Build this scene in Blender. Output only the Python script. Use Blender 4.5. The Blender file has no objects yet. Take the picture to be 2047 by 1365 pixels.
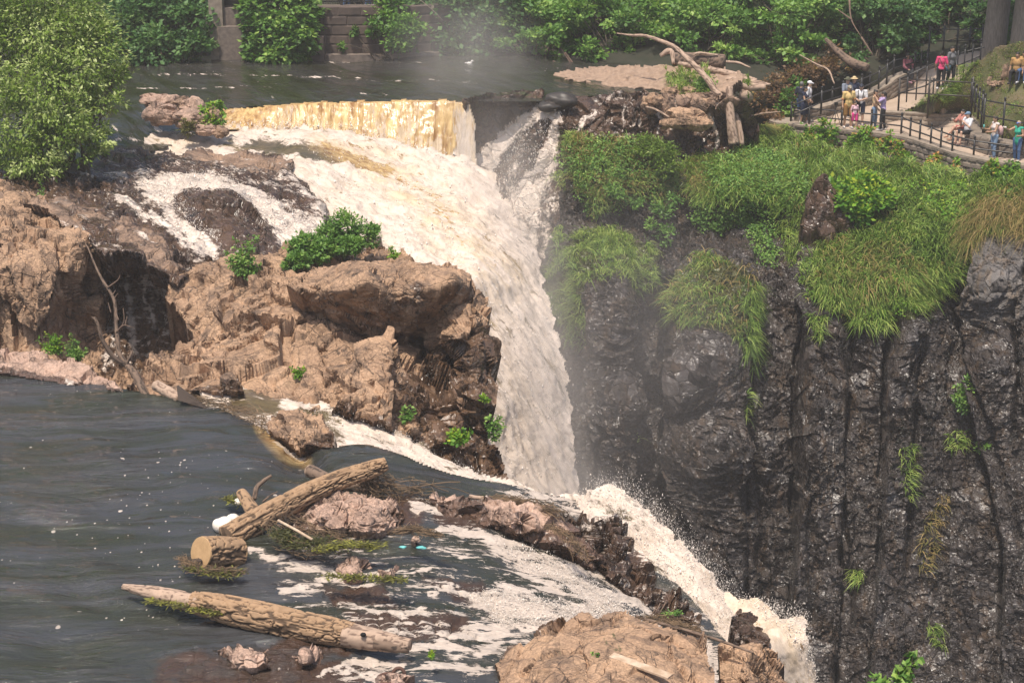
import bpy, math, random
import numpy as np
from mathutils import Vector

# ---------------------------------------------------------------- camera, world, sun, exposure
scene = bpy.context.scene
COL = scene.collection
CAMZ = 15.0
PITCH = math.radians(17.0)
FPX, CX, CY = 3600.0, 1023.5, 682.5
SP, CP = math.sin(PITCH), math.cos(PITCH)

cam_d = bpy.data.cameras.new("camera")
cam_d.sensor_width = 36.0
cam_d.lens = 36.0 * FPX / 2047.0
cam_d.clip_start = 0.5
cam_d.clip_end = 600.0
cam = bpy.data.objects.new("camera", cam_d)
cam.location = (0, 0, CAMZ)
cam.rotation_euler = (math.radians(90) - PITCH, 0, 0)
COL.objects.link(cam)
scene.camera = cam

SUN = Vector((-0.17, -0.30, 0.94)).normalized()       # direction towards the sun: high, from the left
sun_d = bpy.data.lights.new("sun", 'SUN')
sun_d.energy = 4.4
sun_d.angle = math.radians(0.6)
sun_d.color = (1.0, 0.91, 0.79)
sun = bpy.data.objects.new("sun", sun_d)
sun.rotation_euler = SUN.to_track_quat('Z', 'Y').to_euler()
COL.objects.link(sun)

world = bpy.data.worlds.new("World")
scene.world = world
world.use_nodes = True
wn = world.node_tree
sky = wn.nodes.new('ShaderNodeTexSky')
sky.sky_type = 'NISHITA'
sky.sun_disc = False
sky.sun_elevation = math.asin(SUN.z)
sky.sun_rotation = math.atan2(SUN.x, SUN.y)
sky.air_density = 1.0
sky.dust_density = 3.5
sky.ozone_density = 1.0
bg = wn.nodes['Background']
bg.inputs['Strength'].default_value = 0.15
wn.links.new(sky.outputs[0], bg.inputs['Color'])

scene.view_settings.view_transform = 'Standard'
scene.view_settings.look = 'None'
scene.view_settings.exposure = 0.12
scene.view_settings.gamma = 1.0
scene.view_settings.use_curve_mapping = False
scene.cycles.max_bounces = 6
scene.cycles.transparent_max_bounces = 6
scene.cycles.volume_bounces = 2
scene.cycles.use_denoising = True
scene.cycles.volume_step_rate = 2.0
scene.cycles.volume_max_steps = 64

RNG = np.random.default_rng(7)
random.seed(7)

# ---------------------------------------------------------------- picture point + distance -> world point
def kz(v):
    return SP + (np.asarray(v, float) - CY) / FPX * CP
def zD(v, z):                                   # depth at which row v meets height z
    return (CAMZ - z) / kz(v)
def un(u, v, D):
    u, v, D = np.asarray(u, float), np.asarray(v, float), np.asarray(D, float)
    x = (u - CX) / FPX * D
    y = (CP - (v - CY) / FPX * SP) * D
    z = CAMZ - kz(v) * D
    return np.stack(np.broadcast_arrays(x, y, z), -1)
def pz(u, v, z):
    return un(u, v, zD(v, z))
def proj(P):
    P = np.asarray(P, float)
    y, h = P[..., 1], P[..., 2] - CAMZ
    D = y * CP - h * SP
    return CX + P[..., 0] / D * FPX, CY - (y * SP + h * CP) / D * FPX, D

# ---------------------------------------------------------------- noise
def _h(ix, iy, iz, seed):
    n = (ix.astype(np.int64) * 374761393 + iy.astype(np.int64) * 668265263 + iz.astype(np.int64) * 2147483647 + seed * 144269504) & 0xFFFFFFFF
    n = ((n ^ (n >> 13)) * 1274126177) & 0xFFFFFFFF
    n = ((n ^ (n >> 16)) * 2246822519) & 0xFFFFFFFF
    return ((n ^ (n >> 15)) & 0xFFFFFF) / float(0xFFFFFF)
def vnoise(p, seed=0):
    p = np.asarray(p, float)
    i = np.floor(p)
    f = p - i
    f = f * f * (3 - 2 * f)
    i = i.astype(np.int64)
    x, y, z = i[..., 0], i[..., 1], i[..., 2]
    a = 0
    for dx in (0, 1):
        wx = f[..., 0] if dx else 1 - f[..., 0]
        for dy in (0, 1):
            wy = f[..., 1] if dy else 1 - f[..., 1]
            for dz in (0, 1):
                wz = f[..., 2] if dz else 1 - f[..., 2]
                a = a + wx * wy * wz * _h(x + dx, y + dy, z + dz, seed)
    return a * 2 - 1
def fbm(p, octv=4, seed=0, gain=0.5, lac=2.07):
    p = np.asarray(p, float)
    a, s, t = 1.0, 0.0, 0.0
    for o in range(octv):
        s = s + a * vnoise(p, seed + o * 17)
        t += a
        a *= gain
        p = p * lac + 3.1
    return s / t
def ridged(p, octv=4, seed=0):
    p = np.asarray(p, float)
    a, s, t = 1.0, 0.0, 0.0
    for o in range(octv):
        s = s + a * (1 - np.abs(vnoise(p, seed + o * 17)))
        t += a
        a *= 0.5
        p = p * 2.03 + 1.7
    return s / t
def facets(p, seed=0, tilt=1.0, crack=0.5, cw=0.12):
    """broken rock: every Voronoi cell is a tilted plane set off by a crack"""
    p = np.asarray(p, float)
    i = np.floor(p).astype(np.int64)
    shp = p.shape[:-1]
    F1 = np.full(shp, 9.0); F2 = np.full(shp, 9.0)
    off = np.zeros(shp); til = np.zeros(shp)
    for dx in (-1, 0, 1):
        for dy in (-1, 0, 1):
            for dz in (-1, 0, 1):
                cx, cy, cz = i[..., 0] + dx, i[..., 1] + dy, i[..., 2] + dz
                jx = _h(cx, cy, cz, seed); jy = _h(cx, cy, cz, seed + 1); jz = _h(cx, cy, cz, seed + 2)
                rx = p[..., 0] - cx - jx; ry = p[..., 1] - cy - jy; rz = p[..., 2] - cz - jz
                d = rx * rx + ry * ry + rz * rz
                m = d < F1
                F2 = np.where(m, F1, np.minimum(F2, d))
                F1 = np.where(m, d, F1)
                o = _h(cx, cy, cz, seed + 3) - 0.5
                t = rx * (jy - .5) + ry * (jz - .5) + rz * (jx - .5)
                off = np.where(m, o, off)
                til = np.where(m, t, til)
    e = np.sqrt(F2) - np.sqrt(F1)
    return off + tilt * 2 * til - crack * np.exp(-(e / cw) ** 2)
def sstep(a, b, x):
    t = np.clip((x - a) / (b - a), 0, 1)
    return t * t * (3 - 2 * t)

# ---------------------------------------------------------------- masks along a surface's own grid
def inside(poly, U, V):
    r = np.zeros(U.shape, bool)
    n = len(poly)
    for i in range(n):
        x1, y1 = poly[i]; x2, y2 = poly[(i + 1) % n]
        if y1 == y2: continue
        c = ((y1 > V) != (y2 > V)) & (U < (x2 - x1) * (V - y1) / (y2 - y1) + x1)
        r ^= c
    return r
def segdist(pts, U, V, closed=False):
    d = np.full(U.shape, 1e9); w = np.zeros(U.shape)
    n = len(pts)
    for i in range(n if closed else n - 1):
        x1, y1 = pts[i][:2]; x2, y2 = pts[(i + 1) % n][:2]
        dx, dy = x2 - x1, y2 - y1
        t = np.clip(((U - x1) * dx + (V - y1) * dy) / (dx * dx + dy * dy + 1e-9), 0, 1)
        q = np.hypot(U - x1 - t * dx, V - y1 - t * dy)
        m = q < d
        d = np.where(m, q, d)
        if len(pts[i]) > 2:
            w = np.where(m, pts[i][2] + t * (pts[(i + 1) % n][2] - pts[i][2]), w)
    return d, w
def soft(poly, U, V, feather=20):
    d, _ = segdist(poly, U, V, True)
    s = np.where(inside(poly, U, V), d, -d)
    return np.clip(0.5 + s / feather, 0, 1)
def band(pts, U, V):
    d, w = segdist(pts, U, V)
    return np.clip(1 - d / np.maximum(w, 1e-3), 0, 1)
def wob(U, V, amp=8, size=25, seed=0):
    p = np.stack([U / size, V / size, np.zeros_like(U)], -1)
    return U + amp * fbm(p, 3, seed), V + amp * fbm(p, 3, seed + 50)

# ---------------------------------------------------------------- mesh plumbing
def mk_mesh(name, verts, faces, mat=None, smooth=True, attrs=None, sizes=None):
    """faces: (n,k) array, or flat index list with sizes"""
    me = bpy.data.meshes.new(name)
    verts = np.asarray(verts, np.float32).reshape(-1, 3)
    me.vertices.add(len(verts))
    me.vertices.foreach_set('co', verts.ravel())
    if sizes is None:
        faces = np.asarray(faces, np.int32)
        sizes = np.full(len(faces), faces.shape[1], np.int32)
        flat = faces.ravel()
    else:
        flat = np.asarray(faces, np.int32); sizes = np.asarray(sizes, np.int32)
    me.loops.add(len(flat))
    me.loops.foreach_set('vertex_index', flat)
    me.polygons.add(len(sizes))
    st = np.zeros(len(sizes), np.int32); st[1:] = np.cumsum(sizes)[:-1]
    me.polygons.foreach_set('loop_start', st)
    if attrs:
        for k, a in attrs.items():
            a = np.asarray(a, np.float32)
            if a.ndim == 1:
                t = me.attributes.new(k, 'FLOAT', 'POINT'); t.data.foreach_set('value', a)
            else:
                t = me.attributes.new(k, 'FLOAT_VECTOR', 'POINT'); t.data.foreach_set('vector', a.ravel())
    me.update(calc_edges=True)
    me.validate()
    if smooth is not None:
        me.polygons.foreach_set('use_smooth', np.full(len(me.polygons), bool(smooth)))
    if mat: me.materials.append(mat)
    return me
def link(name, me, parent=None, loc=None):
    o = bpy.data.objects.new(name, me)
    COL.objects.link(o)
    if loc is not None: o.location = loc
    if parent is not None: o.parent = parent
    return o
def tag(o, label=None, cat=None, group=None, kind=None):
    if label: o['label'] = label
    if cat: o['category'] = cat
    if group: o['group'] = group
    if kind: o['kind'] = kind
    return o
def empty(name, loc, label=None, cat=None, group=None):
    o = bpy.data.objects.new(name, None)
    o.empty_display_size = 0.2
    o.location = [float(c) for c in loc]
    COL.objects.link(o)
    return tag(o, label, cat, group)
class MB:
    """collects pieces given in world coordinates and links them as ONE mesh"""
    def __init__(s): s.v = []; s.f = []; s.z = []; s.n = 0; s.a = {}
    def add(s, verts, faces, **attrs):
        verts = np.asarray(verts, float).reshape(-1, 3)
        for f in faces:
            s.f.extend(int(i) + s.n for i in f); s.z.append(len(f))
        s.v.append(verts); s.n += len(verts)
        for k, a in attrs.items(): s.a.setdefault(k, []).append(np.broadcast_to(np.asarray(a, float), (len(verts),)))
        return s
    def box(s, c, size, yaw=0.0, pitch=0.0):
        x, y, z = np.asarray(size, float) / 2
        v = np.array([[a * x, b * y, d * z] for a in (-1, 1) for b in (-1, 1) for d in (-1, 1)])
        cp_, sp_ = math.cos(pitch), math.sin(pitch)
        v = np.stack([v[:, 0] * cp_ - v[:, 2] * sp_, v[:, 1], v[:, 0] * sp_ + v[:, 2] * cp_], -1)
        cy_, sy_ = math.cos(yaw), math.sin(yaw)
        v = np.stack([v[:, 0] * cy_ - v[:, 1] * sy_, v[:, 0] * sy_ + v[:, 1] * cy_, v[:, 2]], -1) + np.asarray(c, float)
        return s.add(v, [(0, 1, 3, 2), (4, 6, 7, 5), (0, 4, 5, 1), (2, 3, 7, 6), (0, 2, 6, 4), (1, 5, 7, 3)])
    def tube(s, pts, rad, n=8, cap=True):
        v, f = tube_geo(pts, rad, n, cap)
        return s.add(v, f)
    def build(s, name, mat, parent=None, smooth=True):
        v = np.concatenate(s.v)
        org = np.array(parent.location) if parent is not None and parent.type == 'EMPTY' and parent.parent is None else None
        loc = None
        if parent is None:
            org = np.array([v[:, 0].mean(), v[:, 1].mean(), v[:, 2].min()]); loc = org
        elif parent.type == 'MESH':
            org = np.array(parent.location) + (np.array(parent.parent.location) if parent.parent else 0)
        me = mk_mesh(name, v - org, s.f, mat, smooth, {k: np.concatenate(a) for k, a in s.a.items()}, s.z)
        return link(name, me, parent, loc)
def catmull(pts, n):
    P = np.asarray(pts, float)
    if len(P) < 3:
        t = np.linspace(0, 1, n)[:, None]
        return P[0] * (1 - t) + P[-1] * t
    Q = np.vstack([2 * P[0] - P[1], P, 2 * P[-1] - P[-2]])
    t = np.linspace(0, len(P) - 1 - 1e-6, n)
    i = t.astype(int); f = (t - i)[:, None]
    a, b, c, d = Q[i], Q[i + 1], Q[i + 2], Q[i + 3]
    return 0.5 * (2 * b + (c - a) * f + (2 * a - 5 * b + 4 * c - d) * f ** 2 + (3 * b - a - 3 * c + d) * f ** 3)
def frames(P):
    T = np.gradient(P, axis=0); T /= np.linalg.norm(T, axis=1, keepdims=True) + 1e-9
    ref = np.array([0, 0, 1.0]) if abs(T[:, 2]).mean() < 0.8 else np.array([1.0, 0, 0])
    A = np.cross(T, ref); A /= np.linalg.norm(A, axis=1, keepdims=True) + 1e-9
    B = np.cross(A, T)
    return T, A, B
def tube_geo(pts, rad, n=8, cap=True, disp=None):
    P = np.asarray(pts, float); m = len(P)
    R = np.broadcast_to(np.asarray(rad, float), (m,))
    T, A, B = frames(P)
    th = np.linspace(0, 2 * np.pi, n, endpoint=False)
    rr = R[:, None] * np.ones(n)
    if disp is not None: rr = rr + disp
    v = P[:, None] + rr[..., None] * (np.cos(th)[None, :, None] * A[:, None] + np.sin(th)[None, :, None] * B[:, None])
    v = v.reshape(-1, 3)
    f = []
    for i in range(m - 1):
        for j in range(n):
            k = (j + 1) % n
            f.append((i * n + j, i * n + k, (i + 1) * n + k, (i + 1) * n + j))
    if cap:
        f.append(tuple(range(n))[::-1]); f.append(tuple((m - 1) * n + j for j in range(n)))
    return v, f
def sphere_geo(c, r, nu=10, nv=7):
    c = np.asarray(c, float); r = np.broadcast_to(np.asarray(r, float), (3,))
    v = [c + r * (0, 0, 1)]; f = []
    for i in range(1, nv):
        a = math.pi * i / nv
        for j in range(nu):
            b = 2 * math.pi * j / nu
            v.append(c + r * (math.sin(a) * math.cos(b), math.sin(a) * math.sin(b), math.cos(a)))
    v.append(c - r * (0, 0, 1))
    for j in range(nu): f.append((0, 1 + j, 1 + (j + 1) % nu))
    for i in range(nv - 2):
        for j in range(nu):
            a = 1 + i * nu + j; b = 1 + i * nu + (j + 1) % nu
            f.append((a, a + nu, b + nu, b))
    e = len(v) - 1; s = 1 + (nv - 2) * nu
    for j in range(nu): f.append((e, s + (j + 1) % nu, s + j))
    return np.array(v), f

# ---------------------------------------------------------------- relief: a surface through measured points
class Relief:
    def at(s, u, v):
        i = np.clip((np.asarray(u, float) - s.u0) / s.st, 0, s.nx - 1.001)
        j = np.clip((np.asarray(v, float) - s.v0) / s.st, 0, s.ny - 1.001)
        a, b = i.astype(int), j.astype(int)
        fx, fy = (i - a)[..., None], (j - b)[..., None]
        P = s.P
        return P[b, a] * (1 - fx) * (1 - fy) + P[b, a + 1] * fx * (1 - fy) + P[b + 1, a] * (1 - fx) * fy + P[b + 1, a + 1] * fx * fy
    def nor(s, u, v):
        a = np.clip(np.round((np.asarray(u, float) - s.u0) / s.st), 0, s.nx - 1).astype(int)
        b = np.clip(np.round((np.asarray(v, float) - s.v0) / s.st), 0, s.ny - 1).astype(int)
        return s.N[b, a]
def normals(P):
    du = np.gradient(P, axis=1); dv = np.gradient(P, axis=0)
    N = np.cross(dv, du)
    N /= np.linalg.norm(N, axis=-1, keepdims=True) + 1e-9
    w = P - np.array([0, 0, CAMZ])
    s = np.sign((N * w).sum(-1, keepdims=True)); s[s == 0] = 1
    return -N * s
def blur(A, n=1):
    for _ in range(n):
        for ax in (0, 1):
            B = np.concatenate([A.take([0], ax), A, A.take([-1], ax)], ax)
            sl = lambda a, b: tuple(slice(a, b) if k == ax else slice(None) for k in range(A.ndim))
            m = A.shape[ax]
            A = 0.25 * B[sl(0, m)] + 0.5 * B[sl(1, m + 1)] + 0.25 * B[sl(2, m + 2)]
    return A
def relief(name, poly, ctrl, mat, step=3.0, disp=None, attrs=None, tps=False, jag=0.0, skirt=(0, 1.5, -1.0),
           label=None, cat=None, kind=None, group=None, parent=None, flow=(1, 0, 0), stretch=0.25, smooth=True, do_link=True):
    R = Relief()
    px = np.array(poly, float)
    R.st = step
    R.u0, R.v0 = px[:, 0].min() - 2 * step, px[:, 1].min() - 2 * step
    R.nx = int((px[:, 0].max() - R.u0) / step) + 4
    R.ny = int((px[:, 1].max() - R.v0) / step) + 4
    U, V = np.meshgrid(R.u0 + step * np.arange(R.nx), R.v0 + step * np.arange(R.ny))
    R.U, R.V = U, V
    c = [(u, v, zD(v, x) if k == 'z' else x) for (u, v, k, x) in ctrl]
    c = np.array(c, float)
    S = 400.0
    X = (c[:, :2] - [CX, CY]) / S; q = 1.0 / c[:, 2]
    ker = (lambda r: np.where(r > 0, r * r * np.log(r + 1e-12), 0)) if tps else (lambda r: -np.sqrt(r * r + 1e-3))
    r = np.linalg.norm(X[:, None] - X[None], axis=-1)
    n = len(c)
    M = np.zeros((n + 3, n + 3))
    M[:n, :n] = ker(r)
    M[:n, n] = 1; M[:n, n + 1:] = X; M[n, :n] = 1; M[n + 1:, :n] = X.T
    wgt = np.linalg.solve(M, np.concatenate([q, np.zeros(3)]))
    G = np.stack([(U - CX) / S, (V - CY) / S], -1)
    Q = wgt[n] + G @ wgt[n + 1:]
    for i in range(n):
        Q = Q + wgt[i] * ker(np.hypot(G[..., 0] - X[i, 0], G[..., 1] - X[i, 1]))
    P = un(U, V, 1.0 / np.clip(Q, 1 / 140.0, 1 / 20.0))
    R.P0 = P
    N = normals(blur(P, 2))
    if disp is not None:
        d = disp(P, N, U, V)
        P = P + (d[..., None] * N if d.ndim == 2 else d)
    R.P = P; R.N = normals(blur(P, 1))
    Uw, Vw = wob(U, V, jag, 18, 11) if jag else (U, V)
    ins = inside(poly, Uw, Vw)
    R.ins = ins
    cell = ins[:-1, :-1] & ins[1:, :-1] & ins[:-1, 1:] & ins[1:, 1:]
    idx = np.arange(R.nx * R.ny).reshape(R.ny, R.nx)
    a = idx[:-1, :-1][cell]; b = idx[:-1, 1:][cell]; cc = idx[1:, 1:][cell]; d_ = idx[1:, :-1][cell]
    F = np.stack([a, d_, cc, b], -1)
    at = {}
    if attrs:
        for k, fn in attrs.items():
            at[k] = np.broadcast_to(np.asarray(fn(P, R.N, U, V) if callable(fn) else fn, float), U.shape).ravel()
    f = np.array(flow, float); f /= np.linalg.norm(f)
    t1 = np.cross(f, [0, 0, 1] if abs(f[2]) < .95 else [0, 1, 0]); t1 /= np.linalg.norm(t1); t2 = np.cross(t1, f)
    FL = np.stack([P @ f * stretch, P @ t1, P @ t2], -1).reshape(-1, 3)
    VV = P.reshape(-1, 3)
    if skirt is not None:
        E = np.concatenate([F[:, [0, 1]], F[:, [1, 2]], F[:, [2, 3]], F[:, [3, 0]]])
        key = np.sort(E, 1); kk = key[:, 0] * (R.nx * R.ny) + key[:, 1]
        _, inv, cnt = np.unique(kk, return_inverse=True, return_counts=True)
        B = E[cnt[inv] == 1]
        bv = np.unique(B); mp = -np.ones(len(VV), int); mp[bv] = len(VV) + np.arange(len(bv))
        VV = np.concatenate([VV, VV[bv] + np.array(skirt, float)])
        FL = np.concatenate([FL, FL[bv] + np.array(skirt, float)])
        for k in at: at[k] = np.concatenate([at[k], at[k][bv]])
        F = np.concatenate([F, np.stack([B[:, 1], B[:, 0], mp[B[:, 0]], mp[B[:, 1]]], -1)])
    used = np.unique(F); mp = -np.ones(len(VV), int); mp[used] = np.arange(len(used))
    VV = VV[used]; F = mp[F]; FL = FL[used]
    at = {k: x[used] for k, x in at.items()}
    at['flow'] = FL
    R.verts, R.faces = VV, F
    if do_link:
        org = np.array([VV[:, 0].mean(), VV[:, 1].mean(), VV[:, 2].min()])
        if parent is not None: org = np.array(parent.location)
        me = mk_mesh(name, VV - org, F, mat, smooth, at)
        R.obj = link(name, me, parent, None if parent is not None else org)
        tag(R.obj, label, cat, group, kind)
    return R
# ---------------------------------------------------------------- materials
class NT:
    def __init__(s, name):
        s.m = bpy.data.materials.new(name); s.m.use_nodes = True
        s.t = s.m.node_tree; s.t.nodes.clear()
        s.out = s.t.nodes.new('ShaderNodeOutputMaterial')
    def n(s, typ, **kw):
        x = s.t.nodes.new(typ)
        for k, v in kw.items(): setattr(x, k, v)
        return x
    def put(s, sock, v):
        if v is None: return
        if hasattr(v, 'is_linked'): s.t.links.new(v, sock)
        elif isinstance(v, (tuple, list)) and sock.type == 'RGBA': sock.default_value = (*v[:3], 1)
        else: sock.default_value = v
    def math(s, op, a, b=0.0, c=None, clamp=False):
        x = s.n('ShaderNodeMath', operation=op, use_clamp=clamp)
        s.put(x.inputs[0], a); s.put(x.inputs[1], b)
        if c is not None: s.put(x.inputs[2], c)
        return x.outputs[0]
    def mix(s, f, a, b, typ='MIX'):
        x = s.n('ShaderNodeMix', data_type='RGBA', blend_type=typ)
        s.put(x.inputs[0], f); s.put(x.inputs[6], a); s.put(x.inputs[7], b)
        return x.outputs[2]
    def mixf(s, f, a, b):
        x = s.n('ShaderNodeMix', data_type='FLOAT')
        s.put(x.inputs[0], f); s.put(x.inputs[2], a); s.put(x.inputs[3], b)
        return x.outputs[0]
    def rng(s, v, a, b, c=0.0, d=1.0, smooth=True):
        x = s.n('ShaderNodeMapRange', interpolation_type='SMOOTHSTEP' if smooth else 'LINEAR')
        s.put(x.inputs[0], v)
        for i, q in enumerate((a, b, c, d)): s.put(x.inputs[1 + i], q)
        return x.outputs[0]
    def attr(s, name, vec=False):
        x = s.n('ShaderNodeAttribute', attribute_name=name)
        return x.outputs['Vector'] if vec else x.outputs['Fac']
    def geo(s): return s.n('ShaderNodeNewGeometry').outputs['Position']
    def scale(s, vec, sc):
        x = s.n('ShaderNodeVectorMath', operation='MULTIPLY')
        s.put(x.inputs[0], vec); x.inputs[1].default_value = sc
        return x.outputs[0]
    def noise(s, vec, sc, det=5.0, rough=0.55, dist=0.0):
        x = s.n('ShaderNodeTexNoise')
        s.put(x.inputs['Vector'], vec); x.inputs['Scale'].default_value = sc
        x.inputs['Detail'].default_value = det; x.inputs['Roughness'].default_value = rough
        x.inputs['Distortion'].default_value = dist
        return x.outputs[0]
    def voro(s, vec, sc, feature='F1', rnd=1.0):
        x = s.n('ShaderNodeTexVoronoi', feature=feature)
        s.put(x.inputs['Vector'], vec); x.inputs['Scale'].default_value = sc
        x.inputs['Randomness'].default_value = rnd
        return x
    def bump(s, h, st=0.3, dist=0.02, nrm=None):
        x = s.n('ShaderNodeBump')
        x.inputs['Strength'].default_value = st; x.inputs['Distance'].default_value = dist
        s.put(x.inputs['Height'], h)
        if nrm is not None: s.put(x.inputs['Normal'], nrm)
        return x.outputs[0]
    def pbr(s, col, rough=0.6, nrm=None, metal=0.0, ior=None, spec=None):
        x = s.n('ShaderNodeBsdfPrincipled')
        s.put(x.inputs['Base Color'], col); s.put(x.inputs['Roughness'], rough)
        s.put(x.inputs['Metallic'], metal)
        if ior: x.inputs['IOR'].default_value = ior
        if spec is not None: s.put(x.inputs['Specular IOR Level'], spec)
        if nrm is not None: s.put(x.inputs['Normal'], nrm)
        return x.outputs[0]
    def done(s, sh):
        s.t.links.new(sh, s.out.inputs['Surface']); return s.m

FOAM = (0.65, 0.55, 0.47)
AMBER = (0.62, 0.40, 0.13)
def foam_factor(t, flow, gain=1.0, sc=2.2, lo=.36, hi=.70):
    n1 = t.noise(flow, sc, 7.0, 0.68, 0.4)
    n2 = t.noise(flow, sc * 4.5, 5.0, 0.7, 0.6)
    n = t.math('MULTIPLY_ADD', t.math('SUBTRACT', n2, 0.5), 1.5, t.math('MULTIPLY', t.math('SUBTRACT', n1, 0.5), 2.6))
    a = t.math('ADD', n, t.math('MULTIPLY', t.attr('foam'), gain))
    return t.rng(a, lo, hi)
def facet_h(t, vec, sc, seed=0.0):
    """height field of broken rock: every Voronoi cell a tilted plane"""
    w = t.n('ShaderNodeVectorMath', operation='ADD'); t.put(w.inputs[0], vec); w.inputs[1].default_value = (seed, seed * .7, seed * 1.3)
    nz = t.n('ShaderNodeTexNoise'); t.put(nz.inputs['Vector'], w.outputs[0]); nz.inputs['Scale'].default_value = sc * 1.6; nz.inputs['Detail'].default_value = 3
    o = t.n('ShaderNodeVectorMath', operation='SUBTRACT'); t.put(o.inputs[0], nz.outputs['Color']); o.inputs[1].default_value = (.5, .5, .5)
    ma = t.n('ShaderNodeVectorMath', operation='MULTIPLY_ADD'); t.put(ma.inputs[0], o.outputs[0]); ma.inputs[1].default_value = (.35 / sc,) * 3; t.put(ma.inputs[2], w.outputs[0])
    v = t.voro(ma.outputs[0], sc)
    d = t.n('ShaderNodeVectorMath', operation='SUBTRACT'); t.put(d.inputs[0], ma.outputs[0]); t.put(d.inputs[1], v.outputs['Position'])
    c = t.n('ShaderNodeVectorMath', operation='SUBTRACT'); t.put(c.inputs[0], v.outputs['Color']); c.inputs[1].default_value = (.5, .5, .5)
    dp = t.n('ShaderNodeVectorMath', operation='DOT_PRODUCT'); t.put(dp.inputs[0], d.outputs[0]); t.put(dp.inputs[1], c.outputs[0])
    e = t.voro(ma.outputs[0], sc, 'DISTANCE_TO_EDGE').outputs['Distance']
    return dp.outputs['Value'], e
def crackline(t, g, sc, w, squash):
    """thin dark fracture lines"""
    n = t.n('ShaderNodeTexNoise'); t.put(n.inputs['Vector'], g); n.inputs['Scale'].default_value = sc * 2.5; n.inputs['Detail'].default_value = 4
    o = t.n('ShaderNodeVectorMath', operation='SUBTRACT'); t.put(o.inputs[0], n.outputs['Color']); o.inputs[1].default_value = (.5, .5, .5)
    ma = t.n('ShaderNodeVectorMath', operation='MULTIPLY_ADD'); t.put(ma.inputs[0], o.outputs[0]); ma.inputs[1].default_value = (.30 / sc,) * 3; t.put(ma.inputs[2], t.scale(g, (1.0, 1.0, .75 * squash)))
    e = t.voro(ma.outputs[0], sc, 'DISTANCE_TO_EDGE').outputs['Distance']
    return t.rng(t.math('ADD', e, t.math('MULTIPLY_ADD', t.noise(g, 5, 3, .6), w * 3, -w * 1.5)), w * .4, w * 1.3, 1.0, 0.0)
def mat_rock(name, c1, c2, c3, rough=0.85, bump=0.85, mossy=True, wetdark=0.34, squash=1.0, wetrough=.24, bdist=1.0, k2=1.5, k3=.9):
    """bare rock; attributes: wet (water-darkened, glossy; on the boulder face mostly painted shade), foam (white water running over it), moss (soil and moss)"""
    t = NT(name); g = t.geo()
    n = t.noise(g, 0.9, 6, 0.6)
    col = t.mix(t.rng(n, 0.35, 0.65), c1, c2)
    st = t.noise(t.scale(g, (1.6, 1.6, 0.35)), 1.3, 6, 0.65)
    col = t.mix(t.rng(st, 0.50, 0.64, 0, 0.8), col, c3)
    sp = t.noise(g, 22, 4, 0.7)
    col = t.mix(t.rng(sp, 0.25, 0.75), t.mix(1.0, col, (0.62, 0.6, 0.58), 'MULTIPLY'), t.mix(1.0, col, (1.25, 1.24, 1.22), 'MULTIPLY'))
    ck = t.math('MAXIMUM', t.math('MULTIPLY', crackline(t, g, .62, .011, squash), t.rng(t.noise(g, .9, 3, .6), .47, .56)), t.math('MULTIPLY', crackline(t, g, 2.3, .016, squash), t.rng(t.noise(g, .8, 3, .5), .52, .64)))
    col = t.mix(t.math('MULTIPLY', ck, .8), col, tuple(x * .28 for x in c3))
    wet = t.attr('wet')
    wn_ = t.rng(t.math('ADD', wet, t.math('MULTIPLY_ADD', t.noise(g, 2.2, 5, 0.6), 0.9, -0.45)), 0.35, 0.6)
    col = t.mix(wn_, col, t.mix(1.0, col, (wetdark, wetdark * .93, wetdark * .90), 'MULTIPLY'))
    if mossy:
        ms = t.rng(t.math('ADD', t.attr('moss'), t.math('MULTIPLY_ADD', t.noise(g, 3.0, 5, 0.7), 0.9, -0.45)), 0.4, 0.6)
        gcol = t.mix(t.noise(g, 5, 3, 0.6), (0.035, 0.06, 0.012), (0.10, 0.085, 0.035))
        col = t.mix(ms, col, gcol)
    rg = t.mixf(wn_, rough, wetrough)
    ff = foam_factor(t, t.attr('flow', True), 1.0, 3.0)
    ff = t.math('MULTIPLY', ff, t.rng(t.attr('foam'), 0.02, 0.12))
    col = t.mix(ff, col, FOAM)
    rg = t.mixf(ff, rg, 0.55)
    sq = t.scale(g, (1, 1, squash))
    h1, e1 = facet_h(t, sq, 1.5); h2, e2 = facet_h(t, sq, 4.2, 3.0); h3, e3 = facet_h(t, sq, 10.0, 7.0)
    rgh = t.rng(t.noise(g, 0.75, 3, 0.5), 0.40, 0.60, 0.06, 1.3)
    h = t.math('ADD', t.math('MULTIPLY', h1, 1.1), t.math('MULTIPLY', t.math('MULTIPLY', h2, k2), rgh))
    h = t.math('ADD', h, t.math('MULTIPLY', t.math('MULTIPLY', h3, k3), rgh))
    h = t.math('ADD', h, t.math('MULTIPLY', t.math('MINIMUM', e1, .035), 1.0))
    h = t.math('ADD', h, t.math('MULTIPLY', t.math('MULTIPLY', t.math('MINIMUM', e2, .06), .3), rgh))
    h = t.math('ADD', h, t.math('MULTIPLY', t.noise(g, 16, 6, 0.7), 0.011))
    return t.done(t.pbr(col, rg, t.bump(h, bump, bdist)))
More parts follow.
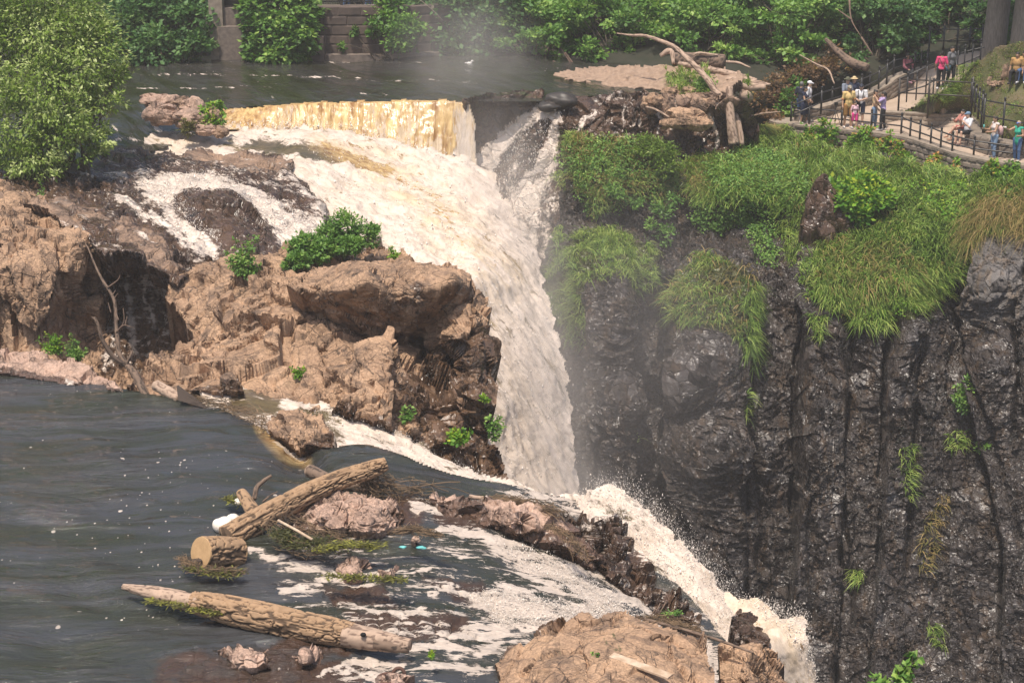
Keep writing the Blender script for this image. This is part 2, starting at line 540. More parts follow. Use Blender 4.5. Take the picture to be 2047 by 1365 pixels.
def mat_water(name, base=(0.016, 0.014, 0.009), bedcol=(0.085, 0.05, 0.034), ripple=0.35, fleck=0.0, rip_sc=(1, 1), foamcol=FOAM, rough=0.05, mott=.75, fsc=2.2, fr=(.36, .70)):
    """river water; attributes: foam, amber (thin brown sheet), bed (rock close under the surface), flow (coordinates along the current)"""
    t = NT(name); g = t.geo(); fl = t.attr('flow', True)
    bed = t.attr('bed')
    bn = t.noise(g, 3.0, 6, 0.65)
    bc = t.mix(bn, bedcol, t.mix(1.0, bedcol, (0.35, 0.35, 0.35), 'MULTIPLY'))
    bf = t.rng(t.math('ADD', bed, t.math('MULTIPLY_ADD', t.noise(g, 1.6, 5, 0.6), 0.8, -0.4)), 0.3, 0.7)
    mk = t.rng(t.noise(t.scale(fl, (1.0, 1.6, 1.0)), 0.55, 5, 0.6, .8), .40, .62)
    col = t.mix(bf, t.mix(mk, base, (base[0] * .62, base[1] * .66, base[2] * .42)), bc)
    an = t.noise(fl, 5.0, 6, 0.65)
    am = t.mix(t.rng(an, .30, .68), (0.24, 0.115, 0.035), (0.64, 0.45, 0.20))
    af = t.attr('amber')
    col = t.mix(af, col, am)
    ff = foam_factor(t, fl, 1.0, fsc, *fr)
    ff = t.math('MULTIPLY', ff, t.rng(t.attr('foam'), 0.02, 0.15))
    if fleck:
        v = t.voro(t.scale(g, (1.0, 0.75, 1.0)), 3.4)
        big = t.math('LESS_THAN', v.outputs['Distance'], t.math('MULTIPLY', t.n('ShaderNodeSeparateColor').outputs[0], 1.0)) if False else None
        sep = t.n('ShaderNodeSeparateColor'); t.t.links.new(v.outputs['Color'], sep.inputs[0])
        siz = t.rng(sep.outputs[0], 0.55, 1.0, 0.0, 0.16)
        fk = t.math('LESS_THAN', t.math('ADD', v.outputs['Distance'], t.math('MULTIPLY_ADD', t.noise(g, 12, 3, 0.6), 0.16, -0.08)), siz)
        v2 = t.voro(t.scale(g, (1.0, 0.6, 1.0)), 11.0)
        sep2 = t.n('ShaderNodeSeparateColor'); t.t.links.new(v2.outputs['Color'], sep2.inputs[0])
        fk2 = t.math('LESS_THAN', v2.outputs['Distance'], t.rng(sep2.outputs[0], 0.8, 1.0, 0.0, 0.22))
        fm = t.rng(t.math('ADD', t.noise(t.scale(g, (0.5, 0.9, 1)), 0.55, 4, 0.65), t.math('MULTIPLY', t.attr('fleck'), 0.3)), 0.5, 0.66)
        ff = t.math('MAXIMUM', ff, t.math('MULTIPLY', t.math('MAXIMUM', fk, fk2), t.math('MULTIPLY', fm, fleck)))
    fcol = t.mix(t.rng(t.noise(fl, 1.1, 6, 0.7), 0.38, 0.66), foamcol, t.mix(0.85, foamcol, (0.58, 0.42, 0.22)))
    fcol = t.mix(t.math('MULTIPLY', af, 0.8), foamcol, fcol)
    fcol = t.mix(t.rng(t.noise(fl, 2.6, 8, 0.78, .8), 0.44, 0.64, 0, mott), fcol, t.mix(1.0, fcol, (0.60, 0.57, 0.52), 'MULTIPLY'))
    col = t.mix(ff, col, fcol)
    rg = t.mixf(ff, t.mixf(af, rough, 0.2), 0.6)
    h = t.math('ADD', t.math('MULTIPLY', t.noise(fl, 3.0 * rip_sc[0], 5, 0.6, 0.5), 1.0), t.math('MULTIPLY', t.noise(fl, 14.0 * rip_sc[1], 4, 0.6), 0.22))
    h = t.math('MULTIPLY', h, t.math('MULTIPLY_ADD', ff, -.8, 1.0))
    h = t.math('MULTIPLY', h, t.rng(t.noise(g, .35, 3, .5), .35, .65, .35, 1.3))
    h = t.math('ADD', h, t.math('MULTIPLY', t.noise(fl, 1.1, 3, .5, .6), 1.6))
    h = t.math('ADD', h, t.math('MULTIPLY', t.math('MULTIPLY', t.noise(fl, 9.0, 6, 0.7), ff), .7))
    return t.done(t.pbr(col, rg, t.bump(h, ripple, 0.16), ior=1.42))
def mat_simple(name, c1, c2=None, rough=0.7, sc=8.0, metal=0.0, bump=0.0, stretch=(1, 1, 1)):
    t = NT(name)
    oc = t.n('ShaderNodeTexCoord').outputs['Object']
    vec = t.scale(oc, stretch)
    n = t.noise(vec, sc, 5, 0.62)
    col = t.mix(t.rng(n, 0.3, 0.7), c1, c2 or tuple(x * 0.7 for x in c1))
    return t.done(t.pbr(col, rough, t.bump(n, bump, 0.03) if bump else None, metal))
def mat_leaf(name, dark, mid, light, rough=0.5, trans=0.28):
    t = NT(name)
    ti = t.attr('tint')
    col = t.mix(t.rng(ti, 0.0, 0.55, smooth=False), dark, mid)
    col = t.mix(t.rng(ti, 0.55, 1.0, smooth=False), col, light)
    a = t.pbr(col, rough, spec=0.3)
    b = t.n('ShaderNodeBsdfTranslucent'); t.put(b.inputs[0], t.mix(1.0, col, (1.1, 1.25, 0.6), 'MULTIPLY'))
    m = t.n('ShaderNodeMixShader'); m.inputs[0].default_value = trans
    t.t.links.new(a, m.inputs[1]); t.t.links.new(b.outputs[0], m.inputs[2])
    return t.done(m.outputs[0])
def mat_bark(name, hi, lo, sc=6.0, rough=0.85):
    t = NT(name)
    g = t.attr('groove')
    oc = t.geo()
    n = t.noise(oc, sc, 6, 0.65)
    col = t.mix(t.rng(n, 0.3, 0.7), hi, tuple(x * 0.72 for x in hi))
    col = t.mix(t.rng(g, 0.15, 0.7), lo, col)
    return t.done(t.pbr(col, rough, t.bump(t.noise(oc, 40, 4, 0.6), 0.4, 0.01)))

M = {}
M['tan'] = mat_rock('tan_basalt', (0.44, 0.285, 0.180), (0.335, 0.213, 0.135), (0.155, 0.102, 0.07))
M['pink'] = mat_rock('pink_basalt', (0.49, 0.34, 0.265), (0.41, 0.275, 0.21), (0.27, 0.185, 0.145))
M['brown'] = mat_rock('brown_basalt', (0.34, 0.225, 0.155), (0.24, 0.16, 0.115), (0.10, 0.07, 0.055))
M['cliff'] = mat_rock('wet_cliff_basalt', (0.150, 0.137, 0.130), (0.105, 0.096, 0.092), (0.165, 0.122, 0.085), rough=0.7, bump=1.0, wetdark=.5, squash=1.25, wetrough=.26, bdist=1.05, k2=.5, k3=1.3)
M['river'] = mat_water('river_water', base=(.046, .047, .050), fleck=1.0, ripple=1.0, mott=.35, fsc=3.2, fr=(.47, .62))
M['pool'] = mat_water('pool_water', base=(.042, .040, .038), fleck=0.6, ripple=0.42, rip_sc=(0.8, 0.6))
M['rapid'] = mat_water('rapid_water', base=(0.014, 0.013, 0.010), ripple=0.8)
M['fall'] = mat_water('falling_water', base=(0.07, 0.062, 0.05), ripple=0.38, rough=0.3)
M['weir'] = mat_water('weir_sheet', base=(0.4, 0.26, 0.08), ripple=0.6, rough=0.25)
M['soil'] = mat_simple('bank_soil', (0.03, 0.028, 0.017), (0.016, 0.02, 0.009), 0.95, 1.5, bump=0.4)
M['gravel'] = mat_simple('gravel_bar', (0.34, 0.235, 0.165), (0.22, 0.15, 0.105), 0.95, 5.0, bump=0.8)
M['path'] = mat_simple('worn_path', (0.42, 0.325, 0.25), (0.34, 0.26, 0.195), 0.9, 1.2, bump=0.1)
M['lawn'] = mat_simple('lawn_soil', (0.14, 0.10, 0.06), (0.07, 0.085, 0.025), 0.95, 0.9, bump=0.3)
M['grass'] = mat_leaf('cliff_grass', (0.065, 0.12, 0.022), (0.19, 0.31, 0.05), (0.40, 0.47, 0.13), 0.45, 0.3)
M['hay'] = mat_leaf('dry_grass', (0.12, 0.13, 0.03), (0.29, 0.215, 0.08), (0.46, 0.32, 0.14), 0.6, 0.25)
M['leaf_willow'] = mat_leaf('willow_leaf', (0.055, 0.11, 0.012), (0.17, 0.26, 0.03), (0.46, 0.52, 0.22))
M['leaf_deep'] = mat_leaf('deep_leaf', (0.034, 0.09, 0.026), (0.095, 0.20, 0.054), (0.23, 0.33, 0.12))
M['leaf_mid'] = mat_leaf('mid_leaf', (0.05, 0.125, 0.022), (0.145, 0.28, 0.05), (0.33, 0.45, 0.11))
M['leaf_bright'] = mat_leaf('bright_leaf', (0.061, 0.166, 0.018), (0.158, 0.315, 0.026), (0.420, 0.473, 0.052))
M['leaf_ivy'] = mat_leaf('ivy_leaf', (0.070, 0.175, 0.021), (0.175, 0.333, 0.026), (0.560, 0.201, 0.088))
M['leaf_brown'] = mat_leaf('withered_leaf', (0.084, 0.048, 0.026), (0.180, 0.102, 0.048), (0.324, 0.204, 0.072))
M['twig'] = mat_simple('twig_bark', (0.10, 0.075, 0.05), (0.05, 0.04, 0.03), 0.9, 12)
M['trunk'] = mat_simple('trunk_bark', (0.30, 0.245, 0.195), (0.18, 0.145, 0.115), 0.95, 6, bump=0.6, stretch=(3, 3, 0.5))
M['bark'] = mat_bark('furrowed_bark', (0.37, 0.235, 0.135), (0.085, 0.052, 0.03))
M['drift'] = mat_bark('weathered_wood', (0.45, 0.32, 0.235), (0.16, 0.105, 0.075))
M['drift_dark'] = mat_bark('dark_driftwood', (0.20, 0.135, 0.095), (0.05, 0.034, 0.025))
M['cut'] = mat_simple('sawn_wood', (0.50, 0.32, 0.165), (0.40, 0.25, 0.12), 0.8, 9)
M['plank'] = mat_simple('bleached_plank', (0.60, 0.47, 0.35), (0.36, 0.24, 0.15), 0.85, 5, stretch=(1, 1, 1))
M['thatch'] = mat_bark('drift_fibre', (0.26, 0.17, 0.095), (0.06, 0.042, 0.026), 14)
M['weed'] = mat_leaf('stranded_weed', (0.04, 0.045, 0.014), (0.10, 0.095, 0.028), (0.26, 0.26, 0.04), 0.6, 0.2)
M['stone'] = mat_simple('wall_stone', (0.23, 0.185, 0.145), (0.12, 0.10, 0.082), 0.92, 3.5, bump=0.5)
M['stone_dark'] = mat_simple('old_wall_stone', (0.125, 0.09, 0.072), (0.07, 0.052, 0.044), 0.92, 2.0, bump=0.5)
M['coping'] = mat_simple('wall_coping', (0.30, 0.245, 0.19), (0.20, 0.16, 0.125), 0.92, 4.5, bump=0.4)
M['concrete'] = mat_simple('aged_concrete', (0.21, 0.165, 0.135), (0.12, 0.095, 0.08), 0.92, 5.0, bump=0.5)
M['iron'] = mat_simple('black_iron', (0.018, 0.018, 0.020), (0.03, 0.027, 0.025), 0.4, 9)
M['iron_worn'] = mat_simple('worn_iron', (0.045, 0.035, 0.028), (0.025, 0.022, 0.02), 0.5, 9)
M['rust'] = mat_simple('rusty_iron', (0.13, 0.06, 0.04), (0.07, 0.04, 0.03), 0.8, 30, bump=0.3)
M['void'] = mat_simple('dark_opening', (0.006, 0.006, 0.006), (0.004, 0.004, 0.004), 0.9, 3)
M['foamlump'] = mat_simple('foam_scum', (0.80, 0.73, 0.65), (0.66, 0.58, 0.49), 0.7, 14, bump=0.5)
M['white'] = mat_simple('white_plastic', (0.75, 0.72, 0.68), (0.6, 0.57, 0.53), 0.5, 10)
M['teal'] = mat_simple('teal_plastic', (0.10, 0.38, 0.38), (0.16, 0.5, 0.47), 0.4, 9)
M['spray'] = mat_simple('spray_drops', (0.84, 0.76, 0.69), (0.78, 0.70, 0.62), 0.4, 9)
# ---------------------------------------------------------------- rock and water surfaces
def rockdisp(s1=0.8, a1=0.16, s2=0.28, a2=0.05, vert=1.0, seed=3, low=0.25, lows=2.5, crack=0.6):
    def f(P, N, U, V):
        p = P * np.array([1, 1, vert])
        w = p + 0.10 * s1 * np.stack([fbm(p / s1 * 1.3, 3, seed + k) for k in (61, 62, 63)], -1)
        d = .35 * low * fbm(p / lows, 2, seed) + 1.5 * a1 * facets(w / (2.3 * s1), seed + 25, 2.0, .15, .04) + .85 * a1 * facets(w / s1, seed + 5, 2.4, crack * .6, 0.05)
        md = sstep(-.25, .3, fbm(p / 1.6, 2, seed + 71)) * 1.3 + .12
        d = d + a2 * md * facets(w / s2, seed + 9, 2.2, crack * .3, 0.10)
        return d
    return f
def foamdisp(amp=0.12, size=0.5, flow=(1, 0, 0), st=0.4, seed=5, base=0.02):
    f = np.array(flow, float); f /= np.linalg.norm(f)
    t1 = np.cross(f, [0, 0, 1]); t1 /= np.linalg.norm(t1); t2 = np.cross(t1, f)
    def coords(P): return np.stack([P @ f * st, P @ t1, P @ t2], -1)
    def g(P, fo):
        c = coords(P) / size
        r = ridged(c + 0.4 * fbm(c * 0.7, 3, seed + 3)[..., None], 5, seed) - 0.62
        return fo * amp * 2.2 * r + base * fbm(c * 0.8, 3, seed + 9)
    return g

# --- near river and its ledge ------------------------------------------------------
FLOW_R = (1, 0.12, -0.03)
river_poly = [(-80, 737), (60, 742), (140, 758), (250, 776), (330, 790), (440, 818), (505, 842), (548, 872), (575, 898), (604, 915),
              (640, 897), (690, 890), (745, 891), (790, 903), (832, 922), (900, 944), (1000, 966), (1080, 986), (1160, 1004), (1215, 1030),
              (1290, 1090), (1350, 1160), (1410, 1225), (1450, 1280), (1475, 1420), (-80, 1420)]
river_ctrl = [(0, 740, 'z', 0), (250, 776, 'z', 0.0), (400, 806, 'z', 0), (540, 868, 'z', -.10), (602, 913, 'z', -.42), (560, 900, 'z', -.12),
              (640, 897, 'z', .02), (740, 893, 'z', .10), (832, 924, 'z', -.1), (950, 957, 'z', -.5), (1080, 988, 'z', -1.0), (1160, 1006, 'z', -1.35),
              (700, 945, 'z', .06), (500, 930, 'z', 0), (500, 1000, 'z', 0), (500, 1200, 'z', 0), (100, 1300, 'z', 0), (100, 1000, 'z', 0), (300, 900, 'z', 0),
              (700, 1150, 'z', -.1), (900, 1100, 'z', -.22), (1000, 1085, 'z', -.4), (1100, 1150, 'z', -.8), (1200, 1185, 'z', -1.2),
              (1300, 1235, 'z', -1.8), (1400, 1290, 'z', -2.4), (900, 1250, 'z', -.3), (1000, 1250, 'z', -.5), (1150, 1245, 'z', -.8),
              (1000, 1340, 'z', -.4), (850, 1340, 'z', -.2), (600, 1340, 'z', 0), (300, 1400, 'z', 0), (1000, 1020, 'z', -.35), (850, 985, 'z', -.05)]
rapid_region = [(560, 1100), (650, 1060), (830, 1060), (860, 1000), (1000, 985), (1170, 1000), (1480, 1260), (1480, 1420), (700, 1420), (800, 1310), (640, 1250), (560, 1180)]
rf = [  # white streaks: (points with half width)
    [(1000, 1095, 26), (1060, 1130, 40), (1130, 1160, 48), (1210, 1210, 52), (1260, 1250, 40)],
    [(1000, 1085, 18), (960, 1070, 14), (900, 1062, 10)],
    [(960, 1195, 34), (1020, 1215, 60), (1100, 1235, 60), (1180, 1225, 50), (1240, 1240, 40)],
    [(880, 1270, 12), (960, 1262, 34), (1050, 1250, 50), (1130, 1240, 40)],
    [(480, 1100, 8), (540, 1112, 12), (600, 1130, 14), (660, 1146, 12), (760, 1150, 10), (860, 1140, 8)],
    [(560, 1185, 8), (620, 1168, 13), (680, 1160, 14), (740, 1168, 10)],
    [(820, 1008, 8), (880, 1020, 12), (930, 1014, 10)],
    [(870, 1062, 8), (920, 1068, 14), (990, 1075, 18), (1040, 1090, 20)],
    [(700, 1352, 26), (760, 1345, 30), (800, 1330, 14)],
    [(800, 1300, 10), (880, 1290, 14), (960, 1300, 14), (1000, 1280, 12)],
    [(820, 1340, 8), (900, 1332, 12), (980, 1336, 12)],
    [(700, 1215, 6), (790, 1230, 12), (850, 1222, 8)],
    [(640, 1352, 6), (700, 1320, 9), (790, 1322, 9)],
    [(960, 1190, 10), (900, 1180, 8), (860, 1190, 6)],
    [(1150, 1090, 14), (1200, 1140, 24), (1250, 1190, 30), (1300, 1240, 30)],
    [(1020, 985, 8), (1080, 998, 14), (1150, 1015, 20), (1210, 1040, 20)],
    [(1360, 1230, 20), (1410, 1290, 30), (1420, 1400, 40)], [(1395, 1290, 40), (1420, 1400, 50)],
]
def river_foam(P, N, U, V):
    Uw, Vw = wob(U, V, 10, 30, 4)
    f = np.zeros(U.shape)
    for k, b in enumerate(rf): f = np.maximum(f, band([(x, y, w * 1.7) for x, y, w in b], Uw, Vw) * 0.88)
    f = np.maximum(f, 0.34 * soft(rapid_region, U, V, 60))
    f = np.maximum(f, 0.8 * band([(548, 878, 10), (575, 900, 16), (604, 915, 20)], U, V))
    return f
bedp = [[(640, 1180), (760, 1170), (800, 1210), (660, 1215)], [(850, 1155), (960, 1165), (1010, 1215), (985, 1225), (900, 1195)],
        [(690, 1235), (830, 1215), (930, 1235), (950, 1270), (840, 1290), (720, 1275)], [(600, 1270), (760, 1290), (700, 1310), (500, 1300)],
        [(860, 1020), (1010, 1010), (1060, 1060), (900, 1055)], [(300, 1310), (560, 1280), (760, 1320), (700, 1400), (300, 1400)], [(760, 1000), (830, 985), (870, 1010), (830, 1050), (760, 1030)]]
def river_bed(P, N, U, V):
    Uw, Vw = wob(U, V, 14, 40, 8)
    b = np.zeros(U.shape)
    for k, q in enumerate(bedp): b = np.maximum(b, soft(q, Uw, Vw, 40) * (0.62 if k in (5,) else 1.0))
    return b
_fd = foamdisp(0.10, 0.30, FLOW_R, 0.35, 5, 0.012)
def river_disp(P, N, U, V):
    fo = river_foam(P, N, U, V)
    b = river_bed(P, N, U, V)
    rr = soft(rapid_region, U, V, 80)
    c = P * np.array([0.55, 1.5, 1])
    d = _fd(P, np.clip(fo - 0.12, 0, 1))
    d = d + (0.07 + 0.005 * rr) * fbm(P * np.array([.34, 1.0, 1]) / 0.42 + .5 * fbm(P / 2.5, 2, 22)[..., None], 3, 21) + 0.03 * rr * ridged(P * np.array([.5, 1.3, 1]) / 0.3, 3, 31)
    d = d + np.where(b > 0.02, b * (0.12 * fbm(P / 0.5, 3, 77) + 0.07 * facets(P / 0.35, 44, 1.0, 0.5)), 0)
    flow_swirl = 0.02 * np.sin((P[..., 1] * 1.2 + 0.9 * P[..., 0] + 1.3 * fbm(P / 3.0, 2, 91)) * 2.4)
    return d + flow_swirl * (1 - rr)
river = relief('river', river_poly, river_ctrl, M['river'], 2.5, river_disp,
               {'foam': river_foam, 'bed': river_bed, 'amber': lambda P, N, U, V: band([(520, 850, 18), (548, 878, 26), (585, 905, 30), (606, 918, 20)], U, V),
                'fleck': lambda P, N, U, V: 1.0 * band([(250, 1070, 120), (330, 1150, 110), (280, 960, 90), (420, 1000, 60), (430, 1060, 60)], U, V) - 1.5 * soft(rapid_region, U, V, 80)},
               tps=False, skirt=(0, 0.6, -1.2), flow=FLOW_R, stretch=0.3, kind='structure')

# --- white side channel that runs behind the hump ------------------------------------
chan_poly = [(395, 778), (470, 772), (560, 796), (650, 806), (760, 846), (840, 886), (905, 924), (980, 950), (1035, 962), (1075, 980), (1120, 1000), (1120, 1040), (980, 1000), (850, 960), (720, 925), (600, 935), (520, 890), (430, 830)]
chan_ctrl = [(440, 790, 'z', -.15), (560, 815, 'z', -.3), (640, 830, 'z', -.4), (740, 870, 'z', -.7), (850, 915, 'z', -1.2), (960, 955, 'z', -1.7), (1060, 985, 'z', -2.1), (600, 905, 'z', -.6), (520, 850, 'z', -.3), (1100, 1030, 'z', -2.4)]
def chan_foam(P, N, U, V):
    f = np.full(U.shape, 0.75)
    f = f - 0.65 * soft([(455, 786), (520, 784), (560, 800), (550, 835), (470, 830)], U, V, 20)
    f = f - 0.35 * soft([(560, 830), (640, 830), (700, 870), (640, 900)], U, V, 30)
    return np.clip(f, 0, 1)
_fc = foamdisp(0.16, 0.35, (1, -0.3, -0.3), 0.5, 15)
chan = relief('side_channel', chan_poly, chan_ctrl, M['fall'], 3.0, lambda P, N, U, V: _fc(P, chan_foam(P, N, U, V)),
              {'foam': chan_foam, 'amber': 0.15}, skirt=(0, .5, -1), jag=5, flow=(1, -.3, -.3), stretch=.4, kind='structure')
# --- foreground fall over the ledge ----------------------------------------------------
f2_poly = [(1095, 992), (1150, 990), (1172, 982), (1200, 972), (1222, 972), (1255, 988), (1300, 1020), (1345, 1058), (1390, 1108), (1425, 1150), (1455, 1190), (1480, 1240), (1515, 1280), (1545, 1340), (1560, 1430), (1400, 1430), (1380, 1300), (1300, 1200), (1210, 1100), (1130, 1040)]
f2_ctrl = [(1130, 1000, 'D', 43.5), (1200, 975, 'D', 43), (1200, 1040, 'D', 42), (1300, 1050, 'D', 42), (1300, 1150, 'D', 40.8), (1400, 1150, 'D', 41), (1400, 1280, 'D', 39.8), (1470, 1250, 'D', 40.2), (1440, 1400, 'D', 38.6), (1540, 1400, 'D', 39)]
_f2 = foamdisp(0.20, 0.55, (0.75, -0.35, -0.75), 0.3, 25)
fall2 = relief('near_fall', f2_poly, f2_ctrl, M['fall'], 2.8, lambda P, N, U, V: _f2(P, 1.0),
               {'foam': lambda P, N, U, V: np.clip(0.92 - 0.5 * band([(1190, 1010, 18), (1250, 1035, 22), (1290, 1055, 14)], *wob(U, V, 8, 20, 3)) - 0.35 * band([(1230, 1080, 30), (1330, 1170, 50), (1400, 1240, 50), (1440, 1330, 40)], *wob(U, V, 14, 30, 6)), 0, 1),
                'amber': 0.12}, jag=16, skirt=None, flow=(0.75, -.35, -.75), stretch=.25, kind='structure')
f3_poly = [(1440, 1190), (1490, 1190), (1530, 1205), (1545, 1222), (1575, 1235), (1608, 1232), (1614, 1245), (1618, 1290), (1630, 1350), (1636, 1430), (1490, 1430), (1520, 1290), (1470, 1240)]
f3_ctrl = [(1460, 1195, 'D', 39), (1530, 1215, 'D', 38.6), (1608, 1238, 'D', 38.4), (1550, 1270, 'D', 37.6), (1610, 1270, 'D', 37.8), (1560, 1340, 'D', 37.6), (1625, 1360, 'D', 37.8), (1560, 1420, 'D', 37.8)]
_f3 = foamdisp(0.05, 0.35, (0.3, -0.3, -0.9), 0.5, 35)
fall3 = relief('spillway', f3_poly, f3_ctrl, M['fall'], 2.8, lambda P, N, U, V: _f3(P, 1.0),
               {'foam': lambda P, N, U, V: np.clip(0.66 + 0.4 * band([(1440, 1195, 60), (1530, 1220, 48), (1608, 1240, 40), (1622, 1300, 18), (1632, 1400, 16)], *wob(U, V, 10, 30, 3)) + 0.25 * band([(1520, 1270, 30), (1580, 1400, 60)], U, V), 0, 1),
                'amber': 0.62}, jag=14, skirt=None, flow=(.3, -.3, -.9), stretch=.3, kind='structure')

# --- ledge rocks in the near rapids ----------------------------------------------------
ONE = lambda P, N, U, V: np.ones(U.shape)
def rock(label, poly, ctrl, mat='pink', step=2.6, disp=None, wet=None, moss=None, foam=None, jag=5, skirt=(0, .5, -.8), name='rock', cat='rock', group=None, kind=None, **kw):
    z = lambda P, N, U, V: np.zeros(U.shape)
    return relief(name, poly, ctrl, M[mat], step, disp or rockdisp(0.42, 0.085, 0.16, 0.02, seed=len(label) * 3, low=.12, lows=1.0), {'wet': wet or z, 'moss': moss or z, 'foam': foam or z},
                  jag=jag, skirt=skirt, label=label, cat=None if kind else cat, group=group, kind=kind, smooth=False, **kw)
def lowwet(zc, w=0.15): return lambda P, N, U, V: sstep(zc + w, zc - w, P[..., 2] + 0.08 * fbm(P / 0.3, 3, 5))
ledge_rocks = rock('low fractured pink rock island under the leaning driftwood log',
     [(560, 1035), (590, 1000), (625, 978), (660, 968), (700, 985), (740, 978), (790, 1000), (812, 1030), (800, 1060), (740, 1066), (690, 1062), (640, 1060), (590, 1060)],
     [(560, 1040, 'z', 0), (600, 1000, 'z', .2), (660, 970, 'z', .35), (700, 1000, 'z', .42), (790, 1000, 'z', .2), (812, 1040, 'z', 0), (740, 1050, 'z', .25), (700, 1066, 'z', -.05), (620, 1060, 'z', 0), (650, 1030, 'z', .35)],
     wet=lowwet(0.08, .08))
rock('tan fractured rock with a drift branch on top at the lip of the near fall',
     [(870, 1000), (940, 990), (1010, 1000), (1070, 1010), (1110, 1022), (1150, 1050), (1175, 1085), (1210, 1130), (1180, 1140), (1120, 1090), (1060, 1080), (1000, 1062), (920, 1040), (870, 1030)],
     [(880, 1015, 'z', -.05), (940, 995, 'z', .1), (1010, 1003, 'z', .1), (1080, 1015, 'z', -.05), (1040, 1035, 'z', .12), (1110, 1060, 'z', -.3), (1150, 1090, 'z', -.6), (1000, 1062, 'z', -.35), (1060, 1080, 'z', -.55), (1200, 1130, 'z', -1.1)],
     wet=lambda P, N, U, V: np.clip(1.1 - 1.3 * soft([(965, 1000), (1060, 1005), (1120, 1030), (1130, 1065), (1050, 1060), (980, 1040)], *wob(U, V, 10, 25, 2), 25), 0, 1))
rock('black wet rock ridge between the two near white chutes',
     [(1105, 1030), (1150, 1018), (1200, 1040), (1250, 1075), (1285, 1105), (1310, 1150), (1350, 1190), (1390, 1225), (1405, 1265), (1370, 1262), (1320, 1238), (1265, 1195), (1215, 1155), (1160, 1110), (1110, 1070)],
     [(1120, 1040, 'z', -.6), (1160, 1030, 'z', -.8), (1220, 1065, 'z', -.85), (1280, 1120, 'z', -1.2), (1340, 1190, 'z', -1.6), (1395, 1240, 'z', -2.0), (1200, 1130, 'z', -1.05), (1300, 1215, 'z', -1.7), (1370, 1260, 'z', -2.1)],
     mat='brown', wet=ONE, foam=lambda P, N, U, V: 0.22 * ONE(P, N, U, V) + 0.2 * band([(1180, 1060, 20), (1270, 1100, 20), (1330, 1190, 20)], U, V), disp=rockdisp(0.5, 0.22, 0.2, .06, seed=12, low=.2))
fg_rock = rock('large flat tan rock slab in the foreground with a bleached plank on it',
     [(985, 1330), (1000, 1310), (1020, 1295), (1045, 1285), (1080, 1262), (1115, 1240), (1150, 1225), (1175, 1218), (1195, 1238), (1215, 1222), (1245, 1216), (1280, 1232), (1330, 1245), (1385, 1262), (1405, 1270), (1412, 1300), (1425, 1345), (1440, 1430), (960, 1430), (1000, 1350)],
     [(990, 1325, 'z', -.25), (1080, 1262, 'z', -.1), (1170, 1220, 'z', .1), (1240, 1218, 'z', .25), (1330, 1246, 'z', .2), (1400, 1268, 'z', .1), (1425, 1345, 'z', -.1), (1200, 1280, 'z', .3), (1100, 1310, 'z', .15), (1300, 1320, 'z', .3), (1000, 1400, 'z', .05), (1200, 1400, 'z', .35), (1420, 1400, 'z', 0)],
     mat='tan', disp=rockdisp(0.75, 0.07, 0.22, .018, seed=33, low=.08, lows=1.5, crack=.4), wet=lambda P, N, U, V: band([(975, 1330, 16), (1080, 1262, 8), (1150, 1225, 4)], U, V),
     moss=lambda P, N, U, V: 0.5 * np.maximum(band([(1206, 1265, 8), (1215, 1300, 10), (1240, 1305, 12), (1225, 1260, 8)], U, V), band([(1120, 1312, 12), (1165, 1322, 9)], U, V)), step=2.5)
pillar = rock('tan rock knob standing apart beside the foreground slab',
     [(1436, 1310), (1445, 1290), (1470, 1282), (1500, 1284), (1540, 1300), (1562, 1320), (1578, 1350), (1585, 1430), (1436, 1430)],
     [(1445, 1290, 'D', 33.6), (1500, 1285, 'D', 33.6), (1560, 1320, 'D', 33.4), (1500, 1340, 'D', 32.6), (1440, 1350, 'D', 32.8), (1580, 1400, 'D', 32.6), (1500, 1420, 'D', 31.8)], mat='tan', skirt=(.2, 1.0, -1.5))
rock('small black wet rock wrapped in spray between the two chutes',
     [(1458, 1240), (1475, 1215), (1492, 1220), (1515, 1240), (1533, 1280), (1540, 1330), (1500, 1330), (1470, 1290)],
     [(1475, 1218, 'D', 38.4), (1520, 1250, 'D', 38.2), (1500, 1280, 'D', 37.3), (1480, 1300, 'D', 37.2), (1530, 1320, 'D', 37)], mat='brown', wet=ONE, foam=lambda P, N, U, V: 0.3 * band([(1458, 1240, 30), (1490, 1300, 34)], U, V))
for lab, c in (('flat wet rock breaking the water under the long barkless log end', [(428, 1318), (470, 1295), (540, 1300), (575, 1322), (560, 1338), (480, 1332)]),
               ('grey angular rock beside the small orange branch stub', [(575, 1305), (600, 1292), (640, 1304), (655, 1328), (610, 1330), (582, 1322)])):
    a = np.array(c).mean(0)
    rock(lab, c, [(u, v, 'z', -.05) for u, v in c] + [(a[0], a[1] - 6, 'z', .22), (a[0] - 25, a[1] - 4, 'z', .15)], wet=lowwet(.04, .05), group='rocks breaking the near water', jag=3)
for lab, c in (('small pink rock with a fringe of yellow weed in the rapids', [(665, 1140), (700, 1128), (740, 1138), (725, 1150), (680, 1152)]),
               ('flat pink rock tipped against its weed fringe in the rapids', [(752, 1142), (790, 1132), (812, 1148), (790, 1156), (760, 1152)]),
               ('small brown rock just upstream of the tan fractured rock', [(850, 998), (880, 985), (905, 993), (902, 1005), (865, 1006)]),
               ('small rock under a frayed drift bundle in mid rapids', [(800, 1068), (830, 1060), (862, 1072), (850, 1080), (815, 1078)])):
    a = np.array(c).mean(0)
    rock(lab, c, [(u, v, 'z', -.2) for u, v in c] + [(a[0], a[1] - 3, 'z', .12)], wet=lowwet(-.08, .05), group='rocks breaking the near water', jag=2, step=2)
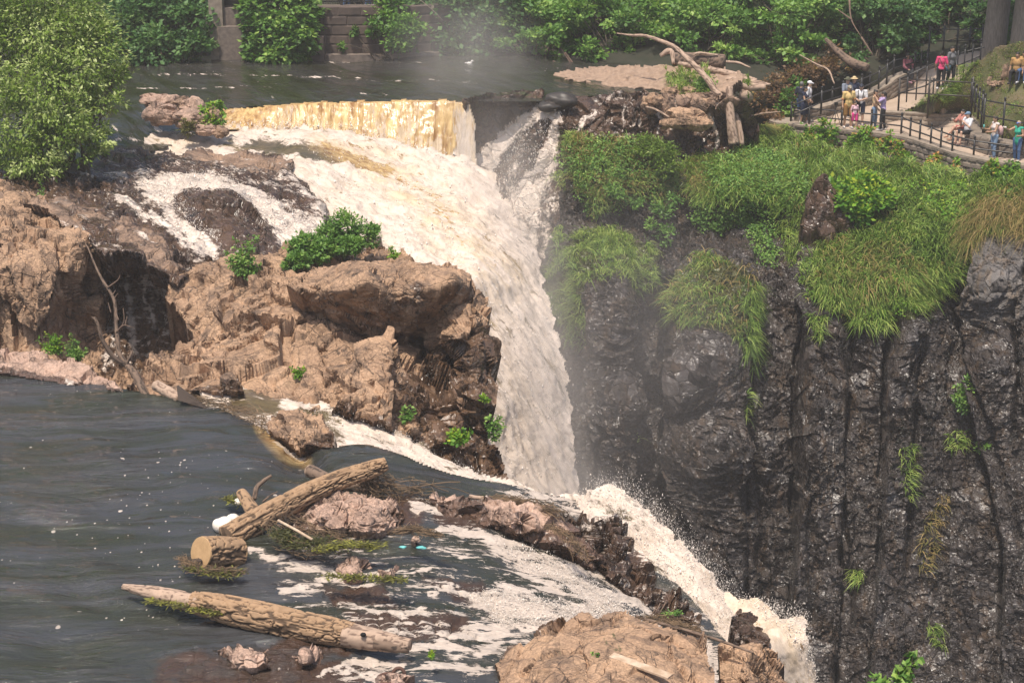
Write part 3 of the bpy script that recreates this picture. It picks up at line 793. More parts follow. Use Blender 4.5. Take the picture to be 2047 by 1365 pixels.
rock('blocky brown rock in the side channel below the broken log',
     [(535, 862), (545, 825), (590, 815), (640, 828), (658, 848), (668, 880), (665, 895), (640, 899), (600, 900), (565, 880)],
     [(545, 830, 'D', 44.3), (600, 818, 'D', 44.6), (655, 850, 'D', 44), (600, 860, 'D', 43.3), (665, 893, 'D', 43.2), (600, 898, 'D', 43.0), (560, 878, 'D', 43.4)], mat='tan', wet=lambda P, N, U, V: band([(620, 905, 40), (675, 880, 30), (660, 840, 16)], U, V), skirt=(0, .6, -.5))

# --- big outcrop, its leaning boulder, front rock, left cliff ---------------------------
outcrop = rock('massive tan fractured rock outcrop between the river and the main fall',
     [(255, 740), (300, 712), (335, 700), (378, 660), (355, 620), (326, 592), (335, 566), (352, 552), (420, 514), (470, 506), (540, 496), (575, 502), (640, 510), (700, 498), (745, 476), (800, 484), (830, 522), (860, 527), (905, 532), (945, 550), (965, 560), (985, 585), (988, 640), (992, 715), (985, 740), (1002, 760), (1002, 800), (985, 835), (975, 850), (990, 872), (1006, 905), (1020, 962), (990, 980), (930, 960), (880, 950), (820, 905), (770, 868), (640, 824), (540, 808), (400, 800), (290, 800)],
     [(300, 775, 'D', 48.0), (255, 745, 'D', 48.4), (450, 785, 'D', 47.3), (640, 812, 'D', 46.7), (780, 856, 'D', 46.5), (880, 935, 'D', 46.6), (1010, 960, 'D', 47), (345, 560, 'D', 53.9), (330, 600, 'D', 52.6), (372, 660, 'D', 51.5),
      (450, 510, 'D', 55), (600, 500, 'D', 55.2), (800, 487, 'D', 56), (700, 497, 'D', 56), (500, 650, 'D', 50.6), (430, 600, 'D', 51.8), (560, 590, 'D', 51.6), (560, 660, 'D', 49.9), (500, 720, 'D', 49.3), (500, 690, 'D', 49.8), (700, 720, 'D', 48.7), (620, 740, 'D', 48.6), (800, 770, 'D', 47.7),
      (700, 600, 'D', 52.4), (850, 620, 'D', 52.4), (760, 668, 'D', 51.8), (850, 682, 'D', 51.6), (905, 735, 'D', 51.0), (855, 705, 'D', 51.2), (760, 690, 'D', 49.2), (950, 570, 'D', 50.4), (985, 600, 'D', 50.6), (950, 640, 'D', 49.0), (985, 720, 'D', 49.2), (900, 680, 'D', 48.6), (940, 720, 'D', 48.3), (930, 770, 'D', 47.7), (880, 760, 'D', 48.7), (1000, 780, 'D', 48.2), (940, 830, 'D', 47.4), (830, 830, 'D', 46.9), (900, 870, 'D', 47.2), (1000, 900, 'D', 47.4), (960, 900, 'D', 47.2)],
     mat='tan', step=2.6, jag=6, disp=rockdisp(0.95, 0.17, 0.30, .055, seed=41, low=.14, lows=2.2), skirt=(-.3, 2.0, -2.0),
     wet=lambda P, N, U, V: np.clip(0.9 * band([(380, 790, 22), (540, 806, 14), (640, 826, 16), (770, 866, 30), (860, 940, 70), (1000, 975, 60)], *wob(U, V, 8, 25, 2)) + 0.62 * soft([(780, 760), (850, 680), (930, 640), (1000, 600), (1030, 980), (860, 960)], *wob(U, V, 20, 50, 5), 50), 0, 1),
     foam=lambda P, N, U, V: 0.42 * band([(820, 890, 20), (880, 930, 24), (960, 965, 30), (1020, 975, 20)], U, V))
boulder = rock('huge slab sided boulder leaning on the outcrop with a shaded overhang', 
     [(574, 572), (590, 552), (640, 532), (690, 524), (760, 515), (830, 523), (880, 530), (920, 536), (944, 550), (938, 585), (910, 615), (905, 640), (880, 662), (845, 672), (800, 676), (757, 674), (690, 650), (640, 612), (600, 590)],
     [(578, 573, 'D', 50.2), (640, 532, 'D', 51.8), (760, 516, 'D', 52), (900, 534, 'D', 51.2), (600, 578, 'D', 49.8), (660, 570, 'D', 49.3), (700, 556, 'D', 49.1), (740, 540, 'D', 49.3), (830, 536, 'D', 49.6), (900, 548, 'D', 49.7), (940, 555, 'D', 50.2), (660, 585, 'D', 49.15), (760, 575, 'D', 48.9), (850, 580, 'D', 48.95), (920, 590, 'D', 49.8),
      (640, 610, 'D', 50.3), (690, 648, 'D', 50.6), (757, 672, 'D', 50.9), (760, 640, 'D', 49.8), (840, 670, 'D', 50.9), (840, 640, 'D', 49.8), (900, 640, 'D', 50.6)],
     mat='tan', step=2.3, jag=2, disp=rockdisp(1.3, 0.05, 0.30, .035, seed=52, low=.06, lows=1.8, crack=.3), skirt=(0, 1.4, -1.3), wet=lambda P, N, U, V: .42 * soft([(600, 590), (660, 580), (740, 548), (940, 560), (940, 640), (840, 690), (690, 660)], *wob(U, V, 14, 40, 5), 30), name='boulder', cat='boulder')  # wet mask here darkens the face band: overhang shade painted in, plus some stains
front_rock = rock('smooth pink rock dome at the river edge in front of the left cliff',
     [(-80, 702), (0, 699), (70, 700), (120, 712), (180, 736), (240, 770), (255, 784), (230, 790), (120, 768), (0, 752), (-80, 750)],
     [(0, 702, 'z', .25), (-80, 702, 'z', .25), (120, 714, 'z', .25), (240, 774, 'z', .05), (230, 786, 'z', -.05), (120, 750, 'z', .10), (0, 735, 'z', .12), (0, 752, 'z', -.04), (-80, 750, 'z', -.04)],
     mat='pink', disp=rockdisp(0.8, 0.05, 0.3, .02, seed=61, low=.05), wet=lambda P, N, U, V: band([(-80, 752, 16), (0, 750, 16), (120, 766, 18), (240, 788, 14)], *wob(U, V, 5, 20, 2)), jag=3)
cliff_l = rock('tan columnar rock cliff with a dark dripping recess behind the dead tree',
     [(-80, 365), (0, 372), (70, 392), (150, 430), (175, 450), (195, 480), (260, 500), (330, 545), (360, 556), (362, 600), (385, 660), (350, 712), (290, 742), (250, 790), (120, 770), (-80, 730)],
     [(-60, 372, 'z', 2.3), (60, 390, 'z', 2.3), (160, 440, 'z', 2.1), (0, 440, 'z', 2.2), (0, 492, 'D', 54.2), (90, 496, 'D', 54.6), (165, 495, 'D', 55.2), (0, 540, 'D', 53.6), (100, 540, 'D', 54.0), (160, 540, 'D', 54.9), (0, 600, 'D', 53.8), (100, 600, 'D', 53.9), (165, 600, 'D', 55), (0, 700, 'D', 54.3), (120, 700, 'D', 54.3), (180, 720, 'D', 55), (186, 490, 'D', 56.6), (190, 560, 'D', 57.2), (200, 660, 'D', 57),
      (260, 510, 'D', 56.8), (240, 540, 'D', 57.2), (330, 548, 'D', 56.5), (270, 600, 'D', 57.8), (330, 600, 'D', 57.2), (280, 700, 'D', 56.8), (370, 660, 'D', 56), (250, 770, 'D', 55)],
     mat='tan', step=2.6, jag=3, disp=rockdisp(0.75, 0.15, 0.24, .04, vert=0.26, seed=71, low=.10, lows=1.8), skirt=(-.5, 1.5, -1),
     wet=lambda P, N, U, V: np.clip(1.15 * soft([(183, 500), (260, 512), (350, 555), (380, 660), (300, 740), (210, 740), (188, 600)], *wob(U, V, 5, 20, 2), 20), 0, 1),
     foam=lambda P, N, U, V: np.maximum(0.8 * np.maximum(band([(252, 512, 6), (258, 600, 14), (270, 720, 20)], *wob(U, V, 6, 14, 3)), np.maximum(band([(196, 520, 6), (206, 640, 11), (214, 730, 12)], *wob(U, V, 5, 14, 3)), band([(283, 515, 2), (296, 600, 6), (310, 660, 6)], *wob(U, V, 6, 14, 3)))), 0.30 * soft([(190, 520), (340, 560), (370, 660), (300, 740), (210, 740)], U, V, 30)))

# --- rocky shelf with rapids above the cliff ---------------------------------------------
shelf_white = [([(270, 365), (330, 345), (430, 350), (520, 385), (590, 425), (650, 440), (660, 520), (600, 520), (545, 490), (520, 450), (470, 400), (420, 385), (360, 395), (340, 420), (390, 465), (440, 500), (430, 525), (400, 515), (350, 460), (300, 405)], .95),
               ([(180, 335), (260, 345), (330, 350), (300, 370), (220, 360)], .5)]
shelf_bands = [([(215, 385, 8), (280, 420, 12), (340, 460, 13), (400, 512, 14)], .85), ([(165, 470, 5), (205, 490, 6), (235, 505, 5)], .6), ([(390, 360, 10), (470, 345, 8), (540, 350, 5)], .45),
               ([(90, 440, 8), (150, 460, 8), (190, 490, 6)], .35), ([(480, 310, 6), (590, 330, 8)], .3), ([(560, 350, 10), (600, 390, 16), (650, 430, 18)], .6), ([(430, 330, 10), (520, 350, 14), (590, 400, 16)], .5), ([(165, 350, 10), (220, 350, 14), (300, 350, 16)], .6)]
shelf_dry = [[(352, 310), (430, 298), (560, 305), (580, 330), (578, 350), (500, 350), (470, 340), (400, 325)], [(-80, 380), (60, 395), (160, 440), (170, 470), (60, 470), (-80, 470)],
             [(220, 455), (260, 458), (340, 500), (380, 535), (330, 540), (260, 500)], [(170, 305), (260, 300), (300, 312), (230, 330)], [(60, 400), (130, 385), (330, 470), (350, 510), (240, 470)], [(500, 350), (580, 355), (560, 370)]]
def shelf_foam(P, N, U, V):
    Uw, Vw = wob(U, V, 9, 24, 9)
    f = np.zeros(U.shape) + 0.10 + 0.16 * soft([(170, 330), (420, 330), (600, 350), (660, 450), (560, 520), (400, 520)], U, V, 60)
    for q, a in shelf_white: f = np.maximum(f, a * soft(q, Uw, Vw, 26))
    for q, a in shelf_bands: f = np.maximum(f, a * band(q, Uw, Vw) ** .6)
    f = f * (1 - 0.9 * soft([(355, 400), (400, 388), (455, 395), (500, 430), (540, 470), (548, 500), (480, 505), (420, 480), (375, 440)], Uw, Vw, 18))
    return f
def shelf_wet(P, N, U, V):
    w = np.ones(U.shape)
    for k, q in enumerate(shelf_dry): w = np.minimum(w, 1 - (0.95 if k in (0, 1, 2) else .55) * soft(q, *wob(U, V, 8, 22, 3), 22))
    return w
_rs = rockdisp(0.9, 0.09, 0.30, .04, seed=81, low=.14, lows=2.0); _fs = foamdisp(0.20, .45, (1, -.5, -.3), .5, 17)
def shelf_disp(P, N, U, V):
    fo = shelf_foam(P, N, U, V); k = sstep(.15, .5, fo)
    hump = 0.35 * soft([(355, 400), (400, 388), (455, 395), (500, 430), (540, 470), (548, 500), (480, 505), (420, 480), (375, 440)], U, V, 40) + 0.25 * soft([(500, 350), (580, 340), (650, 420), (640, 440), (560, 390)], U, V, 30)
    return (1 - k) * _rs(P, N, U, V) + k * _fs(P, 1.0) + hump
shelf = relief('rock_shelf', [(-80, 330), (60, 345), (150, 345), (170, 306), (260, 296), (350, 306), (430, 296), (560, 303), (584, 322), (584, 350), (640, 400), (664, 440), (700, 470), (760, 480), (760, 530), (600, 530), (480, 530), (400, 545), (352, 566), (300, 540), (190, 498), (170, 470), (60, 420), (-80, 400)],
     [(-60, 345, 'z', 2.4), (150, 345, 'z', 2.4), (240, 310, 'z', 2.35), (350, 312, 'z', 2.3), (450, 300, 'z', 2.3), (570, 310, 'z', 2.2), (580, 345, 'z', 1.8), (200, 400, 'z', 2.15), (300, 400, 'z', 1.9), (300, 450, 'z', 1.7), (420, 500, 'z', 1.2), (350, 555, 'z', 1.15), (240, 490, 'z', 1.75), (450, 400, 'z', 2.0), (450, 450, 'z', 1.6), (530, 480, 'D', 58.3), (640, 430, 'D', 61), (660, 500, 'D', 59), (560, 380, 'D', 62.5), (60, 410, 'z', 2.3), (740, 520, 'D', 59.5), (400, 360, 'z', 2.0)],
     M['brown'], 2.6, shelf_disp, {'wet': shelf_wet, 'foam': shelf_foam, 'moss': lambda P, N, U, V: .55 * band([(180, 330, 20), (240, 315, 22), (300, 312, 14)], U, V)}, jag=5, skirt=(0, 1.2, -1), flow=(1, -.5, -.3), stretch=.35, kind='structure')

# --- upper pool, weir, main fall -----------------------------------------------------------
pool_poly = [(-80, 112), (1420, 112), (1420, 190), (1340, 188), (1200, 192), (1090, 203), (945, 205), (935, 204), (860, 202), (700, 205), (560, 211), (455, 219), (440, 250), (350, 285), (345, 292), (300, 305), (160, 318), (-80, 330)]
def pool_foam(P, N, U, V):
    Uw, Vw = wob(U, V, 2.2, 26, 9)
    f = 0.0 * U
    for b in ([(255, 150, 1), (330, 149, 2.6), (450, 149, 3.2), (560, 152, 3.2), (700, 156, 2.2), (760, 158, 1)], [(235, 177, 1.5), (400, 176, 2.6), (520, 172, 3), (560, 178, 2)],
              [(700, 162, 1.2), (860, 160, 2.2), (960, 166, 1)], [(440, 122, .8), (700, 124, 1.6), (1000, 126, .8)], [(215, 285, 3), (250, 275, 9), (290, 284, 5)], [(552, 205, 3), (545, 195, 4), (540, 185, 2)], [(720, 188, 2), (745, 188, 3), (780, 190, 2)],
              [(290, 220, 5), (310, 250, 9), (330, 275, 14), (345, 292, 14)], [(225, 250, 6), (240, 270, 8)]):
        f = np.maximum(f, .5 * band(b, Uw, Vw))
    return f
pool = relief('pool', pool_poly, [(200, 118, 'z', 3), (700, 118, 'z', 3), (1300, 118, 'z', 3), (260, 140, 'z', 3), (1300, 180, 'z', 3), (1000, 170, 'z', 3), (900, 195, 'z', 3), (700, 195, 'z', 3), (560, 190, 'z', 2.98), (500, 195, 'z', 2.92), (450, 215, 'z', 2.72), (560, 212, 'z', 2.88), (700, 207, 'z', 2.9), (900, 205, 'z', 2.92), (300, 195, 'z', 2.95), (240, 240, 'z', 2.75), (290, 260, 'z', 2.35), (340, 285, 'z', 2.05), (200, 270, 'z', 2.6), (-60, 320, 'z', 2.45), (160, 312, 'z', 2.45), (0, 200, 'z', 3)],
     M['pool'], 2.6, lambda P, N, U, V: 0.016 * fbm(P * np.array([.5, 1.4, 1]) / .5, 3, 3) + 0.03 * fbm(P * np.array([.8, .5, 1]) / .35, 3, 9) * sstep(185, 250, V), {'foam': pool_foam, 'amber': 0.0, 'bed': 0.0, 'fleck': -.05}, tps=False, skirt=None, flow=(.6, -1, -.1), stretch=.3, kind='structure')
weir_poly = [(438, 222), (455, 219), (560, 211), (700, 205), (860, 202), (938, 204), (950, 250), (955, 360), (880, 350), (700, 275), (560, 268), (440, 262)]
weir = relief('weir', weir_poly, [(455, 219, 'z', 2.72), (560, 211, 'z', 2.9), (700, 205, 'z', 2.92), (860, 202, 'z', 2.94), (938, 204, 'z', 2.94), (450, 258, 'D', 71.2), (560, 264, 'D', 71.9), (700, 272, 'D', 72.2), (880, 345, 'D', 72.3), (950, 350, 'D', 72.7)],
     M['weir'], 2.2, lambda P, N, U, V: 0.05 * ridged(P * np.array([2.4, 2.0, .35]) / .6, 3, 3),
     {'foam': lambda P, N, U, V: np.clip(.16 + .60 * sstep(640, 960, U) * sstep(200, 330, V) + .5 * band([(930, 205, 30), (945, 350, 40)], U, V) + .45 * band([(440, 262, 20), (560, 262, 14), (700, 276, 18), (880, 350, 36)], *wob(U, V, 6, 14, 2)) + .25 * band([(575, 208, 4), (576, 240, 5)], U, V), 0, 1), 'amber': 1.0}, tps=True, jag=3, skirt=(0, .4, 0), flow=(0, -.55, -.84), stretch=.16, kind='structure')
main_poly = [(300, 268), (345, 262), (440, 252), (520, 256), (600, 256), (700, 262), (790, 285), (860, 305), (930, 318), (985, 350), (1030, 430), (1075, 520), (1105, 640), (1130, 720), (1150, 900), (1172, 1060), (980, 1060), (940, 700), (900, 560), (760, 540), (690, 480), (630, 430), (580, 350), (560, 312), (440, 320), (290, 320), (285, 280)]
main_ctrl = [(330, 272, 'z', 2.2), (450, 262, 'z', 2.1), (560, 262, 'z', 2.1), (600, 300, 'D', 67.5), (450, 298, 'D', 67.6), (580, 340, 'D', 65.5), (650, 420, 'D', 63), (760, 500, 'D', 61), (850, 450, 'D', 63.6), (760, 300, 'D', 69.3), (760, 380, 'D', 66), (900, 330, 'D', 69.4), (950, 560, 'D', 60.5), (1000, 420, 'D', 67), (1060, 600, 'D', 63), (1000, 800, 'D', 57.5), (1130, 800, 'D', 61.2), (1160, 1000, 'D', 59.0), (1000, 1030, 'D', 55.5), (900, 560, 'D', 60.5)]
def main_foam(P, N, U, V):
    Uw, Vw = wob(U, V, 12, 30, 19)
    f = np.full(U.shape, .90)
    f = f - 1.1 * soft([(440, 293), (540, 287), (640, 293), (730, 310), (790, 340), (770, 355), (700, 335), (600, 312), (560, 305)], Uw, Vw, 16)
    f = f - .28 * band([(760, 335, 26), (830, 370, 30), (900, 440, 26)], Uw, Vw) - .2 * band([(620, 290, 8), (740, 296, 10), (800, 310, 8)], Uw, Vw)
    f = f - .25 * fbm(P / np.array([2.2, 2.2, 3.5]), 3, 55)
    return np.clip(f, 0, 1)
def main_amber(P, N, U, V):
    a = .24 + .75 * band([(640, 280, 30), (760, 330, 60), (850, 400, 70), (920, 480, 70), (1000, 580, 60)], *wob(U, V, 20, 60, 2)) + .35 * fbm(P / 1.8, 4, 66)
    return np.clip(a, 0, .85)
_fm = foamdisp(0.24, 1.3, (.6, -.25, -.75), .5, 45); _fm2 = foamdisp(.10, .4, (.6, -.25, -.75), .5, 46)
mainfall = relief('main_fall', main_poly, main_ctrl, M['fall'], 2.4, lambda P, N, U, V: _fm(P, main_foam(P, N, U, V)) + _fm2(P, main_foam(P, N, U, V)), {'foam': main_foam, 'amber': main_amber}, jag=9, skirt=None, flow=(.6, -.25, -.75), stretch=.34, kind='structure')

# --- ledge behind the chasm with thin falls -----------------------------------------------
thin = [([(1085, 222, 18), (1040, 245, 16), (1000, 285, 18), (965, 330, 30), (950, 400, 46)], 1.35), ([(1100, 222, 18), (1112, 240, 14), (1100, 290, 16), (1080, 350, 26), (1050, 400, 40), (1020, 480, 70)], 1.35),
        ([(1030, 270, 14), (1030, 330, 12), (1005, 380, 26)], .5), ([(1190, 222, 10), (1165, 240, 7), (1155, 275, 8)], .75), ([(1185, 228, 5), (1180, 260, 6)], .5), ([(1247, 215, 3), (1245, 260, 4)], .75), ([(1262, 215, 2), (1264, 258, 3)], .7), ([(1274, 225, 2), (1276, 255, 4)], .7),
        ([(1290, 222, 4), (1292, 240, 5)], .6), ([(1310, 222, 8), (1318, 235, 10), (1345, 262, 4)], .7), ([(1352, 198, 4), (1356, 222, 4)], .6), ([(1418, 228, 5), (1430, 250, 7), (1438, 290, 6)], .8), ([(1434, 205, 4), (1442, 240, 4)], .5), ([(1105, 330, 20), (1090, 450, 40), (1095, 560, 20)], .55), ([(1210, 195, 20), (1255, 200, 16)], .4)]
def back_foam(P, N, U, V):
    Uw, Vw = wob(U, V, 4, 12, 9); f = 0 * U
    for q, a in thin: f = np.maximum(f, a * band(q, Uw, Vw) ** .6)
    return f
_rb = rockdisp(0.9, .13, .3, .05, seed=91, low=.4, lows=2.4)
backw = rock('dark wet ledge crossed by thin falls at the head of the chasm',
     [(925, 200), (960, 186), (1060, 181), (1130, 182), (1210, 186), (1290, 180), (1340, 184), (1420, 184), (1470, 190), (1500, 205), (1520, 260), (1500, 310), (1400, 360), (1330, 420), (1120, 600), (1110, 700), (930, 700), (918, 300)],
     [(930, 205, 'z', 2.95), (1060, 184, 'z', 3.1), (1120, 186, 'z', 3.05), (1280, 184, 'z', 3.05), (1420, 186, 'z', 3.2), (1490, 200, 'z', 3.0), (940, 215, 'D', 73.6), (1060, 215, 'D', 74), (1000, 260, 'D', 74.6), (1000, 340, 'D', 73.8), (1050, 300, 'D', 73.8), (1060, 500, 'D', 72.5), (1000, 600, 'D', 70), (1120, 225, 'z', 2.5), (1125, 245, 'D', 73), (1260, 210, 'z', 2.7), (1260, 225, 'D', 73.6), (1260, 270, 'D', 73.2), (1400, 225, 'z', 2.4), (1380, 205, 'z', 2.9), (1340, 250, 'z', 1.9), (1360, 290, 'D', 73), (1440, 260, 'D', 74), (1500, 280, 'D', 75)],
     mat='brown', step=2.4, disp=lambda P, N, U, V: _rb(P, N, U, V) * (1 - .5 * sstep(.2, .6, back_foam(P, N, U, V))), foam=back_foam,
     wet=lambda P, N, U, V: np.clip(1.15 - 1.2 * soft([(1290, 176), (1470, 180), (1480, 215), (1400, 250), (1390, 270), (1330, 265), (1330, 240), (1290, 200)], *wob(U, V, 8, 20, 3), 20) - .5 * soft([(1330, 270), (1420, 270), (1400, 310), (1330, 300)], U, V, 15), 0, 1),
     moss=lambda P, N, U, V: .6 * band([(945, 192, 12), (1000, 188, 8), (1060, 190, 12), (1080, 200, 14)], U, V), jag=4, kind='structure', name='ledge', flow=(0, 0, -1), stretch=.3)

# --- the high cliff across the chasm ---------------------------------------------------------
rc_poly = [(1118, 292), (1150, 280), (1180, 272), (1290, 282), (1370, 322), (1440, 300), (1500, 285), (1560, 268), (1600, 285), (1700, 296), (1800, 318), (1850, 330), (1950, 348), (2120, 372), (2120, 1440), (1160, 1440), (1165, 1050), (1155, 960), (1140, 860), (1128, 760), (1112, 690), (1108, 620), (1092, 560), (1098, 480), (1118, 420)]
rc_ctrl = [(1130, 300, 'D', 72.3), (1118, 450, 'D', 71.6), (1100, 560, 'D', 71.2), (1130, 800, 'D', 68.4), (1160, 1050, 'D', 67.5), (1200, 290, 'D', 72.3), (1250, 300, 'D', 72.0), (1200, 380, 'D', 70.6), (1300, 370, 'D', 71.4), (1160, 440, 'D', 71.2), (1250, 430, 'D', 71.4), (1200, 465, 'D', 70.4), (1290, 480, 'D', 70.2), (1160, 540, 'D', 68.5), (1200, 560, 'D', 67.8), (1280, 580, 'D', 67.8), (1160, 650, 'D', 68), (1250, 650, 'D', 67.4), (1250, 800, 'D', 67.2), (1200, 1000, 'D', 67),
    (1338, 620, 'D', 71), (1335, 800, 'D', 70), (1325, 1000, 'D', 68.6), (1340, 450, 'D', 71.8), (1400, 560, 'D', 69), (1450, 565, 'D', 68.4), (1430, 640, 'D', 67.4), (1420, 720, 'D', 66.6), (1380, 760, 'D', 66.8), (1480, 720, 'D', 66.9), (1440, 900, 'D', 66), (1360, 1100, 'D', 66.6), (1400, 330, 'D', 73), (1450, 380, 'D', 71.2), (1420, 410, 'D', 71.2), (1500, 400, 'D', 71.2), (1500, 440, 'D', 72), (1440, 470, 'D', 71.6), (1570, 470, 'D', 71), (1560, 540, 'D', 69.6), (1500, 540, 'D', 69),
    (1650, 430, 'D', 70.4), (1600, 360, 'D', 71.5), (1700, 300, 'z', .75), (1850, 335, 'z', .55), (1560, 275, 'z', .8), (1980, 360, 'z', .5), (1800, 400, 'D', 70), (1900, 420, 'D', 69), (2000, 400, 'D', 68.6), (2040, 470, 'D', 67), (1960, 480, 'D', 67.6), (1750, 500, 'D', 68), (1750, 570, 'D', 66.9), (1750, 650, 'D', 66.4), (1640, 560, 'D', 67.9), (1600, 620, 'D', 68), (1650, 720, 'D', 67.2), (1880, 560, 'D', 67.6), (1930, 600, 'D', 68.6), (1945, 700, 'D', 68), (1980, 560, 'D', 66.2), (2040, 700, 'D', 65.5), (1985, 720, 'D', 65.8), (1960, 900, 'D', 66.6), (2020, 1000, 'D', 65.2), (1850, 750, 'D', 66.6), (1600, 1000, 'D', 66.6), (1800, 1200, 'D', 65.6), (1500, 1250, 'D', 66), (2100, 1365, 'D', 63.4), (1300, 1300, 'D', 66)]
cracks = [[(1500, 720, 6), (1498, 860, 7), (1520, 1000, 8), (1530, 1240, 6)], [(1598, 760, 5), (1602, 900, 7), (1618, 1060, 9), (1622, 1240, 6)], [(1925, 520, 8), (1940, 640, 10), (1950, 720, 9), (1985, 860, 7), (2045, 1080, 8)], [(1760, 680, 3), (1768, 820, 5), (1755, 960, 3)], [(1190, 570, 3), (1200, 900, 4)], [(1260, 600, 3), (1268, 900, 4)], [(1120, 300, 3), (1128, 420, 4)], [(1370, 380, 5), (1366, 470, 6)], [(1820, 640, 3), (1815, 760, 4)], [(2030, 600, 3), (2034, 900, 4)], [(1690, 1000, 3), (1700, 1250, 4)]]
CB = [(1060, .3, -.2), (1192, .55, -.5), (1262, .05, .3), (1326, -.5, -.3), (1378, .55, -.4), (1500, -.05, -.5), (1600, .5, -.5), (1692, .1, .3), (1764, .6, -.4), (1822, .2, -.4), (1938, .35, -.4), (2034, .15, -.3), (2200, 0, 0)]
def colm(P, U, V):
    """basalt columns: each a plane of its own, stepped off at a joint"""
    u = U + .035 * (V - 800) * (U > 1450) + 9 * fbm(np.stack([U / 60, V / 90, 0 * U], -1), 3, 14) - 90 * (U > 1900) * sstep(700, 1150, V) * .9
    jn = sstep(-.25, .3, fbm(np.stack([U / 220, V / 70, 0 * U], -1), 3, 15))
    d = 0 * U
    for (a, o, t), (b, _, _) in zip(CB[:-1], CB[1:]):
        k = (u >= a) & (u < b); x = (u - a) / (b - a)
        d = np.where(k, 1.5 * o + 1.3 * t * (x - .5) - .5 * jn * np.exp(-(np.minimum(u - a, b - u) / 6.0) ** 2), d)
    return d * sstep(430, 620, V)
def rc_disp(P, N, U, V):
    p = P.copy()
    wx = P[..., 0] + .5 * fbm(P / np.array([3, 3, 5.0]), 3, 7)
    col = facets(np.stack([wx / 1.9, 0 * wx, P[..., 2] / 14], -1), 5, .9, .5, .12) * .34 + facets(np.stack([wx / .8, 0 * wx + 5, P[..., 2] / 2.4], -1), 8, 1.2, .4, .10) * .22
    w = p + .2 * np.stack([fbm(p / .8, 3, k) for k in (61, 62, 63)], -1)
    d = 1.4 * colm(P, U, V) + .35 * col + .065 * facets(w * np.array([1, 1, 1.4]) / .62, 15, 2.2, .3, .09) + .035 * facets(w * np.array([1, 1, 1.2]) / .26, 19, 2.2, .3, .12) + .05 * fbm(p / .25, 3, 12)
    d = d + .10 * fbm(p / 1.4, 3, 31)
    cr = 0 * U
    for c in cracks: cr = np.maximum(cr, band([(a, b, w_ * 1.8) for a, b, w_ in c], *wob(U, V, 14, 50, 4)))
    flat = soft(G_ALL, U, V, 60)
    d = d * (1 - .6 * flat) - .45 * cr * (1 - flat)
    out = d[..., None] * N
    return out
G_SLOPE = [(1365, 330), (1440, 305), (1500, 288), (1560, 270), (1610, 286), (1700, 298), (1850, 332), (1950, 350), (2110, 374), (2110, 470), (1960, 470), (1925, 520), (1905, 565), (1860, 600), (1790, 640), (1730, 660), (1690, 640), (1640, 600), (1625, 545), (1650, 480), (1600, 440), (1560, 420), (1500, 400), (1440, 400), (1380, 385)]
G_ALL = G_SLOPE
G_LEDGE = [(1115, 520), (1150, 470), (1200, 445), (1260, 470), (1315, 500), (1318, 570), (1280, 600), (1240, 570), (1195, 580), (1190, 640), (1190, 700), (1160, 680), (1130, 650), (1108, 600)]
G_MID = [(1375, 560), (1420, 545), (1475, 560), (1490, 600), (1470, 640), (1460, 690), (1400, 690), (1375, 720), (1350, 770), (1356, 740), (1378, 660), (1380, 620)]
G_MID2 = [(1490, 595), (1512, 600), (1508, 680), (1508, 745), (1495, 755), (1475, 700), (1465, 650)]
G_DRY = [(1120, 300), (1180, 275), (1290, 285), (1360, 330), (1350, 400), (1320, 420), (1290, 390), (1250, 400), (1210, 430), (1180, 440), (1160, 380), (1130, 340)]
def rc_moss(P, N, U, V):
    Uw, Vw = wob(U, V, 12, 28, 3)
    m = 0 * U
    for g in (G_SLOPE, G_LEDGE, G_MID, G_MID2, G_DRY): m = np.maximum(m, soft(g, Uw, Vw, 20))
    return m
rcliff = rock('sheer black wet basalt cliff with vertical fissures and grass tufts across the chasm', rc_poly, rc_ctrl, mat='cliff', step=2.4, disp=rc_disp,
     wet=lambda P, N, U, V: np.clip(.75 + .35 * fbm(P / 2.5, 3, 6) - 1.0 * soft([(1930, 470), (2110, 440), (2110, 620), (1990, 640), (1945, 600)], *wob(U, V, 10, 30, 3), 40), 0, 1),
     moss=rc_moss, jag=4, skirt=(.2, 2.5, -1), kind=None, name='cliff', cat='cliff')
# ---------------------------------------------------------------- ground of the far bank, terrace and slope
bank = relief('bank', [(-200, -420), (2250, -420), (2250, 130), (1960, 126), (1700, 160), (1540, 200), (1480, 215), (1420, 150), (1100, 128), (-200, 126)],
     [(-150, 122, 'z', 3.0), (500, 122, 'z', 3.0), (1000, 124, 'z', 3.0), (1200, 130, 'z', 3.0), (1400, 140, 'z', 3.2), (500, 60, 'D', 88), (1000, 40, 'D', 89), (1400, 60, 'D', 88), (500, -100, 'D', 96), (1000, -100, 'D', 97), (1500, -100, 'D', 96), (2000, -100, 'D', 92), (2000, 40, 'D', 84), (1700, 100, 'D', 84), (1550, 190, 'D', 80), (1480, 200, 'D', 79), (1900, 100, 'D', 82), (500, -400, 'D', 106), (1500, -400, 'D', 106), (2200, -400, 'D', 100), (2200, 60, 'D', 80)],
     M['soil'], 8, lambda P, N, U, V: .25 * fbm(P / 1.5, 4, 3), kind='structure', skirt=(0, 1, -2))
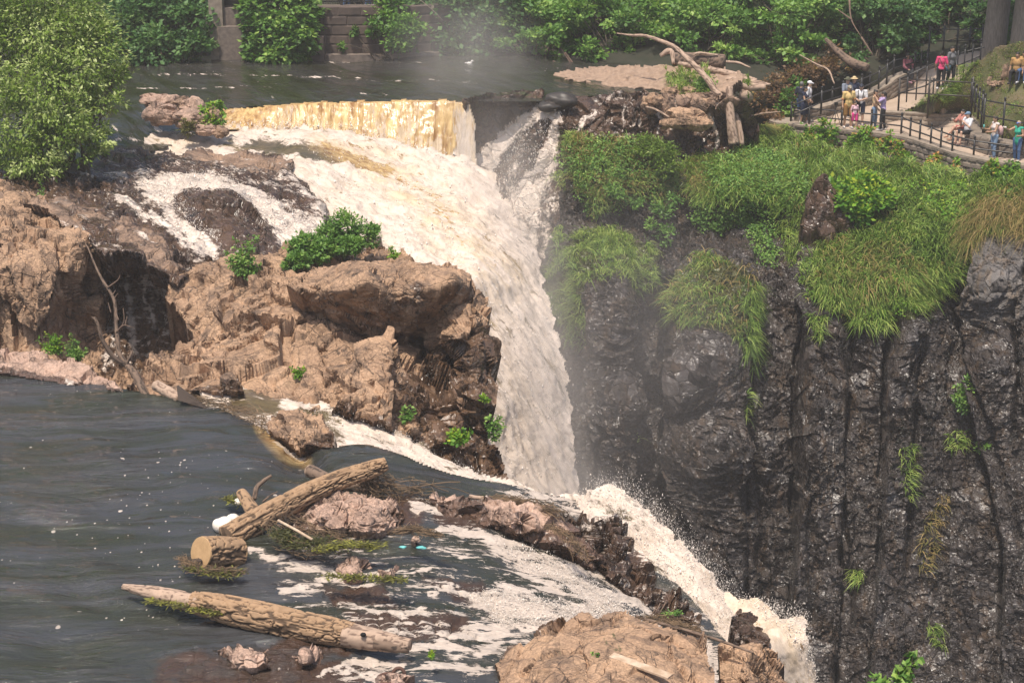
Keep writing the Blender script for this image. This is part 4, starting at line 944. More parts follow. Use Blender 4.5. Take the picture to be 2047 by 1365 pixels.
gravel = relief('gravel_bar', [(1095, 152), (1130, 140), (1180, 132), (1330, 128), (1450, 134), (1490, 150), (1478, 172), (1440, 186), (1400, 188), (1330, 183), (1250, 180), (1150, 166)],
     [(1095, 153, 'z', 2.98), (1150, 167, 'z', 2.96), (1330, 184, 'z', 2.96), (1400, 190, 'z', 3.0), (1250, 150, 'z', 3.25), (1350, 150, 'z', 3.45), (1200, 132, 'z', 3.25), (1330, 130, 'z', 3.6), (1450, 150, 'z', 3.6), (1540, 185, 'z', 3.4), (1480, 195, 'z', 3.2)],
     M['gravel'], 2.4, lambda P, N, U, V: .10 * facets(P / .45, 3, 1, .2) + .12 * fbm(P / .6, 3, 5), jag=5, kind='structure', skirt=(0, .8, -.6))
path_ctrl = [(1590, 250, 'z', 1.25), (1700, 262, 'z', 1.25), (1800, 274, 'z', 1.2), (1900, 302, 'z', 1.15), (2047, 330, 'z', 1.0), (1760, 235, 'z', 1.45), (1650, 232, 'z', 1.45), (1790, 222, 'z', 1.7), (1830, 190, 'z', 2.25), (1790, 185, 'z', 2.1), (1880, 182, 'z', 2.8), (1900, 150, 'z', 3.25), (1840, 150, 'z', 2.9), (1950, 112, 'z', 4.0), (1920, 110, 'z', 3.9), (1870, 245, 'z', 1.35), (1940, 265, 'z', 1.3), (2047, 300, 'z', 1.2)]
path = relief('path', [(1566, 250), (1600, 226), (1700, 205), (1785, 172), (1840, 148), (1900, 112), (1975, 96), (1985, 112), (1940, 140), (1915, 165), (1890, 195), (1850, 225), (1900, 240), (2120, 300), (2120, 340), (1960, 315), (1900, 301), (1800, 271), (1680, 257), (1600, 252)],
     path_ctrl, M['path'], 3, lambda P, N, U, V: .012 * fbm(P / .6, 3, 5), kind='structure', skirt=(0, .2, -.9))
lawn = relief('lawn', [(1767, 232), (1800, 224), (1850, 200), (1885, 180), (1915, 160), (1945, 130), (1990, 92), (2120, 70), (2120, 296), (2040, 282), (1965, 258), (1930, 240), (1850, 235)],
     [(1770, 231, 'D', 77.9), (1850, 234, 'D', 77.5), (1930, 239, 'D', 77.2), (1880, 190, 'z', 2.75), (1900, 170, 'z', 3.05), (1950, 130, 'z', 3.9), (1990, 95, 'z', 4.7), (2040, 110, 'z', 4.6), (2000, 150, 'z', 3.7), (2047, 165, 'z', 3.5), (2047, 210, 'z', 2.9), (1980, 200, 'z', 2.7), (1968, 260, 'D', 73.7), (2040, 281, 'D', 72.5), (2115, 294, 'D', 72.3)],
     M['lawn'], 3, lambda P, N, U, V: .07 * fbm(P / .9, 3, 5), kind='structure', skirt=(0, .3, -.8))

# ---------------------------------------------------------------- grass
def blades(pts, nrm, L, W, droop, mat, name, label=None, seed=1, segs=3, tint0=0.0, lean=None, parent=None, kind='stuff', tintsd=.42):
    """a curved three-sided blade at each root"""
    r = np.random.default_rng(seed)
    n = len(pts)
    L = L * r.uniform(.55, 1.25, n); az = r.uniform(0, 2 * np.pi, n)
    up = nrm * .55 + np.array([0, 0, .75]) + np.stack([np.cos(az), np.sin(az), 0 * az], -1) * .35
    up /= np.linalg.norm(up, axis=1, keepdims=True)
    fld = fbm(pts / .55, 2, seed + 31) * 2.6
    L = L * (1 + .5 * fbm(pts / .4, 2, seed + 33))
    side = .9 * np.stack([np.cos(fld * 2 - 1.57), np.sin(fld * 2 - 1.57), 0 * fld], -1) + np.stack([np.cos(az), np.sin(az), r.normal(0, .3, n)], -1) + (0 if lean is None else np.asarray(lean))
    side = side + nrm * .6; side[:, 2] *= .3
    side /= np.linalg.norm(side, axis=1, keepdims=True)
    dr = droop * r.uniform(.5, 1.4, n)
    wv = np.cross(up, side); wv /= np.linalg.norm(wv, axis=1, keepdims=True) + 1e-9
    V = []
    for k in range(segs + 1):
        t = k / segs
        c = pts + up * (L * (t - .30 * dr * t * t))[:, None] + side * (L * dr * .75 * t * t)[:, None] - np.array([0, 0, 1]) * (L * dr * .55 * t ** 3)[:, None]
        w = W * (1 - t) ** .7
        if k < segs: V += [c - wv * w, c + wv * w]
        else: V += [c]
    V = np.stack(V, 1)
    m = V.shape[1]
    base = np.arange(n)[:, None] * m
    F = []
    for k in range(segs - 1): F.append(base + np.array([2 * k, 2 * k + 1, 2 * k + 3, 2 * k + 2]))
    q = np.stack(F, 1).reshape(-1, 4); tr = base + np.array([2 * segs - 2, 2 * segs - 1, 2 * segs])
    flat = np.concatenate([q.ravel(), tr.ravel()]); sizes = np.concatenate([np.full(len(q), 4), np.full(len(tr), 3)])
    clump = fbm(pts / .8, 2, seed + 3) * .45
    ti = np.clip(.42 + tint0 + clump + r.normal(0, tintsd, n), 0, 1)
    V = V.reshape(-1, 3)
    org = V.mean(0) if parent is None else np.array(parent.location)
    me = mk_mesh(name, V - org, flat, mat, True, {'tint': np.repeat(ti, m)}, sizes)
    o = link(name, me, parent, org if parent is None else None)
    if kind: o['kind'] = kind
    if label: o['label'] = label
    return o
def scatter(R, poly, n, seed=1, jag=10, need=0.0):
    r = np.random.default_rng(seed)
    p = np.array(poly, float)
    U = r.uniform(p[:, 0].min(), p[:, 0].max(), n * 4); V = r.uniform(p[:, 1].min(), p[:, 1].max(), n * 4)
    k = inside(poly, *wob(U, V, jag, 22, seed))
    U, V = U[k][:n], V[k][:n]
    P, N = R.at(U, V), R.nor(U, V)
    if need:
        c = fbm(P / .7, 3, seed + 5) > need
        P, N = P[c], N[c]
    return P, N
def grass(poly, n, L, droop, mat, seed, W=.012, R=None, tint0=0.0, lean=None, need=0, name='grass', label=None, jag=10):
    near = R is lawn
    P, N = scatter(R or rcliff, poly, int(n * (1.0 if near else .82)), seed, jag * (1 if near else 2.6), need)
    if not near: L, W = L * 1.08, W * 1.6
    return blades(P, N, L, W, droop, M[mat], name, label, seed, tint0=tint0, lean=lean)
grass(G_SLOPE, 34000, .46, 1.0, 'grass', 101, W=.014)
grass([(1640, 500), (1760, 560), (1880, 540), (1860, 600), (1730, 660), (1640, 600)], 5500, .5, 1.15, 'grass', 102, W=.014, lean=(0, -.2, 0), tint0=.05, need=-.15)
grass([(1660, 480), (1800, 500), (1850, 580), (1700, 620), (1640, 560)], 1500, .6, 1.2, 'hay', 103, W=.012, lean=(.2, -.2, 0))
grass(G_SLOPE, 2600, .5, 1.0, 'hay', 104, W=.012, need=.05)
grass(G_LEDGE, 9000, .42, 1.1, 'grass', 105, tint0=.12, lean=(-.1, -.2, 0), need=-.22)
grass(G_MID, 4600, .40, 1.2, 'grass', 106, lean=(0, -.3, 0), need=-.02); grass(G_MID, 900, .45, 1.2, 'hay', 107)
grass(G_MID2, 2000, .40, 1.4, 'grass', 108, lean=(0, -.4, 0))
grass(G_DRY, 3500, .45, .9, 'hay', 109, need=-.2); grass(G_DRY, 3600, .42, 1.0, 'grass', 110, need=-.1, tint0=.05)
grass([(1925, 420), (1990, 385), (2110, 385), (2110, 475), (2000, 470), (1960, 490), (1930, 520)], 2600, .85, 1.5, 'hay', 111, W=.010, lean=(-.5, -.4, 0), tint0=-.05)
grass([(1130, 300), (1330, 285), (1370, 330), (1340, 420)], 1600, .5, 1.0, 'grass', 112, need=.05, tint0=.15)
grass([(1365, 330), (1440, 300), (1440, 420), (1380, 410)], 2600, .5, 1.1, 'grass', 113, lean=(-.2, -.4, 0)); grass([(1370, 330), (1420, 310), (1420, 390), (1375, 400)], 700, .6, 1.1, 'hay', 114)
for k, (poly, n) in enumerate([([(1555, 445), (1610, 430), (1625, 520), (1580, 540)], 900), ([(1112, 345), (1135, 340), (1130, 380), (1115, 380)], 250), ([(1180, 378), (1215, 370), (1210, 420), (1180, 420)], 400), ([(1110, 455), (1128, 450), (1124, 490), (1108, 490)], 160), ([(1128, 275), (1160, 268), (1150, 295), (1125, 300)], 260), ([(1915, 580), (1928, 560), (1930, 640), (1915, 640)], 160), ([(1640, 640), (1680, 640), (1650, 690), (1638, 690)], 260), ([(1780, 900), (1830, 880), (1820, 1010), (1800, 1000)], 220), ([(1875, 990), (1900, 990), (1860, 1150), (1825, 1140)], 260), ([(1850, 1250), (1885, 1250), (1885, 1300), (1855, 1300)], 140), ([(1485, 790), (1502, 790), (1500, 850), (1490, 850)], 120), ([(1700, 1140), (1722, 1140), (1720, 1170), (1705, 1170)], 110), ([(1250, 840), (1262, 840), (1260, 880), (1250, 880)], 60), ([(1890, 870), (1930, 860), (1925, 900), (1895, 905)], 160)]):
    grass(poly, n, .34, 1.3, 'hay' if k in (5, 8) else 'grass', 130 + k, need=0, tint0=.15, jag=4)
grass([(1765, 236), (1850, 200), (1915, 160), (1990, 95), (2110, 72), (2110, 325), (1975, 265), (1930, 245)], 9000, .10, .8, 'grass', 160, W=.012, R=lawn, need=-.05, tint0=.1)
grass([(1765, 236), (1850, 200), (1915, 160), (1990, 95), (2110, 72), (2110, 325), (1975, 265), (1930, 245)], 2500, .10, .8, 'hay', 161, W=.010, R=lawn, need=0.0)
grass([(1800, 228), (1860, 200), (1930, 130), (1960, 120), (1900, 200)], 2200, .22, 1.0, 'grass', 162, R=lawn, need=0)
grass([(1475, 270), (1560, 225), (1580, 262), (1500, 300)], 1500, .4, 1, 'hay', 163, need=-.1); grass([(1475, 250), (1580, 235), (1580, 268), (1480, 300)], 2500, .4, 1, 'grass', 164, tint0=.1)
grass([(1330, 140), (1420, 130), (1420, 190), (1340, 190)], 1500, .3, .8, 'grass', 165, R=gravel, tint0=.15, need=0); grass([(1500, 150), (1560, 170), (1540, 200), (1480, 170)], 700, .3, .8, 'grass', 166, R=gravel, need=.1)

# ---------------------------------------------------------------- leaves, trees and bushes
def leaf_mesh(C, N, Dr, L, W, tint, fold=.25):
    """each leaf a kite of two triangles folded along its midrib"""
    n = len(C)
    S = np.cross(N, Dr); S /= np.linalg.norm(S, axis=1, keepdims=True) + 1e-9
    L = L[:, None]; W = W[:, None]
    a = C; b = C + Dr * L * .45 + S * W - N * W * fold; c = C + Dr * L; d = C + Dr * L * .45 - S * W - N * W * fold
    V = np.stack([a, b, c, d], 1).reshape(-1, 3)
    i = np.arange(n)[:, None] * 4
    F = np.concatenate([i + np.array([0, 1, 2]), i + np.array([0, 2, 3])], 0)
    return V, F, np.repeat(tint, 4)
def crown_geo(lobes, n, L, W, seed, droop=.5, cl=70, spread=.22, shell=.5, tint0=0.0, tip=.3, flat=.6, csd=.16):
    """lobes: (centre, radius or 3 radii); leaves in twig clusters through the outer part of every lobe"""
    r = np.random.default_rng(seed)
    vol = np.array([np.prod(np.broadcast_to(np.asarray(x[1], float), (3,))) ** (2 / 3) for x in lobes]); vol /= vol.sum()
    Cs, Ns, Ds, Ts = [], [], [], []
    for (c, rad), w in zip(lobes, vol):
        rad = np.broadcast_to(np.asarray(rad, float), (3,)); c = np.asarray(c, float)
        m = max(1, int(round(n * w / cl)))
        d = r.normal(size=(m, 3)); d /= np.linalg.norm(d, axis=1, keepdims=True)
        rr = shell + (1.08 - shell) * r.random(m) ** .6
        cc = c + d * rad * rr[:, None]
        k = np.repeat(np.arange(m), r.poisson(cl, m))
        sp = spread * rad.mean()
        off = r.normal(size=(len(k), 3)) * sp * np.array([1, 1, flat])
        p = cc[k] + off
        out = d[k] * .7 + off / sp * .35
        dr = out + r.normal(size=out.shape) * .55; dr[:, 2] -= droop * r.random(len(k)); dr /= np.linalg.norm(dr, axis=1, keepdims=True)
        nn = np.array([0, 0, 1.0]) + out * .5 + r.normal(size=out.shape) * .45
        nn -= dr * (nn * dr).sum(1, keepdims=True); nn /= np.linalg.norm(nn, axis=1, keepdims=True) + 1e-9
        ct = r.normal(0, csd, m)[k]
        t = .38 + tint0 + ct + r.normal(0, .14, len(k)) + tip * (off[:, 2] / sp) * .25
        Cs.append(p); Ns.append(nn); Ds.append(dr); Ts.append(np.clip(t, 0, 1))
    C, N, D, T = map(np.concatenate, (Cs, Ns, Ds, Ts))
    l = L * r.uniform(.6, 1.3, len(C))
    return leaf_mesh(C, N, D, l, l * W, T)
def branch(mb, a, b, r0, r1, seed=0, n=6, wig=.08, sides=6):
    rr = np.random.default_rng(seed)
    a, b = np.asarray(a, float), np.asarray(b, float)
    t = np.linspace(0, 1, n)[:, None]
    L = np.linalg.norm(b - a)
    P = a + (b - a) * t + rr.normal(0, wig * L, (n, 3)) * np.sin(t * np.pi) * .5
    mb.tube(catmull(P, n * 2), np.linspace(r0, r1, n * 2), sides)
    return P
def tree(name, label, cat, base, lobes, n, L, W, mat, trunk_r=.12, seed=1, group=None, stems=1, tmat='twig', dark=None, **kw):
    """base: (u, v, D); lobes: (u, v, D, radius px[, depth factor]) measured on the photograph, turned into metres"""
    b = un(*base) if len(base) == 3 and base[2] > 20 else np.array(base)
    e = empty(name, b, label, cat, group)
    LB = []
    for lb in lobes:
        u, v, D, rp = lb[:4]
        ry = rp * (lb[4] if len(lb) > 4 else .9)
        s = D / FPX
        LB.append((un(u, v, D), (rp * s, min(max(rp, ry), rp * 1.0) * s * .9, ry * s)))
    V, F, T = crown_geo(LB, n, L, W, seed, **kw)
    me = mk_mesh('crown', V - b, F, M[mat], None, {'tint': T})
    link('crown', me, e)
    mb = MB(); rr = np.random.default_rng(seed + 1)
    for k, (c, r) in enumerate(LB):
        c = c.copy(); st = b + np.array([rr.normal(0, .12 * stems), rr.normal(0, .08 * stems), -0.1])
        mid = st * .5 + np.array([c[0], c[1], c[2]]) * .5 + rr.normal(0, .1, 3)
        branch(mb, st, c + np.array([0, 0, r[2] * .3]), trunk_r, trunk_r * .25, seed + k)
        for q in range(5):
            d = rr.normal(size=3); d[2] = abs(d[2]) * .7; d /= np.linalg.norm(d)
            s0 = st + (c - st) * rr.uniform(.55, 1)
            branch(mb, s0, c + d * r * rr.uniform(.7, 1.0), trunk_r * .35, trunk_r * .08, seed + 50 + k * 5 + q, 4, sides=5)
    mb.build('trunk', M[tmat], e)
    return e
tree('willow_bush', 'big light green willowy bush leaning over the rapids at the left', 'bush', (135, 350, 62.2),
     [(90, 40, 62.5, 120), (10, 120, 62, 110), (150, 110, 62, 90), (190, 75, 62.5, 50), (185, 165, 62, 60), (215, 205, 61.6, 42, .5), (100, 190, 61.3, 100), (30, 250, 61, 90), (120, 280, 60.8, 75, .7), (190, 270, 61.3, 45, .7), (60, 320, 60.8, 70, .5), (-40, 30, 63, 110), (150, 20, 63, 70), (245, 130, 62, 18, .8), (20, -60, 63, 120), (130, 240, 60.6, 60)],
     40000, .17, .22, 'leaf_willow', .055, 201, stems=4, cl=40, spread=.15, shell=.45, droop=.7, tip=1.0, tint0=.26)
ivy_group = 'bushes along the far wall'
tree('bush', 'dense dark green bush left of the concrete pier', 'bush', (335, 122, 83), [(260, 60, 83.5, 60), (320, 20, 84, 70), (382, 50, 82.6, 44), (390, 95, 82.2, 32, .8), (320, 95, 82.4, 50, .7), (260, 105, 82.4, 36, .6), (240, 10, 85, 60), (375, 5, 84, 40)], 15000, .24, .36, 'leaf_deep', .07, 202, stems=5, cl=40, spread=.2, shell=.5)
tree('bush', 'bushy green tree with yellowish tips right of the concrete pier', 'bush', (560, 122, 82.6), [(555, 20, 82.6, 60), (532, 70, 82.3, 40), (590, 70, 82.2, 44), (560, 100, 82, 42, .6), (514, 105, 82.0, 22, .7), (600, 30, 82.6, 34), (512, 15, 82.8, 30), (605, 95, 82.2, 24)], 13000, .26, .36, 'leaf_mid', .07, 203, stems=5, cl=40, spread=.2, tip=.8)
tree('vine', 'green creeper trailing down the old stone wall', 'vine', (760, 118, 83.0), [(770, 40, 83, 28, .8), (800, 66, 82.7, 32, .9), (748, 72, 83, 12), (815, 95, 82.4, 12), (704, 60, 83.2, 10), (785, 15, 83.4, 30), (690, 90, 83.2, 8), (828, 56, 82.5, 22)], 3000, .22, .36, 'leaf_mid', .03, 204, stems=3, cl=30, spread=.25)
tree('tree', 'dark shaded tree overhanging the pool behind the drifting mist', 'tree', (920, 118, 85.5), [(900, 20, 85.5, 85), (960, 70, 85, 55), (850, 40, 86, 60), (880, 85, 85, 45, .8), (930, 100, 85, 40, .5), (980, 10, 85.5, 70)], 14000, .26, .36, 'leaf_deep', .10, 205, stems=3, cl=40, spread=.2)
TR = [('leafy green tree with drooping boughs over the end of the gravel bar', (1080, 124, 84.6), [(1060, 40, 84.5, 62), (1030, 100, 84, 42, .6), (1100, 95, 83.5, 45, .6), (1120, 50, 84.5, 50), (1010, 70, 84.6, 35)], 'leaf_mid', 206),
      ('broad bright green tree behind the tip of the bare dead trunk', (1220, 124, 84.2), [(1190, 40, 84.2, 75, .7), (1250, 80, 83.6, 60, .6), (1170, 100, 83.4, 45, .5), (1280, 20, 84.5, 70, .7), (1230, 110, 83.0, 40, .4), (1150, 0, 85, 60)], 'leaf_mid', 207),
      ('green tree with layered boughs right above the big stranded log', (1400, 124, 83.6), [(1370, 40, 83.8, 75, .6), (1430, 80, 83, 60, .6), (1330, 85, 83.2, 50, .5), (1470, 40, 83.8, 60, .7), (1400, 105, 82.6, 45, .4)], 'leaf_mid', 208),
      ('mid green tree behind the tangle of withered brush', (1590, 130, 83), [(1560, 40, 83.2, 75, .7), (1620, 70, 82.6, 60, .7), (1520, 100, 82.2, 50, .7), (1580, 110, 81.8, 45, .6), (1640, 10, 84, 60), (1500, 10, 84.5, 60)], 'leaf_mid', 209),
      ('shaded green tree behind the seated woman on the ramp wall', (1740, 140, 83), [(1720, 40, 83.2, 70, .7), (1780, 80, 82.4, 45), (1700, 100, 82, 45, .7), (1800, 30, 83, 60), (1750, 0, 84, 70), (1830, 95, 82.2, 30)], 'leaf_deep', 210),
      ('dark tree crowding the tall iron fence', (1880, 80, 83.6), [(1870, 30, 84, 60, .8), (1920, 60, 83.4, 40), (1840, 60, 83.2, 40), (1930, 10, 84, 50), (1960, 70, 83, 26)], 'leaf_deep', 211),
      ('dark green tree standing high behind the creeper wall', (740, 20, 88), [(700, -50, 88, 40), (780, -40, 88, 50), (850, 0, 87, 40)], 'leaf_deep', 212),
      ('dark leafy tree far behind the willowy bush', (170, 100, 88), [(190, 10, 87, 70), (120, 60, 87, 70), (220, 70, 86, 40), (60, 20, 88, 80), (10, 90, 87, 60)], 'leaf_deep', 213)]
for lab, base, lob, mt, sd in TR:
    rr = np.random.default_rng(sd); new = []
    for (u, v, D, r_, *_) in lob:
        new.append((u, v, D + 3.6, r_ * .9, .6))
        for q in range(5):
            a = rr.uniform(0, 6.28); k = rr.uniform(.2, .95)
            new.append((u + r_ * k * math.cos(a), min(v + r_ * .7 * k * math.sin(a), base[1] - 6), D + rr.uniform(-1.2, 2.4), r_ * rr.uniform(.34, .56), .55))
    lob = new
    tree('tree', lab, 'tree', base, lob, 17000, .22, .38, mt, .05, sd, group='trees on the far bank', stems=3, cl=34, spread=.34, shell=.3, flat=.35, csd=.22, tint0=.04)
for k, (u, D) in enumerate(((-150, 100), (180, 102), (520, 104), (860, 103), (1180, 104), (1500, 102), (1820, 100), (2150, 98))):
    tree('tree', 'tall dark wood tree rising out of view behind the far bank', 'tree', (u, -20, D), [(u, -220, D, 210, .6), (u - 60, -420, D + 2, 190, .6), (u + 70, -560, D + 3, 170, .6), (u, -80, D, 150, .5)], 5000, .5, .42, 'leaf_deep', .25, 600 + k, group='tall trees behind the far bank', stems=1, cl=30, spread=.2, shell=.6)
# crowns that shade the two big trunks at the right, above the frame
def big_tree(label, base, r, lean, seed, D):
    b = un(*base); e = empty('tree', b, label, 'tree')
    mb = MB(); top = b + np.array([lean, .2, 5.2])
    P = catmull([b - (0, 0, .3), b + (lean * .2, 0, .5), b * .5 + top * .5 + (.05, 0, 0), top], 22)
    R = np.interp(np.linspace(0, 1, 22), [0, .08, .3, 1], [r * 1.6, r * 1.1, r, r * .8])
    th = np.linspace(0, 2 * np.pi, 20, endpoint=False)
    dd = .10 * r * fbm(np.stack(np.broadcast_arrays(np.cos(th)[None] * 3, np.sin(th)[None] * 3, np.linspace(0, 3, 22)[:, None]), -1), 3, seed)
    mb.add(*tube_geo(P, R, 20, True, dd))
    for k in range(5):
        a = k * 1.3; branch(mb, top - (0, 0, .4), top + (math.cos(a) * 2.6, math.sin(a) * 1.6, 1.6), r * .5, r * .1, seed + k, 6, .12, 7)
    mb.build('trunk', M['trunk'], e)
    lob = [(top + np.array([dx, dy, dz]), (rx, 1.6, 1.2)) for dx, dy, dz, rx in ((0, 0, 2.0, 2.2), (-2.2, .3, 1.4, 1.7), (2.0, 0, 1.5, 1.7), (-1.0, -1.2, .9, 1.4), (-3.4, .6, .4, 1.2))]
    V, F, T = crown_geo(lob, 9000, .26, .36, seed + 9, cl=40, spread=.2)
    link('crown', mk_mesh('crown', V - b, F, M['leaf_deep'], None, {'tint': T}), e)
tree('bush', 'dark shrub filling the gap between the two thick grey trunks', 'bush', (2012, 90, 81), [(2010, 60, 81, 26), (2014, 30, 81.5, 30), (2050, 60, 80.5, 24), (2030, 10, 82, 40), (1965, 20, 82, 24)], 3600, .2, .36, 'leaf_deep', .03, 219, cl=30)
big_tree('thick grey tree trunk beside the tall iron fence at the top of the path', (1985, 108, 77.8), .52, .15, 220, 78)
big_tree('thick grey tree trunk in deep shade at the upper right corner', (2042, 118, 76.6), .55, .1, 230, 77)

def bushes(name, label, cat, base, lobes, n, L, W, mat, seed, **kw): return tree(name, label, cat, base, lobes, n, L, W, mat, kw.pop('tr', .018), seed, **kw)
# plants on the rocks
bushes('bush', 'bushy green shrub on the crest of the outcrop beside the white water', 'bush', (680, 505, 54.6), [(690, 455, 55, 32), (660, 475, 54.8, 26), (725, 470, 55, 28), (700, 490, 54.2, 26, .6), (745, 462, 55.2, 14, .6), (650, 495, 54.2, 22, .7)], 6500, .11, .30, 'leaf_mid', 301, stems=3, cl=30, spread=.22)
bushes('bush', 'broad leaved green shrub on the outcrop left of the crest shrub', 'bush', (600, 528, 53.8), [(612, 495, 54, 26), (595, 520, 53.4, 20, .6), (635, 505, 53.8, 16), (578, 532, 53.2, 10, .6)], 3000, .13, .30, 'leaf_mid', 302, stems=2, cl=26, spread=.25)
def stalks(label, base, tops, mat, n, L, W, seed, name='plant', r=.010, width=7, bare=()):
    b = un(*base); e = empty(name, b, label, 'plant')
    mb = MB(); Cs = []
    rr = np.random.default_rng(seed)
    lob = []
    for (u, v) in tops:
        t = un(u, v, base[2]) + np.array([0, rr.normal(0, .08), 0])
        branch(mb, b + np.array([(t[0] - b[0]) * .35, 0, -.05]), t, r, r * .4, seed, 5, .05, 5)
        for k in range(6):
            s = .25 + .14 * k
            c = b + (t - b) * s
            w = width * base[2] / FPX * (1.15 - .85 * s) * rr.uniform(.5, 1.0)
            lob.append((c, (w, w, w * .9)))
    for k, (u, v) in enumerate(bare): branch(mb, b, un(u, v, base[2] - .2), r, r * .35, seed + 90 + k, 6, .10, 5)
    mb.build('stem', M['drift_dark' if False else 'twig'], e)
    V, F, T = crown_geo(lob, n, L, W, seed, cl=7, spread=.6, shell=.1, tint0=.08, tip=.8)
    link('foliage', mk_mesh('foliage', V - b, F, M[mat], None, {'tint': T}), e)
    return e
stalks('upright green weed with three leafy spikes on the shoulder of the outcrop', (485, 550, 53), [(470, 478), (493, 472), (513, 468), (452, 502), (520, 535), (480, 520)], 'leaf_mid', 1700, .11, .28, 310, width=11)
stalks('narrow leaved yellow green weed at the foot of the left cliff', (112, 706, 51.5), [(95, 665), (108, 662), (118, 668), (76, 680), (122, 690)], 'leaf_bright', 700, .10, .22, 311, width=8)
stalks('slender pale green weed beside the dead tree base rocks', (150, 722, 50.8), [(140, 662), (150, 685), (160, 695), (132, 690), (168, 700)], 'leaf_mid', 700, .11, .18, 312, width=8)
stalks('low green weed growing from the scree of the outcrop', (598, 752, 48.4), [(585, 735), (600, 733), (612, 738), (592, 748)], 'leaf_bright', 220, .09, .34, 313, width=7)
stalks('small leafy weed hanging in the crack above the side channel', (812, 838, 46.2), [(806, 812), (820, 812), (828, 820), (812, 830)], 'leaf_mid', 260, .10, .3, 314, width=7)
stalks('light green creeper on the shaded foot of the outcrop', (915, 880, 46.6), [(900, 868), (925, 850), (938, 858), (910, 860), (922, 878), (935, 872)], 'leaf_bright', 420, .12, .38, 315, width=9)
stalks('leafy sprig sticking out of the right foot of the outcrop', (985, 865, 46.9), [(985, 825), (1000, 830), (1005, 848), (978, 838), (988, 880)], 'leaf_mid', 420, .10, .3, 316, width=9)
stalks('tiny yellow green sprig on the block under the boulder', (968, 800, 47.2), [(962, 790), (970, 788), (975, 798)], 'leaf_bright', 90, .09, .3, 317, width=5)
stalks('small green sprig on the boulder crest', (785, 512, 54), [(780, 492), (790, 500), (796, 508)], 'leaf_bright', 200, .09, .3, 318, width=7)
stalks('thin green sprout in the shallow pool above the left cliff', (82, 402, 58.4), [(80, 366), (84, 380), (78, 388)], 'leaf_mid', 200, .09, .22, 319, width=5)
stalks('leafy bush on the little rock island in front of the amber weir', (425, 250, 68.8), [(415, 200), (430, 198), (442, 206), (405, 212), (425, 225), (440, 235), (418, 240)], 'leaf_bright', 1900, .16, .36, 320, width=14)
stalks('trailing weed hanging off the rock island into the white water', (375, 262, 68.2), [(365, 238), (380, 245), (390, 240), (370, 258)], 'weed', 500, .16, .14, 321, width=9)
stalks('bright green sprout on the water worn rock beside the long log', (862, 1316, 32.2), [(858, 1300), (866, 1302), (862, 1308)], 'leaf_bright', 60, .06, .3, 322, width=5, r=.006)
stalks('tall thin green sprig on the foreground rock slab', (1193, 1330, 31.9), [(1188, 1308), (1196, 1300), (1192, 1318), (1182, 1326)], 'leaf_mid', 90, .05, .4, 323, width=6, r=.006)
stalks('green sprig rooted under the bleached plank', (1250, 1318, 32.1), [(1243, 1312), (1256, 1310), (1262, 1322), (1240, 1326)], 'leaf_bright', 90, .06, .4, 324, width=6, r=.006)
stalks('broad leaved sapling with bare twigs at the bottom right', (1790, 1380, 26.5), [(1812, 1325), (1830, 1300), (1826, 1330), (1800, 1345), (1730, 1355), (1745, 1350), (1810, 1355), (1836, 1312)], 'leaf_mid', 90, .13, .36, 325, width=9, r=.010, bare=((1826, 1278), (1850, 1292), (1880, 1310), (1905, 1328), (1870, 1345), (1920, 1352)))
bushes('bush', 'glossy yellow topped bush draped over the dark rock pillar on the slope', 'bush', (1700, 440, 69.6), [(1690, 385, 69.6, 34, .8), (1730, 375, 69.8, 36, .7), (1665, 400, 69.2, 24, .9), (1745, 400, 69.2, 30, .8), (1700, 410, 69, 30, .7), (1760, 378, 70, 22, .6), (1655, 425, 69, 12, 1.0), (1715, 430, 68.9, 22, .8)], 5200, .20, .38, 'leaf_bright', 330, stems=2, cl=24, spread=.25, tip=1.6)
stalks('dark green fern clump in the recess of the far right cliff', (1935, 800, 66.0), [(1915, 770), (1930, 752), (1945, 770), (1905, 790), (1940, 800), (1925, 815), (1910, 805)], 'leaf_mid', 1400, .16, .25, 331, width=13)
stalks('small fern clump low in the far right fissure', (1965, 900, 65.8), [(1960, 880), (1972, 885), (1955, 895)], 'leaf_mid', 300, .14, .25, 332, width=8)
stalks('pale shrub on the gravel bar by the bare dead trunk', (1415, 185, 74.8), [(1400, 150), (1420, 152), (1430, 165), (1405, 170), (1425, 180), (1392, 160)], 'leaf_mid', 1900, .12, .25, 333, width=15)
stalks('pale low shrub at the river side of the gravel bar', (1355, 182, 77), [(1340, 165), (1360, 158), (1375, 162), (1350, 172), (1385, 150)], 'leaf_mid', 1400, .12, .25, 334, width=12)
bushes('bush', 'fresh green shrub beside the embracing couple', 'bush', (1580, 225, 79.4), [(1580, 195, 79.4, 20), (1570, 215, 79, 16), (1595, 170, 79.8, 14), (1600, 200, 79.5, 12)], 1500, .18, .36, 'leaf_mid', 335, stems=2, cl=24, spread=.3)
bushes('brush', 'withered brown brush heap below the path railing', 'brush', (1590, 190, 80), [(1560, 170, 80, 32, .7), (1610, 150, 80.4, 36, .6), (1530, 205, 79.2, 26, .8), (1650, 135, 80.8, 26, .6), (1580, 200, 79.4, 26, .6), (1540, 240, 78.6, 20), (1660, 105, 82, 16, 1.4), (1700, 130, 81.6, 16)], 4200, .17, .34, 'leaf_brown', 336, stems=4, cl=24, spread=.3, tr=.03)
bushes('bush', 'green scrub on the cliff ledge in front of the thin falls', 'bush', (1320, 330, 71.4), [(1300, 285, 71.6, 22, .8), (1320, 300, 71.2, 24, .9), (1345, 320, 71.3, 20), (1285, 300, 71.4, 14), (1330, 335, 71, 16)], 2600, .12, .25, 'leaf_willow', 337, stems=2, cl=24, spread=.3, tint0=-.1)
